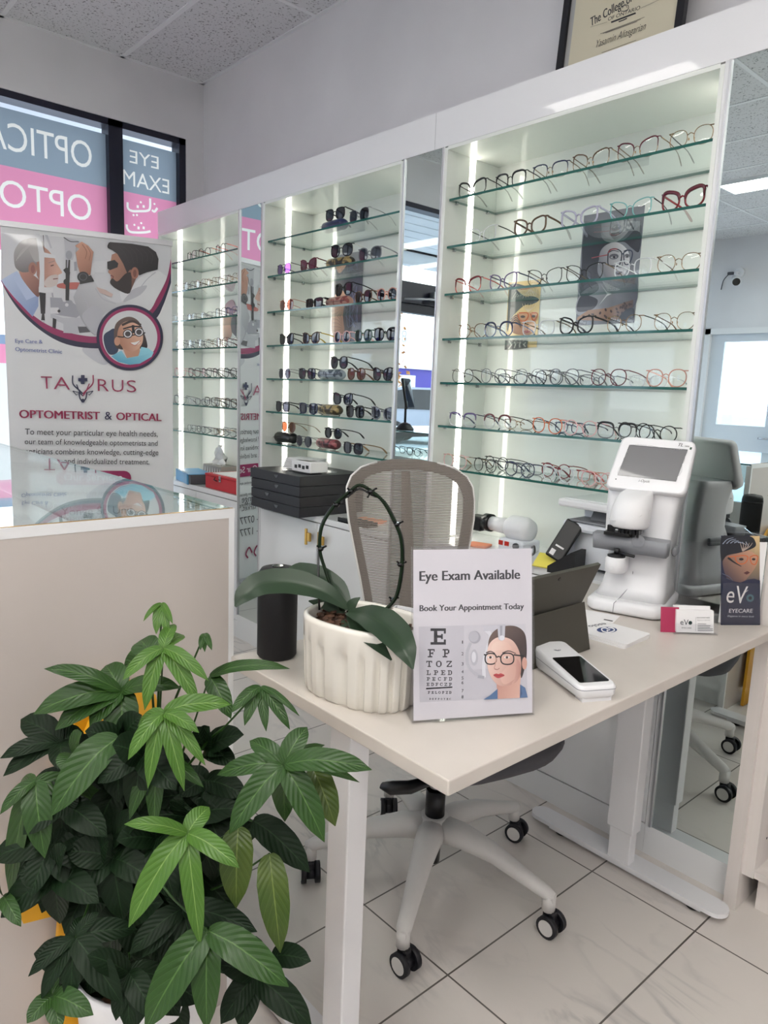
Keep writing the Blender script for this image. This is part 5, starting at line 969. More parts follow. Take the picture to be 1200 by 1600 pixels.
# ================================================================== BANNER
bTL, bTR = Vector((-4.2406, 1.1032, 0)), Vector((-4.0073, 1.9205, 0)); bu = (bTR - bTL).normalized(); bn_ = Vector((bu.y, -bu.x, 0)); BH = 2.127
t = thing('roll_up_banner', (bTL + bTR) / 2, 'tall roll-up banner with eye examination photos and clinic lettering, beside the window', 'banner')
def bq(u0, u1, z0, z1, o, th_): return [[bTL + bu * u + ZV * z + bn_ * oo for u, z in ((u0, z0), (u1, z0), (u1, z1), (u0, z1))] for oo in (o, o - th_)]
m = MB(); m.loft(bq(0.0, 0.85, 0.06, BH - 0.01, 0.0, 0.002), smooth=False); m.build('vinyl_sheet', mat('banner_vinyl', (226, 226, 229), 0.45), t)
m = MB(); m.loft(bq(-0.005, 0.855, BH - 0.022, BH + 0.006, 0.008, 0.018), smooth=False); m.build('top_rail', 'aluminium', t)
m = MB(); m.loft(bq(-0.01, 0.86, 0.0, 0.085, 0.05, 0.1), smooth=False); m.build('base', 'aluminium', t)
m = MB(); m.cyl((bTL + bTR) / 2 - bn_ * 0.02 + ZV * 0.05, (bTL + bTR) / 2 - bn_ * 0.02 + ZV * (BH - 0.01), 0.008, 10); m.build('support_pole', 'aluminium', t)
NV, MG, BGR = (28, 26, 62), (150, 34, 92), (212, 212, 217)
a = Art(bTL + bn_ * 0.0006, bu, bn_, 0.0001); a.scale(0, 350, 275 / 1200)
a.poly((202, 202, 210), [(560, 850), (700, 800), (760, 900), (720, 960), (640, 930)], True)
TOPE = [(8, 62), (1166, 132)]
def arc(pts): return [(q.x, q.y) for q in catmull([(x, y, 0) for x, y in pts], 5)]
a.poly(NV, TOPE + arc([(1166, 400), (1140, 480), (1110, 560), (1060, 650), (900, 790), (740, 840), (640, 848), (500, 832), (380, 790), (250, 705), (140, 600), (60, 490), (5, 388)]))
a.poly(MG, TOPE + arc([(1166, 330), (1140, 430), (1090, 540), (1020, 630), (880, 740), (740, 800), (640, 812), (500, 795), (350, 745), (230, 660), (120, 550), (40, 445), (6, 385)]))
a.poly(BGR, TOPE + arc([(1165, 235), (1140, 360), (1090, 470), (1010, 595), (880, 700), (740, 755), (640, 768), (500, 748), (350, 700), (230, 625), (120, 525), (40, 430), (6, 380)]))
# patient
a.poly((160, 178, 214), [(8, 382), (60, 350), (115, 320), (180, 400), (262, 490), (262, 520), (222, 632), (120, 524), (40, 430)], g=(60, 360, (186, 200, 228), 230, 600, (132, 150, 196))); a.poly((182, 196, 226), [(84, 360), (115, 322), (248, 490), (180, 520)]); a.poly((140, 158, 200), [(222, 560), (262, 505), (262, 560), (222, 632)])
SKO, SKD = (196, 146, 130), (168, 116, 102)
a.poly(SKD, [(130, 300), (200, 330), (280, 400), (268, 490), (235, 480), (150, 372)], True, g=(150, 330, (186, 132, 118), 265, 470, (120, 78, 70)))
a.poly((150, 146, 148), [(95, 240), (100, 180), (140, 120), (200, 98), (262, 100), (300, 140), (300, 220), (262, 260), (240, 310), (160, 330), (108, 300)], True, g=(180, 110, (190, 186, 186), 200, 330, (112, 106, 108)))
a.poly(SKO, [(262, 125), (330, 180), (372, 232), (380, 258), (420, 322), (424, 335), (398, 346), (395, 372), (386, 410), (340, 432), (290, 430), (250, 350), (250, 260), (270, 220)], g=(400, 330, (214, 168, 152), 250, 330, (164, 112, 98))); a.poly((176, 172, 172), [(180, 110), (262, 102), (290, 150), (286, 230), (250, 260), (220, 230)], True)
for k in range(7): a.line((186, 182, 182), [(110 + 12 * k, 250 - 14 * k), (150 + 14 * k, 180 - 9 * k), (210 + 8 * k, 130 + 2 * k)], 4, True, 2)
a.ell(SKD, (222, 305), 28, 44); a.ell((140, 90, 82), (224, 308), 14, 28)
a.poly((206, 192, 188), [(308, 384), (345, 352), (396, 350), (388, 412), (340, 432), (306, 420)], True); a.line((120, 66, 62), [(362, 376), (394, 372)], 7, False); a.line((90, 60, 58), [(345, 286), (366, 280)], 8, False); a.line((160, 130, 124), [(332, 266), (372, 252)], 6, False)
# chin rest and slit lamp
W1, W2, W3, BK = (218, 218, 222), (190, 190, 198), (160, 160, 170), (34, 32, 36)
a.poly(W2, [(305, 74), (325, 76), (356, 166), (344, 168)]); a.line(BK, [(295, 76), (300, 190)], 4, False); a.poly(W1, [(243, 68), (270, 68), (302, 195), (302, 456), (264, 460), (272, 330), (264, 200)]); a.poly(W1, [(276, 188), (380, 214), (376, 234), (276, 226)]); a.poly(W1, [(264, 430), (362, 436), (362, 466), (264, 466)])
a.poly(BK, [(268, 466), (312, 472), (308, 612), (278, 612)]); a.poly((24, 24, 28), [(286, 612), (302, 612), (306, 660), (280, 658)]); a.poly(W2, [(280, 655), (308, 658), (304, 672), (286, 668)])
a.poly(W3, [(342, 500), (420, 505), (430, 530), (500, 540), (545, 570), (560, 610), (520, 640), (345, 612)]); a.poly(W2, [(430, 640), (345, 612), (345, 640), (430, 680), (540, 690), (600, 700), (580, 640)]); a.poly(W2, [(432, 680), (540, 690), (532, 748), (432, 742)]); a.poly(W1, [(342, 570), (400, 570), (400, 612), (345, 612)]); a.ell(BK, (402, 594), 10); a.ell(W3, (470, 545), 28); a.ell(W1, (455, 552), 12)
a.poly(BK, [(360, 640), (384, 650), (380, 715), (358, 705)]); a.poly((80, 80, 86), [(530, 700), (600, 700), (640, 735), (540, 742)]); a.line(W3, [(356, 470), (360, 500)], 10, False)
a.poly((186, 100, 92), [(392, 412), (440, 402), (540, 400), (560, 430), (500, 445), (400, 435)], True)
a.poly(BK, [(448, 245), (478, 245), (470, 522), (446, 522)]); a.poly(W3, [(456, 240), (468, 240), (462, 300), (455, 300)]); a.poly(W2, [(436, 92), (532, 112), (526, 142), (496, 245), (446, 245), (444, 160)]); a.line(BK, [(434, 92), (480, 120), (536, 122)], 5); a.poly(BK, [(430, 315), (452, 296), (478, 330), (474, 356), (452, 345)]); a.ell(BK, (453, 395), 21); a.ell(W3, (470, 212), 22, 30)
# doctor
CO, CO2 = (206, 206, 211), (184, 184, 192)
a.poly(CO, arc([(540, 408), (600, 392), (645, 396), (690, 470), (760, 525), (830, 530), (890, 440), (960, 360), (1060, 318), (1110, 340), (1135, 372), (1085, 470), (1010, 596), (880, 560), (760, 580), (690, 640), (655, 758), (590, 704), (540, 620), (500, 500)]), g=(900, 400, (224, 224, 227), 620, 720, (160, 160, 168))); a.poly(CO2, [(560, 620), (640, 560), (700, 610), (660, 752), (600, 705)], True); a.poly(CO2, [(840, 530), (900, 450), (1000, 420), (960, 480), (880, 520)], True); a.line(CO2, [(1060, 330), (1000, 380), (930, 470)], 6); a.poly((222, 222, 226), [(812, 450), (850, 448), (882, 474), (830, 530)])
a.line(CO2, [(560, 480), (600, 560), (590, 640)], 7); a.line(CO2, [(650, 440), (700, 510), (790, 545)], 7); a.poly((206, 180, 174), [(655, 430), (720, 450), (770, 480), (760, 500), (680, 470)])
a.poly((150, 104, 88), [(762, 210), (800, 196), (870, 260), (900, 300), (944, 318), (932, 360), (884, 472), (800, 446), (752, 410), (756, 350), (736, 330), (748, 290)], g=(750, 300, (178, 128, 108), 930, 380, (106, 70, 58))); a.poly((42, 32, 32), [(750, 404), (766, 372), (800, 392), (850, 344), (880, 330), (896, 352), (884, 472), (800, 448)], True); a.line((120, 60, 56), [(752, 352), (770, 358), (768, 372)], 7)
a.poly((30, 26, 30), [(732, 156), (748, 124), (900, 136), (1010, 155), (1062, 192), (1080, 240), (1074, 312), (1000, 330), (948, 352), (930, 320), (886, 312), (866, 336), (838, 270), (800, 206), (760, 176)], g=(850, 140, (52, 46, 50), 980, 340, (18, 14, 18))); a.ell((160, 106, 88), (918, 335), 26, 40); a.ell((120, 74, 62), (918, 338), 12, 26); a.line((30, 26, 30), [(744, 128), (736, 160), (770, 178)], 7)
for k in range(6): a.line((56, 50, 54), [(800 + 40 * k, 150 + 4 * k), (850 + 38 * k, 200 + 3 * k), (880 + 30 * k, 270)], 4, True, 2)
a.poly(W1, [(648, 256), (732, 250), (722, 336), (648, 330), (640, 345), (622, 345), (622, 270), (640, 268)]); a.poly(W3, [(504, 260), (520, 258), (524, 320), (506, 322)]); a.poly(BK, [(730, 258), (780, 246), (806, 270), (800, 296), (750, 316), (732, 306)])
a.poly((186, 130, 106), [(510, 150), (556, 122), (602, 150), (637, 192), (626, 262), (616, 350), (546, 340), (530, 290), (516, 196), (540, 172)], g=(530, 200, (206, 152, 128), 630, 330, (150, 98, 80))); a.line((150, 98, 78), [(560, 140), (590, 190), (580, 240)], 5); a.line((150, 98, 78), [(590, 150), (616, 200), (606, 250)], 4)
a.poly((40, 40, 44), [(540, 380), (620, 350), (642, 392), (545, 412)]); a.ell((34, 34, 38), (566, 362), 40, 36); a.ell((86, 86, 92), (566, 362), 28, 25); a.ell((28, 28, 32), (566, 362), 22, 20)
# round inset: girl with trial frame
a.ell(NV, (884, 775), 227, 224, n=64); a.ell(MG, (884, 775), 208, 205, n=64); a.ell((214, 214, 218), (884, 775), 187, 184, n=64)
a.poly((44, 58, 86), [(706, 764), (742, 730), (784, 722), (806, 860), (752, 892), (716, 840)], True); a.poly((66, 52, 50), [(776, 760), (790, 680), (850, 638), (910, 640), (960, 690), (1004, 830), (960, 850), (800, 850)], True, g=(880, 650, (104, 84, 78), 960, 840, (34, 28, 32))); a.poly((198, 148, 124), [(828, 830), (955, 825), (948, 905), (868, 925)]); a.poly((214, 164, 140), [(800, 740), (830, 680), (900, 660), (955, 695), (974, 770), (960, 830), (910, 868), (850, 855), (806, 800)], True, g=(950, 760, (226, 180, 156), 810, 810, (178, 124, 102))); a.ell((200, 148, 124), (798, 800), 20, 30)
a.poly((122, 198, 222), [(756, 902), (826, 862), (862, 915), (942, 900), (962, 838), (1010, 848), (1046, 876), (1032, 905), (952, 952), (884, 960), (806, 940)], g=(900, 860, (150, 214, 232), 860, 960, (86, 164, 196))); a.line((62, 50, 48), [(830, 690), (900, 664), (960, 690)], 16)
a.line((30, 30, 36), [(800, 768), (835, 772), (990, 742)], 8, False); a.line((30, 30, 36), [(838, 716), (900, 700), (960, 700)], 10)
for c in ((870, 750), (946, 738)): a.ell((40, 40, 46), c, 33, 31); a.ell((224, 224, 228), c, 27, 25); a.ell((70, 66, 70), c, 19, 18)
a.poly((30, 30, 36), [(896, 690), (914, 690), (916, 745), (900, 745)]); a.poly((238, 234, 232), [(888, 812), (920, 806), (956, 796), (944, 820), (910, 826)], True); a.line((190, 110, 100), [(884, 812), (920, 828), (958, 796)], 5)
LB = (112, 122, 172)
a.text('Eye Care &', (105, 810), (290, 816), LB, 0.02); a.text('Optometrist Clinic', (105, 866), (422, 884), LB, 0.02)
a.scale(0, 330, 1 / 3)
CR_ = (152, 44, 84)
for bdy, A, B in (('T', (194, 832), (246, 833)), ('A', (252, 834), (328, 837)), ('R', (458, 843), (510, 845)), ('U', (524, 845), (578, 847)), ('S', (594, 848), (638, 849))): a.text(bdy, A, B, CR_, -0.008, 1.0, h=0.070)
a.line((34, 38, 70), [(340, 770), (342, 810), (372, 840), (388, 856)], 6, True, 7); a.line(CR_, [(436, 768), (434, 808), (406, 838), (388, 856)], 6, True, 7); a.line((34, 38, 70), [(358, 812), (374, 850), (388, 866)], 5); a.line(CR_, [(418, 808), (402, 845), (388, 866)], 5)
a.poly((34, 38, 80), [(379, 768), (396, 768), (396, 782), (409, 782), (409, 797), (396, 797), (396, 810), (379, 810), (379, 797), (366, 797), (366, 782), (379, 782)])
for sg in (-1, 1): a.line((34, 38, 70), [(388 + sg * 48, 842), (388 + sg * 30, 862), (388 + sg * 16, 850), (388 + sg * 46, 843)], 4, False); a.line((34, 38, 70), [(388 + sg * 18, 850), (388 + sg * 14, 876), (388, 896)], 6)
a.ell((34, 38, 70), (388, 888), 9, 9)
CB_ = (148, 30, 74)
a.text('OPTOMETRIST', (92, 968), (467, 976), CB_, 0.032); a.text('&', (490, 976), (524, 977), (34, 34, 70), 0.0); a.text('OPTICAL', (545, 978), (754, 983), CB_, 0.032)
TX = (44, 44, 52)
a.text('To meet your particular eye health needs,', (118, 1046), (738, 1056), TX, 0.0, 1.15, 0.06); a.text('our team of knowledgeable optometrists and', (116, 1091), (738, 1099), TX, 0.0, 1.15, 0.06); a.text('opticians combines knowledge, cutting-edge', (116, 1137), (741, 1142), TX, 0.0, 1.15, 0.06); a.text('technology, and individualized treatment.', (118, 1181), (699, 1186), TX, 0.0, 1.15, 0.06)
pl = [(262 + 33 + 33 * math.cos(q), 1249 + 33 * math.sin(q)) for q in [math.pi / 2 + k * math.pi / 8 for k in range(9)]] + [(581 + 33 * math.cos(q), 1249 + 33 * math.sin(q)) for q in [-math.pi / 2 + k * math.pi / 8 for k in range(9)]]
a.poly((150, 30, 88), pl); a.text('Our Services', (300, 1260), (570, 1262), (222, 214, 220), 0.012)
a.text('Comprehensive eye exams for all ages', (255, 1326), (626, 1322), TX, 0.008); a.text('Prescription glasses & contact lenses', (255, 1388), (618, 1386), TX, 0.008); a.text('Vision screening & eye health checks', (255, 1444), (692, 1440), TX, 0.008)
for y in (1316, 1378, 1436): a.line((90, 90, 100), [(231 + 15 * math.cos(q), y + 15 * math.sin(q)) for q in [k * math.pi / 8 for k in range(15)]], 4); a.line((90, 90, 100), [(224, y), (231, y + 8), (246, y - 10)], 4, False)
a.px = False; a.off = None; a.P0 = Vector((bTL.x, bTL.y, 0)) + bn_ * 0.0006
a.text('1600 Yonge St, Unit 18' if False else 'Yonge St, Unit', (0.24, 0.60), (0.62, 0.60), TX, 0.0); a.text('Market, ON, L3Y', (0.24, 0.545), (0.62, 0.545), TX, 0.0); a.text('- 0777', (0.24, 0.455), (0.42, 0.455), TX, 0.0); a.text('- 1777', (0.24, 0.375), (0.42, 0.375), TX, 0.0)
a.line(CR_, [(0.22, 0.25), (0.25, 0.29), (0.28, 0.25), (0.26, 0.22)], 0.012); a.line(CR_, [(0.30, 0.25), (0.33, 0.29), (0.36, 0.25), (0.34, 0.22)], 0.012); a.line((34, 34, 44), [(0.20, 0.22), (0.20, 0.30)], 0.01, False)
a.build('banner_print', t, 'print_gloss')

# ================================================================== PICTURES IN THE CABINETS
PY = 2.2425
def picture(name, label, corners, th_=0.002, group=None):
    xs = [q.x for q in corners]; zs = [q.z for q in corners]
    t = thing(name, (sum(xs) / len(xs), PY, min(zs)), label, 'poster', group=group); m = MB(); m.span((min(xs), PY - th_, min(zs)), (max(xs), PY - 0.0003, max(zs))); m.build('card', 'paper', t); return t, min(xs), max(xs), min(zs), max(zs)
c = [ony(x, y, PY - 0.002) for x, y in ((912, 335), (1003, 335), (903, 503), (990, 510))]
t, x0, x1, z0, z1 = picture('poster', 'black and white poster of a woman in glasses and animal print on the cabinet back', [Vector((-1.532, 0, 1.602)), Vector((-1.306, 0, 1.968))])
a = Art((0, PY - 0.0022, 0), (1, 0, 0), (0, -1, 0), 0.00008); a.scale(890, 340, 220 / 1200)
a._face([Vector((x, PY - 0.0022, z)) for x, z in ((x0, z0), (x1, z0), (x1, z1), (x0, z1))], (122, 122, 130)); a.k += 1
a.poly((160, 160, 166), [(130, 30), (600, 30), (595, 200), (380, 190), (130, 240)], g=(180, 200, (96, 94, 102), 520, 40, (186, 186, 190)))
a.poly((34, 30, 38), [(120, 150), (220, 170), (360, 190), (300, 260), (250, 360), (240, 470), (290, 560), (230, 640), (95, 670), (105, 380)], True); a.poly((44, 40, 48), [(350, 140), (450, 120), (600, 125), (592, 290), (530, 260), (470, 210), (400, 205)], True)
a.poly((176, 172, 178), [(310, 235), (410, 212), (495, 280), (510, 390), (470, 480), (400, 540), (320, 520), (262, 430), (255, 310)], True, g=(500, 330, (214, 210, 214), 265, 420, (112, 108, 116)))
a.ell((96, 92, 100), (378, 332), 40, 24, -0.1); a.ell((176, 172, 178), (376, 338), 26, 9, -0.1); a.ell((36, 32, 40), (380, 337), 12, 9); a.ell((110, 106, 114), (490, 326), 20, 18); a.ell((170, 166, 172), (489, 332), 13, 7); a.ell((36, 32, 40), (491, 331), 7, 7); a.line((40, 36, 42), [(330, 298), (375, 280), (425, 294)], 10, True, 4); a.line((40, 36, 42), [(462, 288), (490, 276), (515, 286)], 8, True, 4); a.line((110, 106, 114), [(440, 340), (452, 400), (440, 425), (418, 425)], 7); a.poly((92, 84, 92), [(380, 470), (410, 458), (450, 462), (420, 488)], True)
a.line((30, 30, 44), [(330, 300), (330, 395), (372, 412), (425, 405), (446, 305), (400, 268), (350, 274), (330, 300)], 10); a.line((30, 40, 66), [(462, 300), (470, 390), (505, 395), (532, 340), (534, 290), (500, 278), (462, 300)], 9); a.line((30, 40, 66), [(444, 312), (464, 308)], 9, False); a.line((170, 66, 72), [(330, 300), (360, 272), (410, 268)], 7); a.line((150, 60, 66), [(190, 345), (250, 332), (326, 318)], 8)
a.poly((132, 130, 138), [(90, 660), (260, 560), (420, 610), (570, 560), (550, 760), (300, 800), (70, 830)], True, g=(120, 660, (170, 168, 176), 500, 780, (84, 82, 92))); a.poly((208, 206, 210), [(250, 750), (330, 640), (280, 540), (400, 600), (440, 610), (320, 670)]); a.poly((70, 66, 74), [(80, 700), (130, 660), (240, 700), (200, 780), (70, 800)], True)
a.poly((150, 112, 92), [(70, 850), (160, 790), (330, 770), (545, 700), (538, 860), (300, 880), (62, 872)], g=(200, 800, (176, 134, 108), 520, 860, (92, 70, 62)))
rr = random.Random(2)
for k in range(46):
    s = rr.random(); y = 700 + rr.uniform(20, 150); x = 90 + s * 440
    if y > 845 - (x - 90) * 0.3: a.ell((62, 40, 36), (x, y), 14, 9, rr.uniform(0, 2), 8)
a.poly((40, 38, 44), [(470, 800), (545, 770), (540, 865), (420, 875)], True); a.build('print', t, 'print_gloss')
t, x0, x1, z0, z1 = picture('poster', 'narrow poster of a face in orange glasses with striped leaves on the cabinet back', [Vector((-1.842, 0, 1.530)), Vector((-1.692, 0, 1.772))])
a = Art((0, PY - 0.0022, 0), (1, 0, 0), (0, -1, 0), 0.00008); a.scale(690, 390, 220 / 1200)
a._face([Vector((x, PY - 0.0022, z)) for x, z in ((x0, z0), (x1, z0), (x1, z1), (x0, z1))], (216, 192, 138)); a.k += 1
a.poly((66, 76, 78), [(585, 300), (720, 310), (820, 340), (830, 430), (760, 470), (700, 480), (600, 580), (560, 700), (565, 500)], True); a.poly((190, 140, 108), [(600, 590), (680, 540), (800, 545), (800, 640), (760, 720), (690, 730), (600, 700)], True, g=(800, 560, (214, 168, 130), 620, 720, (140, 94, 74)))
for k in range(9): a.line((176, 186, 180), [(600 + 22 * k, 420 - 8 * k), (640 + 20 * k, 360 + 5 * k), (700 + 14 * k, 340)], 9, True, 3)
for k in range(6): a.line((222, 206, 180), [(740, 530), (700 + 18 * k, 490), (690 + 24 * k, 460)], 7, True, 2)
for k in range(4): a.line((40, 46, 50), [(590, 600 + 14 * k), (640, 560 + 20 * k), (680, 640 + 10 * k)], 8, True, 3)
a.line((190, 96, 50), [(650, 545), (670, 600), (710, 610), (740, 570), (730, 540), (660, 540)], 10); a.line((190, 96, 50), [(760, 545), (780, 600), (805, 590), (818, 545), (770, 538)], 10); a.ell((60, 50, 48), (695, 572), 20, 11); a.ell((60, 50, 48), (785, 568), 16, 10); a.ell((150, 76, 70), (730, 700), 26, 12)
a.poly((84, 88, 88), [(545, 750), (730, 745), (735, 840), (650, 850), (540, 855)])
for k in range(8): a.line((196, 198, 192) if k % 2 else (36, 40, 44), [(550 + 24 * k, 850 - 3 * k), (600 + 14 * k, 800), (700, 760 + 8 * k)], 8, True, 3)
a.build('print', t, 'print_gloss')
t, x0, x1, z0, z1 = picture('poster', 'dark poster of a face with rippled hair behind the sunglasses', [Vector((-2.925, 0, 1.578)), Vector((-2.708, 0, 1.872))])
a = Art((0, PY - 0.0022, 0), (1, 0, 0), (0, -1, 0), 0.00008); a.scale(410, 430, 220 / 1200)
a._face([Vector((x, PY - 0.0022, z)) for x, z in ((x0, z0), (x1, z0), (x1, z1), (x0, z1))], (62, 62, 82)); a.k += 1
a.poly((196, 140, 112), [(640, 120), (700, 150), (730, 260), (700, 400), (690, 500), (600, 510), (596, 300)], True, g=(720, 250, (222, 168, 138), 600, 420, (130, 84, 68)))
for k in range(7): a.line((120, 80, 66), [(596, 270 + 34 * k), (640, 290 + 30 * k), (680, 380 + 14 * k)], 6, True, 3)
a.poly((42, 40, 58), [(700, 250), (820, 220), (830, 470), (720, 480), (690, 380)], True)
rr = random.Random(4)
for k in range(16): a.line((110, 116, 150), [(rr.uniform(700, 820), rr.uniform(60, 460)) for q in range(3)], 5, True, 2)
a.build('print', t, 'print_gloss')
t, x0, x1, z0, z1 = picture('poster', 'grey card poster above the dark face poster behind the sunglasses', [Vector((-2.915, 0, 1.892)), Vector((-2.705, 0, 1.985))])
a = Art((0, PY - 0.0022, 0), (1, 0, 0), (0, -1, 0), 0.00008, px=False); a._face([Vector((x, PY - 0.0022, z)) for x, z in ((x0, z0), (x1, z0), (x1, z1), (x0, z1))], (146, 148, 154)); a.build('print', t, 'print_matte')
t, x0, x1, z0, z1 = picture('poster', 'dark poster of a face at the back of the cabinet nearest the window', [Vector((-3.78, 0, 1.60)), Vector((-3.42, 0, 1.86))])
a = Art((0, PY - 0.0022, 0), (1, 0, 0), (0, -1, 0), 0.00008); a.scale(240, 330, 0.39375)
a._face([Vector((x, PY - 0.0022, z)) for x, z in ((x0, z0), (x1, z0), (x1, z1), (x0, z1))], (74, 68, 80)); a.k += 1
a.poly((186, 130, 106), [(278, 430), (300, 415), (312, 450), (305, 505), (276, 505)], True, g=(300, 430, (214, 160, 130), 280, 500, (120, 76, 62))); a.poly((150, 110, 130), [(285, 370), (315, 352), (326, 400), (290, 405)], True); a.poly((46, 44, 60), [(300, 410), (330, 408), (328, 500), (310, 480)]); a.build('print', t, 'print_gloss')
t, x0, x1, z0, z1 = picture('poster', 'grey card poster at the back of the cabinet nearest the window', [Vector((-3.78, 0, 1.882)), Vector((-3.42, 0, 2.0))])
a = Art((0, PY - 0.0022, 0), (1, 0, 0), (0, -1, 0), 0.00008, px=False); a._face([Vector((x, PY - 0.0022, z)) for x, z in ((x0, z0), (x1, z0), (x1, z1), (x0, z1))], (138, 140, 146)); a.build('print', t, 'print_matte')

# ---- certificate standing on the cabinet top, leaning on the wall
c0 = ony(872, 107, 2.17); c1 = ony(1064, 41, 2.17)
t = thing('certificate', ((c0.x + c1.x) / 2, 2.17, 2.334), 'black framed certificate with gothic lettering standing on top of the cabinets', 'framed certificate')
lean = math.radians(5); cup = Vector((0, math.sin(lean), math.cos(lean))); cnn = Vector((0, -math.cos(lean), math.sin(lean))); cx0, cx1 = -1.636, -1.196; hgt = 0.52
def cq(x0, x1, v0, v1, o, th_): return [[Vector((x, 2.165, 2.336)) + cup * v + cnn * oo for x, v in ((x0, v0), (x1, v0), (x1, v1), (x0, v1))] for oo in (o, o - th_)]
fw = 0.024
m = MB(); m.loft(cq(cx0, cx0 + fw, 0, hgt, 0.012, 0.02), smooth=False); m.loft(cq(cx1 - fw, cx1, 0, hgt, 0.012, 0.02), smooth=False); m.loft(cq(cx0, cx1, 0, fw, 0.012, 0.02), smooth=False); m.loft(cq(cx0, cx1, hgt - fw, hgt, 0.012, 0.02), smooth=False); m.build('frame', 'black_lacquer', t)
m = MB(); m.loft(cq(cx0 + fw, cx1 - fw, fw, hgt - fw, 0.001, 0.004), smooth=False); m.build('mount', mat('mount_gray', (168, 168, 168), 0.6), t)
P0 = Vector((cx0, 2.165, 2.336)) + cnn * 0.0016
a = Art(P0, (1, 0, 0), cnn, 0.0001); a.px = False; a._face([P0 + Vector((u - cx0, 0, 0)) + cup * v for u, v in ((cx0 + 0.042, 0.045), (cx1 - 0.03, 0.045), (cx1 - 0.03, hgt - 0.045), (cx0 + 0.042, hgt - 0.045))], (206, 199, 176)); a.k += 1
a.px = True; a.scale(850, 0, 350 / 1200)
IK = (40, 40, 46)
a.text('The College of Optometrists', (250, 142), (705, -135), IK, 0.03, 1.7); a.text('OF ONTARIO', (342, 113), (514, 50), IK, 0.01, 0.9); a.line(IK, [(360, 120), (492, 70)], 9, False); a.line(IK, [(400, 117), (425, 108), (445, 98)], 6)
a.line((70, 70, 72), [(412, 60), (412, 40), (432, 30), (450, 28), (452, 48), (432, 60), (412, 60)], 4); a.line((70, 70, 72), [(420, 45), (434, 22), (446, 42)], 3)
for k in range(3): a.line((110, 108, 100), [(302 + 14 * k, 182 - 2 * k), (540 - 20 * k, 92 + 12 * k)], 2.2, False)
a.line((110, 108, 100), [(250, 146), (340, 118)], 1.6, False); a.line((110, 108, 100), [(520, 44), (640, -10)], 1.6, False); a.line((110, 108, 100), [(310, 284), (495, 216)], 2.2, False)
a.text('Yasamin Aliasgarian', (280, 256), (545, 158), IK, -0.008, 1.5, 0.35); a.build('document', t)

# ================================================================== THINGS ON THE CABINET DECKS AND BELOW
DK = 0.775
bx0, bx1, by0, by1 = -3.05, -2.645, 1.865, 2.235
hs_ = [0.0, 0.047, 0.094, 0.141, 0.188]
for k in range(4):
    t = thing('drawer_box', ((bx0 + bx1) / 2, 2.05, DK + hs_[k]), ['black drawer box at the bottom of the four-high stack', 'black drawer box second from the bottom of the four-high stack', 'black drawer box third from the bottom of the four-high stack', 'black drawer box on top of the stack, carrying white cards'][k], 'drawer box', group='stacked black drawer boxes')
    sh = 0.004 if k == 3 else 0
    m = MB(); m.span((bx0 - sh, by0 + 0.004 - sh, DK + hs_[k] + 0.0005), (bx1 + sh, by1, DK + hs_[k + 1] - 0.001), bevel=0.0015); m.build('body', 'black_lacquer', t)
    d = MB(); d.span((bx0 - sh, by0 - sh, DK + hs_[k] + 0.0015), (bx1 + sh, by0 + 0.004 - sh, DK + hs_[k + 1] - 0.002), bevel=0.001); dd = d.build('drawer_front', 'black_lacquer', t)
    xh = -2.83 + (0.0 if k != 1 else -0.08); m = MB(); m.prism([(xh - 0.018, DK + hs_[k + 1] - 0.012), (xh - 0.008, DK + hs_[k + 1] - 0.026), (xh + 0.008, DK + hs_[k + 1] - 0.026), (xh + 0.018, DK + hs_[k + 1] - 0.012)], 0.002, Matrix(((1, 0, 0, 0), (0, 0, -1, by0 - sh - 0.0002 + 0.001), (0, 1, 0, 0), (0, 0, 0, 1)))); m.build('finger_notch', 'black_gloss', dd)
t = thing('card_stack', (-2.82, 2.03, DK + 0.188), 'stack of folded white cards on a clear tray on top of the black drawer boxes', 'cards')
m = MB(); 
for k in range(6): m.box((-2.86 + 0.004 * k, 2.03, DK + 0.2 + 0.0085 * k), (0.16, 0.11, 0.007), M=Matrix.Translation((-2.86, 2.03, 0)) @ Matrix.Rotation(0.2 + 0.02 * k, 4, 'Z') @ Matrix.Translation((2.86, -2.03, 0)), bevel=0.001)
m.build('cards', 'paper', t)
m = MB(); m.box((-2.76, 2.0, DK + 0.218), (0.15, 0.1, 0.05), bevel=0.004); m.build('booklets', 'paper', t)
m = MB()
for k in range(4): m.box((-2.80 + 0.03 * k, 1.9495, DK + 0.215 + 0.004 * (k % 2)), (0.02, 0.001, 0.016))
m.box((-2.77, 1.99, DK + 0.2432), (0.1, 0.05, 0.0006)); m.build('printing', 'black_plastic', t)
m = MB(); m.span((-2.9, 1.94, DK + 0.189), (-2.69, 2.11, DK + 0.194)); m.build('clear_tray', 'acrylic', t)
# window-side cabinet
t = thing('ring_binder', (-3.98, 2.075, DK), 'blue and black ring binder lying on the deck in front of the tissue box', 'binder', math.radians(-12))
m = MB(); m.box((0, -0.03, 0.03), (0.3, 0.13, 0.055), bevel=0.004); m.build('pages', 'dark_gray', t, True); m = MB(); m.box((-0.02, -0.098, 0.03), (0.26, 0.014, 0.066), bevel=0.003); m.box((0, -0.035, 0.061), (0.3, 0.14, 0.004)); m.build('cover', 'blue_binder', t, True)
t = thing('tissue_box', (-3.93, 2.185, DK), 'patterned tissue box with a white tissue sticking out, behind the blue binder', 'tissue box')
m = MB(); m.box((0, 0, 0.05), (0.22, 0.11, 0.1), bevel=0.003); m.build('box', 'tissue_box', t, True)
m = MB()
for k in range(7): m.bm.faces.new([m.bm.verts.new(q) for q in ((-0.1 + 0.03 * k, -0.0555, 0.02), (-0.085 + 0.03 * k, -0.0555, 0.09), (-0.07 + 0.03 * k, -0.0555, 0.02))])
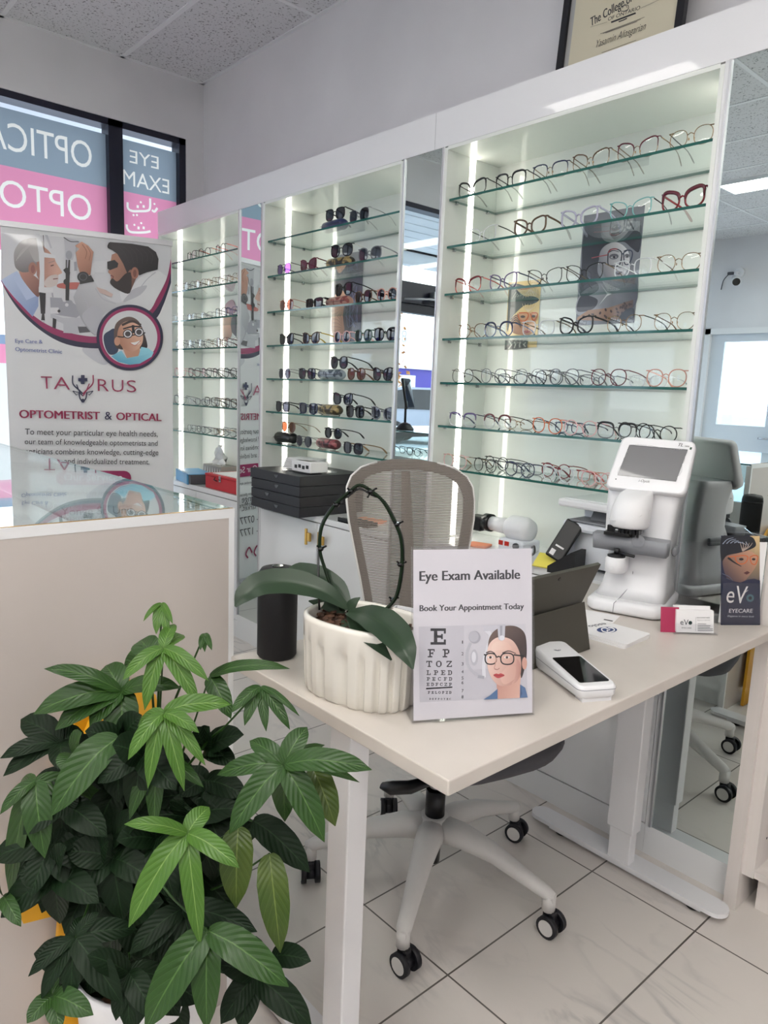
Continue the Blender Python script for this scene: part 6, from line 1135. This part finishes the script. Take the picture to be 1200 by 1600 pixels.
m.build('pattern', 'paper', t, True)
m = MB(); rr = random.Random(6); m.sheet([[(-0.06 + 0.12 * i / 9 + rr.uniform(-0.008, 0.008), rr.uniform(-0.025, 0.025), 0.1 + (0.1 * math.sin(math.pi * (i + 0.5) / 10) + rr.uniform(0, 0.02)) * j / 4) for i in range(10)] for j in range(5)]); m.build('tissue', 'tissue', t, True)
t = thing('red_case', (-3.56, 2.08, DK), 'red textured case with a metal latch on the deck nearest the window', 'case')
m = MB(); m.box((0, 0, 0.036), (0.34, 0.2, 0.07), bevel=0.004); m.box((0, 0, 0.078), (0.344, 0.204, 0.012), bevel=0.003); m.build('shell', 'red_box', t, True); m = MB(); m.box((0.0, -0.103, 0.066), (0.022, 0.004, 0.034), bevel=0.001); m.build('latch', 'steel', t, True); m = MB(); m.tube([(-0.05, -0.104, 0.07), (-0.04, -0.118, 0.058), (0.0, -0.12, 0.056)], 0.003, 6); m.build('handle', 'black_plastic', t, True)
o = MB(); o.box((-3.55, 2.08, DK + 0.0865), (0.26, 0.16, 0.004)); o = o.build('paper_pad', 'paper'); tag(o, 'white sheets of paper lying on the red case', 'paper')

# ================================================================== THINGS BY THE WINDOW AND AT THE BACK, SEEN IN THE MIRRORS
t = thing('table_mirror', (-3.5, 0.64, CZ + 0.0065), 'black table mirror on a stand on the glass counter, seen in the middle mirror', 'mirror', math.radians(62))
m = MB(); m.lathe([(0.06, 0), (0.06, 0.01), (0.035, 0.04), (0.014, 0.05)], seg=20); m.build('base', 'black_plastic', t, True); m = MB(); m.cyl((0, 0, 0.04), (0, 0, 0.2), 0.008, 10); m.build('stem', 'black_plastic', t, True); Mm = Matrix.Translation((0, -0.01, 0.235)) @ Matrix.Rotation(-0.2, 4, 'X'); m = MB(); m.box((0, 0, 0), (0.15, 0.018, 0.2), M=Mm, bevel=0.008); m.build('frame', 'black_plastic', t, True); m = MB(); m.box((0, -0.01, 0), (0.13, 0.004, 0.18), M=Mm); m.build('glass', 'mirror', t, True)
t = thing('security_camera', (-3.56, YB + 0.005, 2.74), 'white security camera with a black lens on the back wall, seen in the mirror', 'camera')
m = MB(); m.cyl((0, 0, 0), (0, 0.03, 0), 0.05, 20); m.tube([(0, 0.03, 0), (0, 0.1, -0.01), (0.03, 0.13, -0.05)], 0.015, 8); m.build('bracket', 'white_plastic', t, True); m = MB(); m.cyl((0.0, 0.08, -0.07), (0.06, 0.2, -0.12), 0.045, 20); m.build('body', 'white_plastic', t, True); m = MB(); m.cyl((0.06, 0.2, -0.12), (0.063, 0.206, -0.1225), 0.038, 20); m.build('lens', 'black_gloss', t, True); m = MB(); m.tube(catmull([(0, 0.02, 0), (-0.09, 0.02, 0.0), (-0.16, 0.01, -0.06), (-0.18, 0.006, -0.16)], 5), 0.005, 6); m.box((-0.09, 0.02, 0.0), (0.06, 0.03, 0.03), bevel=0.005); m.build('cable', 'dark_gray', t, True)
t = thing('wall_shelf_unit', (-2.4, YB + 0.15, 0), 'white shelf unit with coloured boxes against the back wall, seen in the mirror', 'shelf unit')
m = MB(); m.span((-2.90, YB + 0.001, 0), (-2.88, YB + 0.3, 1.55)); m.span((-1.92, YB + 0.001, 0), (-1.9, YB + 0.3, 1.55)); m.build('side_panel', 'white_laminate', t)
for z in (0.3, 0.62, 0.94, 1.2, 1.45): m = MB(); m.span((-2.88, YB + 0.001, z), (-1.92, YB + 0.3, z + 0.02)); m.build('shelf', 'white_laminate', t)
rr = random.Random(8)
for z in (0.961, 1.221):
    x = -2.85
    k = 0
    while x < -2.0:
        w = rr.uniform(0.06, 0.11); h_ = rr.uniform(0.12, 0.19); c = ('green_box', 'pink_box', 'blue_box', 'paper')[k % 4]; o = MB(); o.span((x, YB + 0.1, z), (x + w, YB + 0.26, z + h_), bevel=0.003); o = o.build('product_box', c)
        tag(o, '%s product box, number %s from the door, %s shelf of back wall unit' % (dict(green_box='green', pink_box='pink', blue_box='blue', paper='white')[c], ('one', 'two', 'three', 'four', 'five', 'six', 'seven', 'eight', 'nine')[k], 'upper' if z > 1.1 else 'lower'), 'box', 'product boxes on the back wall unit'); x += w + 0.02; k += 1
# ================================================================== EYEWEAR
def lens_outline(w, h, n, lift, taper, k=26):
    o = []
    for i in range(k):
        a = 2 * math.pi * i / k; c, s = math.cos(a), math.sin(a); x = math.copysign(abs(c) ** (2 / n), c) * w / 2; z = math.copysign(abs(s) ** (2 / n), s) * h / 2
        if s > 0: z += lift * max(0, x / w + 0.35) ** 1.5
        else: x *= 1 - taper * (abs(s) ** 1.5); 
        o.append((x, z))
    return o
STY = dict(round=(0.047, 0.047, 2.1, 0.0, 0.02), square=(0.053, 0.046, 3.2, 0.002, 0.12), cat=(0.054, 0.046, 2.6, 0.014, 0.16), panto=(0.051, 0.048, 2.4, 0.001, 0.14), big=(0.058, 0.051, 2.5, 0.004, 0.15), aviator=(0.056, 0.050, 2.3, 0.002, 0.28), rect=(0.053, 0.035, 3.0, 0.0, 0.06), wrap=(0.064, 0.040, 3.4, 0.003, 0.14))
_ew = {}
def eyewear_meshes(style, thick, rgbmat, lensmat, top, tmat):
    key = (style, thick, rgbmat, lensmat, top, tmat)
    if key in _ew: return _ew[key]
    w, h, n, lift, tp_ = STY[style]; gap = 0.018 if style != 'wrap' else 0.010; cxl = w / 2 + gap / 2; o = lens_outline(w, h, n, lift, tp_); zc = h / 2 + thick
    def P(sg, q): 
        X = sg * cxl + sg * q[0]; return Vector((X, 0.9 * X * X, zc + q[1]))
    m = MB()
    for sg in (-1, 1):
        m.tube([P(sg, q) for q in o], thick, 6, 0, closed=True)
        if top:
            k = len(o); m.tube([P(sg, o[i]) + Vector((0, -thick * 0.3, thick * 0.4)) for i in range(0, k // 2 + 1)], [thick * (1.0 + 1.1 * max(0.0, math.sin(math.pi * i / (k // 2))) ** 0.5) for i in range(0, k // 2 + 1)], 6, 1)
        oc = P(sg, max(o, key=lambda q: q[0] * 0.6 + q[1])); hx = sg * (cxl + w / 2 + 0.004); m.tube([oc, Vector((hx, 0.9 * hx * hx, oc.z)), Vector((hx, 0.9 * hx * hx + 0.006, oc.z))], max(thick, 0.0016), 6, 1 if top else 0)
    zb = zc + h * 0.16; a_ = P(-1, (-w / 2, h * 0.16)); m.tube([Vector((-gap / 2, a_.y, zb)), Vector((0, a_.y - 0.001, zb + 0.004)), Vector((gap / 2, a_.y, zb))], max(thick * 0.9, 0.0012), 6, 0)
    if style == 'aviator': m.tube([Vector((-gap / 2 - 0.008, a_.y, zb + 0.013)), Vector((gap / 2 + 0.008, a_.y, zb + 0.013))], 0.0012, 6)
    if thick < 0.0016:
        for sg in (-1, 1): m.ball((sg * 0.0075, 0.006, zc - 0.002), 0.003, (0.5, 1, 1.5), 8)
    me = []
    def grab(mb, mats):
        bmesh.ops.recalc_face_normals(mb.bm, faces=mb.bm.faces[:]); e = bpy.data.meshes.new('eyewear'); mb.bm.to_mesh(e); mb.bm.free()
        for q in mats: e.materials.append(MATS[q])
        return e
    fr = grab(m, [rgbmat, top or rgbmat]); ls = []
    for sg in (-1, 1):
        m = MB(); v = [m.bm.verts.new(P(sg, (q[0] * 0.98, q[1] * 0.98))) for q in o]; f = m.bm.faces.new(v); c = bmesh.ops.poke(m.bm, faces=[f])
        for vv in c['verts']: vv.co.y -= 0.0022
        for f in m.bm.faces: f.smooth = True
        ls.append(grab(m, [lensmat]))
    ts = []; zt = zc + max(q[1] for q in o if q[0] > 0) * 0.86
    for sg in (-1, 1):
        hx = sg * (cxl + w / 2 + 0.004); y0 = 0.9 * hx * hx + 0.006; m = MB(); ht = max(thick * 1.1, 0.0016) if style != 'wrap' else 0.005
        m.tube(catmull([(hx, y0, zt), (hx + sg * 0.002, y0 + 0.05, zt * 0.86), (hx * 0.98, y0 + 0.095, zt * 0.66), (hx * 0.95, y0 + 0.115, zt * 0.46), (hx * 0.9, y0 + 0.14, 0.003)], 4), ([ht] * 9 + [ht, ht * 1.1, ht * 1.25, ht * 1.4, ht * 1.5, ht * 1.6, ht * 1.6, ht * 1.2]), 6, 0, flat=0.6)
        ts.append(grab(m, [tmat or rgbmat]))
    _ew[key] = (fr, ls, ts); return _ew[key]
FC = {}
def fcol(name, rgb, rough=0.25, metal=0.0): mat('frame_' + name, rgb, rough, metal); return 'frame_' + name
for nm, rgb, mt in (('black', (18, 18, 22), 0), ('gold', (150, 122, 92), 1), ('brown', (92, 70, 54), 0), ('tortoise', (84, 56, 38), 0), ('clear', (205, 208, 212), 0), ('lilac', (178, 176, 198), 0), ('teal', (120, 178, 178), 0), ('red', (120, 24, 34), 0), ('purple', (98, 84, 130), 0), ('navy', (40, 48, 78), 0), ('blue', (66, 92, 140), 0), ('gray', (110, 112, 118), 0), ('silver', (140, 141, 146), 1), ('rose', (200, 146, 132), 0), ('orange', (206, 104, 62), 0), ('burgundy', (92, 30, 44), 0), ('pink', (226, 178, 180), 0), ('coral', (206, 84, 76), 0), ('white', (222, 220, 216), 0), ('yellow', (190, 160, 60), 0), ('green', (60, 84, 72), 0)): fcol(nm, rgb, 0.22 if not mt else 0.25, mt)
ORD = ['first', 'second', 'third', 'fourth', 'fifth', 'sixth', 'seventh', 'eighth', 'ninth', 'tenth', 'eleventh', 'twelfth']
SHN = ['top', 'second', 'third', 'fourth', 'fifth', 'sixth', 'bottom']
def x_at(cx, y, z):
    lo, hi = -6.0, 0.5
    for _ in range(40):
        mid = (lo + hi) / 2; d = Vector((mid, y, z)) - CAMP; px_ = 600 + PXF * d.dot(CR) / d.dot(CF)
        if px_ < cx: lo = mid
        else: hi = mid
    return (lo + hi) / 2
def glasses(x, y, z, style, col, lens, thick, top, tmat, yaw, label, group, sun, pitch=0.0, sc=1.0):
    fr, ls, ts = eyewear_meshes(style, thick, 'frame_' + col, lens, ('frame_' + top) if top else None, ('frame_' + tmat) if tmat else None)
    t = thing('sunglasses' if sun else 'eyeglasses', (x, y, z), label, 'sunglasses' if sun else 'eyeglasses', yaw, group); t.rotation_euler = (pitch, 0, yaw); t.scale = (sc, sc, sc)
    def add(nm, me): o = bpy.data.objects.new(nm, me); COL.objects.link(o); o.parent = t
    add('frame', fr)
    for e in ls: add('lens', e)
    for e in ts: add('temple', e)
    return t
KIND = dict(round='round', square='square', cat='cat-eye', panto='rounded', big='oversized', aviator='aviator', rect='rectangular', wrap='wide shield')
THIN = 0.0011
rg = random.Random(11)
def row(k, cab, items, y0=2.012, sun=False, gname=''):
    z = SHELF_Z[k]; behind = any(len(q) > 3 and 'where' in q[3] for q in items) and not sun; seen = sorted([i for i in range(len(items)) if not (len(items[i]) > 3 and 'where' in items[i][3])], key=lambda i: items[i][0]); rank = {i: r for r, i in enumerate(seen)}
    for i, it in enumerate(items):
        cx, style, col = it[:3]; o = it[3] if len(it) > 3 else {}
        th_ = o.get('th', THIN if col in ('gold', 'silver') else 0.0017); y = o.get('y', y0); zz = z + o.get('up', 0.0); x = x_at(cx, y, zz + 0.025)
        lens = o.get('lens', 'lens_clear'); where = o.get('where')
        desc = '%s%s %s %s' % (('thin ' if th_ <= 0.0012 else ''), col if col != 'clear' else 'clear-framed', KIND[style], 'sunglasses' if sun else 'eyeglasses')
        if o.get('top'): desc = '%s-topped %s' % (o['top'], desc)
        if o.get('note'): desc = o['note'] + ' ' + desc
        pos = where or ('%s from left%s' % (ORD[rank[i]], ' in front row' if behind else ''))
        lab = '%s, %s on %s shelf of %s' % (desc, pos, SHN[k], cab)
        tol = glasses(x, y, zz, style, col, lens, th_, o.get('top'), o.get('t'), o.get('yaw', rg.uniform(-0.12, 0.1)), lab, gname + ', ' + SHN[k] + ' shelf', sun, o.get('pitch', 0.0), o.get('sc', 1.0))
CD, CM, CW = 'desk cabinet', 'sunglasses cabinet', 'window-side cabinet'
G = 'eyeglasses in the desk cabinet'
row(0, CD, [(737, 'cat', 'black', dict(top='black')), (797, 'square', 'black', dict(top='black')), (859, 'square', 'gold', dict(top='navy')), (922, 'cat', 'gold', dict(top='brown')), (995, 'cat', 'gold', dict(top='burgundy')), (1079, 'panto', 'gold', dict(t='black'))], gname=G)
row(1, CD, [(753, 'cat', 'clear', dict(t='black')), (827, 'cat', 'brown', dict(th=0.003)), (904, 'cat', 'lilac', dict(th=0.003)), (984, 'cat', 'teal', dict(t='black')), (1066, 'cat', 'red', dict(th=0.0028, top='burgundy'))], gname=G)
row(2, CD, [(730, 'cat', 'coral', dict(top='red')), (785, 'cat', 'purple', dict(t='navy', th=0.002)), (850, 'cat', 'black', dict(th=0.0013, t='gold')), (912, 'cat', 'black', dict(th=0.0014, t='gold')), (987, 'square', 'clear'), (1060, 'panto', 'gold', dict(t='tortoise'))], gname=G)
row(3, CD, [(738, 'panto', 'gold', dict(th=0.0015)), (778, 'panto', 'blue', dict(top='navy')), (840, 'square', 'clear', dict(t='gold')), (899, 'cat', 'black', dict(th=0.0026)), (974, 'panto', 'gold', dict(t='black')), (1053, 'panto', 'gold', dict(t='tortoise', th=0.001))], gname=G)
BK_ = dict(y=2.12)
row(4, CD, [(722, 'round', 'black', dict(th=0.0014)), (770, 'panto', 'gray', dict(th=0.0014)), (827, 'panto', 'silver', dict(t='black')), (880, 'panto', 'gray', dict(t='gray')), (950, 'panto', 'burgundy', dict(th=0.0016)), (1040, 'panto', 'rose'), (800, 'rect', 'black', dict(BK_, where='folded behind')), (857, 'round', 'black', dict(BK_, where='behind the silver pair')), (932, 'rect', 'gray', dict(BK_, where='behind the burgundy pair')), (1012, 'rect', 'clear', dict(BK_, where='behind the rose pair'))], gname=G)
row(5, CD, [(722, 'square', 'clear', dict(top='purple', t='navy')), (776, 'panto', 'clear', dict(top='burgundy', t='black')), (854, 'panto', 'orange', dict(t='black')), (906, 'round', 'pink'), (963, 'square', 'gray', dict(top='black', t='black')), (1027, 'round', 'black'), (810, 'rect', 'gold', dict(BK_, where='behind the orange pair')), (990, 'round', 'black', dict(BK_, where='behind the gray pair')), (890, 'rect', 'navy', dict(BK_, where='behind the pink pair'))], gname=G)
row(6, CD, [(710, 'panto', 'pink', dict(th=0.0015, t='gold')), (757, 'round', 'black', dict(th=0.0017)), (811, 'panto', 'navy'), (871, 'panto', 'clear', dict(th=0.002, t='red')), (935, 'panto', 'pink', dict(t='coral')), (775, 'round', 'black', dict(BK_, where='behind the round black pair')), (824, 'rect', 'gray', dict(BK_, where='behind the navy pair')), (868, 'round', 'red', dict(BK_, where='behind the clear-framed pair')), (925, 'rect', 'rose', dict(BK_, where='behind the pink pair on the right'))], gname=G)
G = 'sunglasses in the middle cabinet'
CASES = []
def case(k, cx, matname, rgb, label, ln=0.155, y=2.06, pat=None, rad=0.024):
    z = SHELF_Z[k]; x = x_at(cx, y, z + 0.02); t = thing('eyeglass_case', (x, y, z), label, 'eyeglass case', rg.uniform(-0.08, 0.08), 'cases among the sunglasses')
    mm = matname
    if mm not in MATS:
        if pat:
            m_, nt_, p_ = node_mat(mm, 0.35); noise_color(nt_, p_, rgb, pat, 45, 2, 0.45, 0.55)
        else: mat(mm, rgb, 0.3)
    m = MB(); m.loft([[(xx, math.cos(a) * 0.03 * s, rad + 0.0005 + math.sin(a) * rad * s) for a in [q * math.pi / 8 for q in range(16)]] for xx, s in ((-ln / 2, 0.3), (-ln / 2 + 0.004, 0.75), (-ln / 2 + 0.016, 0.97), (0, 1), (ln / 2 - 0.016, 0.97), (ln / 2 - 0.004, 0.75), (ln / 2, 0.3))]); m.build('shell', mm, t, True)
    m = MB(); m.tube([(-ln / 2 + 0.004, -0.0299, rad), (ln / 2 - 0.004, -0.0299, rad)], 0.0012, 5); m.build('seam', 'black_plastic', t, True)
    return 2 * rad
ht = case(0, 523, 'case_navy', (36, 44, 88), 'dark blue eyeglass case on the top shelf under black sunglasses')
ht = case(1, 532, 'case_snake', (150, 130, 86), 'gold and black patterned eyeglass case on the second shelf', pat=(30, 26, 22))
case(2, 530, 'case_red', (120, 50, 50), 'reddish patterned eyeglass case on the third shelf', pat=(170, 130, 120)); case(4, 518, 'case_slate', (60, 72, 88), 'slate blue patterned eyeglass case on the fifth shelf', pat=(150, 160, 172)); case(5, 515, 'case_camel', (160, 140, 96), 'camel patterned eyeglass case on the sixth shelf', pat=(60, 50, 36)); case(6, 513, 'case_pink', (150, 80, 86), 'pink patterned eyeglass case on the bottom shelf', pat=(70, 30, 36)); case(6, 447, 'case_black', (14, 14, 17), 'glossy black eyeglass case at the left end of the bottom shelf', rad=0.027)
def S_(lens, **k): d = dict(lens='lens_' + lens, th=0.0024); d.update(k); return d
UP = 0.049
row(0, CM, [(523, 'square', 'black', S_('gray', y=2.06, up=UP, where='standing on the blue case')), (560, 'big', 'silver', S_('black', th=0.0013))], sun=True, gname=G)
row(1, CM, [(443, 'aviator', 'black', S_('purple', th=0.0013)), (481, 'cat', 'burgundy', S_('plum')), (533, 'big', 'black', S_('black', y=2.06, up=UP, where='standing on the gold patterned case', t='white')), (577, 'big', 'gray', S_('gray'))], sun=True, gname=G)
row(2, CM, [(447, 'aviator', 'rose', S_('rose', th=0.0012)), (490, 'wrap', 'black', S_('black')), (536, 'big', 'black', S_('black', y=2.06, up=UP, where='standing on the reddish case')), (567, 'panto', 'tortoise', S_('black')), (604, 'round', 'rose', S_('black'))], sun=True, gname=G)
row(3, CM, [(447, 'cat', 'black', S_('black')), (485, 'cat', 'tortoise', S_('gray', t='yellow')), (534, 'round', 'pink', S_('gray')), (567, 'panto', 'green', S_('green')), (602, 'big', 'black', S_('black'))], sun=True, gname=G)
row(4, CM, [(444, 'round', 'silver', S_('gray', th=0.001)), (479, 'square', 'black', S_('gray')), (529, 'big', 'black', S_('gray', y=2.06, up=UP, where='standing on the slate case')), (556, 'panto', 'tortoise', S_('brown')), (597, 'cat', 'black', S_('gray'))], sun=True, gname=G)
row(5, CM, [(441, 'square', 'black', S_('gray')), (481, 'square', 'navy', S_('gray')), (535, 'cat', 'black', S_('gray', y=2.06, up=UP, where='standing on the camel case')), (554, 'square', 'black', S_('black', y=1.998, top='black')), (597, 'cat', 'silver', S_('gray'))], sun=True, gname=G)
row(6, CM, [(450, 'aviator', 'gold', S_('brown', y=2.06, up=0.055, th=0.0012, where='standing on the black case')), (474, 'aviator', 'silver', S_('gray', th=0.0012)), (520, 'round', 'black', S_('black', y=2.06, up=UP, where='standing on the pink case')), (551, 'square', 'black', S_('gray', y=2.0, t='gold'))], sun=True, gname=G)
G = 'eyeglasses in the window-side cabinet'
row(0, CW, [(299, 'square', 'black'), (319, 'round', 'black', dict(t='orange')), (344, 'round', 'black', dict(t='coral'))], gname=G)
row(1, CW, [(279, 'round', 'gold'), (296, 'round', 'silver'), (313, 'panto', 'gold'), (330, 'round', 'gold'), (347, 'round', 'silver'), (362, 'panto', 'gold')], gname=G)
row(2, CW, [(277, 'rect', 'clear'), (299, 'rect', 'silver'), (322, 'rect', 'silver', dict(t='gray')), (345, 'square', 'black'), (361, 'square', 'purple')], gname=G)
row(3, CW, [(283, 'panto', 'silver', dict(t='black')), (301, 'panto', 'gray', dict(th=0.0012)), (318, 'panto', 'silver'), (331, 'round', 'gold'), (346, 'cat', 'burgundy'), (363, 'panto', 'silver')], gname=G)
row(4, CW, [(281, 'panto', 'pink'), (303, 'square', 'black'), (322, 'square', 'black'), (340, 'square', 'black'), (359, 'panto', 'black')], gname=G)
row(5, CW, [(281, 'square', 'gray'), (300, 'rect', 'clear'), (314, 'rect', 'gray'), (329, 'square', 'black'), (344, 'square', 'brown'), (360, 'square', 'black')], gname=G)
row(6, CW, [(299, 'rect', 'silver'), (314, 'rect', 'gray'), (328, 'rect', 'silver'), (341, 'rect', 'gold'), (358, 'square', 'silver')], gname=G)
# pairs lying inside the counter display case, seen through its glass in the middle mirror
for i in range(7):
    glasses(-3.18 - 0.15 * i * 0.9, 0.60 - 0.06 * (i % 2), 0.9405, ('square', 'round', 'panto')[i % 3], ('black', 'gray', 'navy')[i % 3], 'lens_clear', 0.0018, None, None, 3.1, '%s eyeglasses inside the counter case, %s from the picture end' % (('square black', 'round gray', 'rounded navy')[i % 3], ORD[i]), 'eyeglasses inside the counter case', False)

# ================================================================== MONEY TREE
PXC, PYC = -1.08, 0.46
t = thing('potted_plant', (PXC, PYC, 0), 'large money tree with hand-shaped green leaves in a white pot by the counter', 'plant')
m = MB(); m.lathe([(0.085, 0), (0.095, 0.01), (0.113, 0.36), (0.116, 0.38), (0.110, 0.382), (0.104, 0.35), (0.02, 0.345)], (PXC, PYC, 0), 32); m.build('pot', 'white_plastic', t)
m = MB(); m.lathe([(0.105, 0.345), (0.06, 0.353), (0.005, 0.355)], (PXC, PYC, 0), 20); m.build('soil', 'potting_bark', t)
m = MB(); rr = random.Random(12)
TR = Vector((PXC + 0.02, PYC, 0.35)); tops = []
for dx, dy, hh in ((0.01, 0.0, 0.46), (-0.02, 0.02, 0.42), (0.02, -0.03, 0.36)):
    tp_ = TR + Vector((dx * 3, dy * 3, hh)); m.tube(catmull([TR + Vector((dx, dy, -0.01)), TR + Vector((dx * 2 + 0.01, dy * 2 - 0.01, hh * 0.5)), tp_], 4), [0.011] * 4 + [0.009] * 5, 8); tops.append(tp_)
m.build('trunk', mat('plant_trunk', (58, 56, 40), 0.8), t)
XMIN = CX + 0.012
def safe(q): 
    if q.x < XMIN and q.y < 0.74: q = Vector((XMIN + 0.002, q.y, q.z))
    return q
def zpx(x, y): return (x * 0.5, 900 + y * 0.5)
def palm(cx, cy, d, tips, mi, stem=True, wscale=1.0):
    """cx,cy: centre in photograph pixels at distance d; tips: (x, y, width_px, dd)"""
    m = MB(); c = safe(ond(cx, cy, d))
    for tp in tips:
        x, y, w = tp[:3]; dd = tp[3] if len(tp) > 3 else -0.03
        e = safe(ond(x, y, d + dd)); v = e - c; L = v.length; arch = ZV * (0.10 * L) - CF * (0.05 * L)
        mid1 = c + v * 0.35 + arch; mid2 = c + v * 0.72 + arch * 0.75; pts = [safe(q) for q in (c, c + v * 0.06 + arch * 0.3, mid1, mid2, e)]
        W = w * d / PXF * wscale; leaf(m, pts, [W * 0.08, W * 0.35, W * 0.8, W, W * 0.95, W * 0.62, W * 0.02], ZV * 0.75 - CF * 0.8, 0.22, 0, 6)
    if stem:
        tp_ = min(tops, key=lambda q: (q - c).length); tp_ = tp_ + (TR - tp_) * (((cx * 7 + cy * 3) % 10) / 14.0); mid = (c + tp_) / 2 + Vector((0, 0, 0.02)) ; m.tube(catmull([c, safe(c * 0.7 + tp_ * 0.3 + Vector((0, 0, -0.01))), safe(mid + Vector((0, 0, -0.03))), tp_ + Vector((0, 0, -0.04))], 4), [0.0016] * 5 + [0.0022] * 8, 6, 1)
    m.build('leaf', [mi, 'leaf_mid'], t)
def P_(cx, cy, d, tips, mi, **k): palm(*zpx(cx, cy), d, [(x * 0.5, 900 + y * 0.5) + tuple(r) for x, y, *r in tips], mi, **k)
P_(505, 85, 1.16, [(448, 142, 9), (488, 182, 17), (524, 182, 17), (540, 150, 10)], 'leaf_bright')
P_(510, 226, 1.10, [(383, 326, 24), (452, 420, 26), (622, 402, 26), (652, 328, 22), (575, 185, 30, 0.05), (545, 150, 24, 0.05)], 'leaf_bright')
P_(470, 250, 1.18, [(385, 290, 40, 0.02), (440, 200, 44, 0.03)], 'leaf_mid')
P_(380, 362, 1.14, [(138, 290, 26), (104, 432, 44), (172, 482, 42), (392, 572, 54), (280, 470, 36), (330, 280, 46, 0.04), (565, 350, 30)], 'leaf_mid')
P_(512, 428, 1.02, [(400, 575, 26), (462, 664, 26), (576, 672, 26), (642, 592, 22), (622, 490, 22), (722, 402, 32, 0.02), (430, 470, 22, 0.02)], 'leaf_bright')
P_(495, 560, 1.06, [(404, 762, 26), (482, 792, 28), (636, 660, 22)], 'leaf_mid')
P_(112, 640, 1.05, [(0, 745, 22), (140, 882, 44), (30, 1005, 36, 0.02), (60, 655, 20, 0.03), (370, 748, 40, 0.06)], 'leaf_mid')
P_(372, 505, 1.06, [(160, 750, 60, -0.05)], 'leaf_mid')
P_(190, 520, 1.13, [(65, 448, 44, 0.02), (0, 570, 28), (10, 626, 32), (200, 612, 36, -0.05), (262, 490, 40, 0.02)], 'leaf_dark')
P_(232, 560, 1.07, [(190, 606, 34), (256, 490, 34)], 'leaf_mid')
P_(886, 592, 1.0, [(780, 515, 32, 0.04), (960, 472, 36, 0.03), (1015, 528, 18, 0.05), (1162, 606, 38), (1124, 645, 18, 0.05), (1014, 832, 44), (716, 806, 44), (678, 622, 34, 0.02), (890, 768, 40, 0.05)], 'leaf_mid')
P_(975, 600, 1.05, [(1048, 782, 42)], 'leaf_yellowing', stem=False)
P_(815, 347, 1.05, [(722, 428, 20), (764, 468, 20), (832, 486, 17), (906, 480, 20), (936, 438, 11)], 'leaf_mid')
P_(640, 180, 1.12, [(626, 232, 11), (640, 238, 10), (662, 232, 10)], 'leaf_mid')
P_(586, 805, 0.97, [(654, 722, 34, 0.03), (388, 776, 24), (402, 1098, 44), (626, 1158, 34), (748, 912, 32)], 'leaf_bright')
P_(745, 785, 1.04, [(738, 1038, 52)], 'leaf_yellowing')
P_(842, 868, 1.02, [(876, 1178, 48)], 'leaf_yellowing')
P_(790, 765, 1.06, [(968, 926, 46)], 'leaf_dark')
P_(655, 315, 1.13, [(722, 446, 32), (906, 290, 20), (830, 280, 18, 0.03)], 'leaf_mid')
P_(640, 545, 1.12, [(762, 496, 40), (655, 470, 32), (738, 592, 34), (700, 560, 26), (610, 470, 30)], 'leaf_dark')
P_(640, 640, 1.10, [(740, 730, 50), (770, 690, 40), (620, 720, 40), (560, 690, 36)], 'leaf_dark')
P_(236, 1130, 0.99, [(88, 1252, 24), (128, 1325, 28), (222, 1356, 30), (382, 1338, 44), (262, 1060, 24, 0.03), (430, 1105, 36, 0.03), (310, 1050, 20, 0.02)], 'leaf_dark')
P_(570, 1040, 1.03, [(405, 1182, 36), (445, 1192, 36), (638, 1302, 44), (804, 1112, 40), (482, 1065, 30, 0.03), (522, 930, 34, 0.04)], 'leaf_dark')
P_(650, 1110, 0.95, [(902, 1284, 50), (646, 1420, 46), (452, 1420, 58), (560, 1260, 46, 0.03)], 'leaf_mid')
P_(796, 1250, 0.98, [(680, 1215, 34), (690, 1400, 40), (752, 1420, 40), (975, 1410, 46), (800, 1125, 34, 0.03)], 'leaf_dark')
P_(850, 1188, 1.0, [(972, 1204, 36)], 'leaf_dark')
P_(402, 1240, 0.99, [(272, 1185, 36), (362, 1390, 30), (405, 1420, 34), (492, 1385, 40), (530, 1260, 36, 0.03)], 'leaf_dark')
P_(165, 1312, 0.97, [(84, 1398, 30), (190, 1420, 30), (292, 1372, 36), (160, 1230, 26, 0.03)], 'leaf_mid')
P_(10, 1000, 1.04, [(66, 1096, 24), (0, 960, 18)], 'leaf_mid')
P_(80, 880, 1.12, [(70, 985, 26), (120, 960, 22)], 'leaf_dark')
P_(250, 735, 1.08, [(232, 790, 4), (240, 796, 4), (250, 795, 4), (262, 785, 4)], 'leaf_bright')
rr = random.Random(21)
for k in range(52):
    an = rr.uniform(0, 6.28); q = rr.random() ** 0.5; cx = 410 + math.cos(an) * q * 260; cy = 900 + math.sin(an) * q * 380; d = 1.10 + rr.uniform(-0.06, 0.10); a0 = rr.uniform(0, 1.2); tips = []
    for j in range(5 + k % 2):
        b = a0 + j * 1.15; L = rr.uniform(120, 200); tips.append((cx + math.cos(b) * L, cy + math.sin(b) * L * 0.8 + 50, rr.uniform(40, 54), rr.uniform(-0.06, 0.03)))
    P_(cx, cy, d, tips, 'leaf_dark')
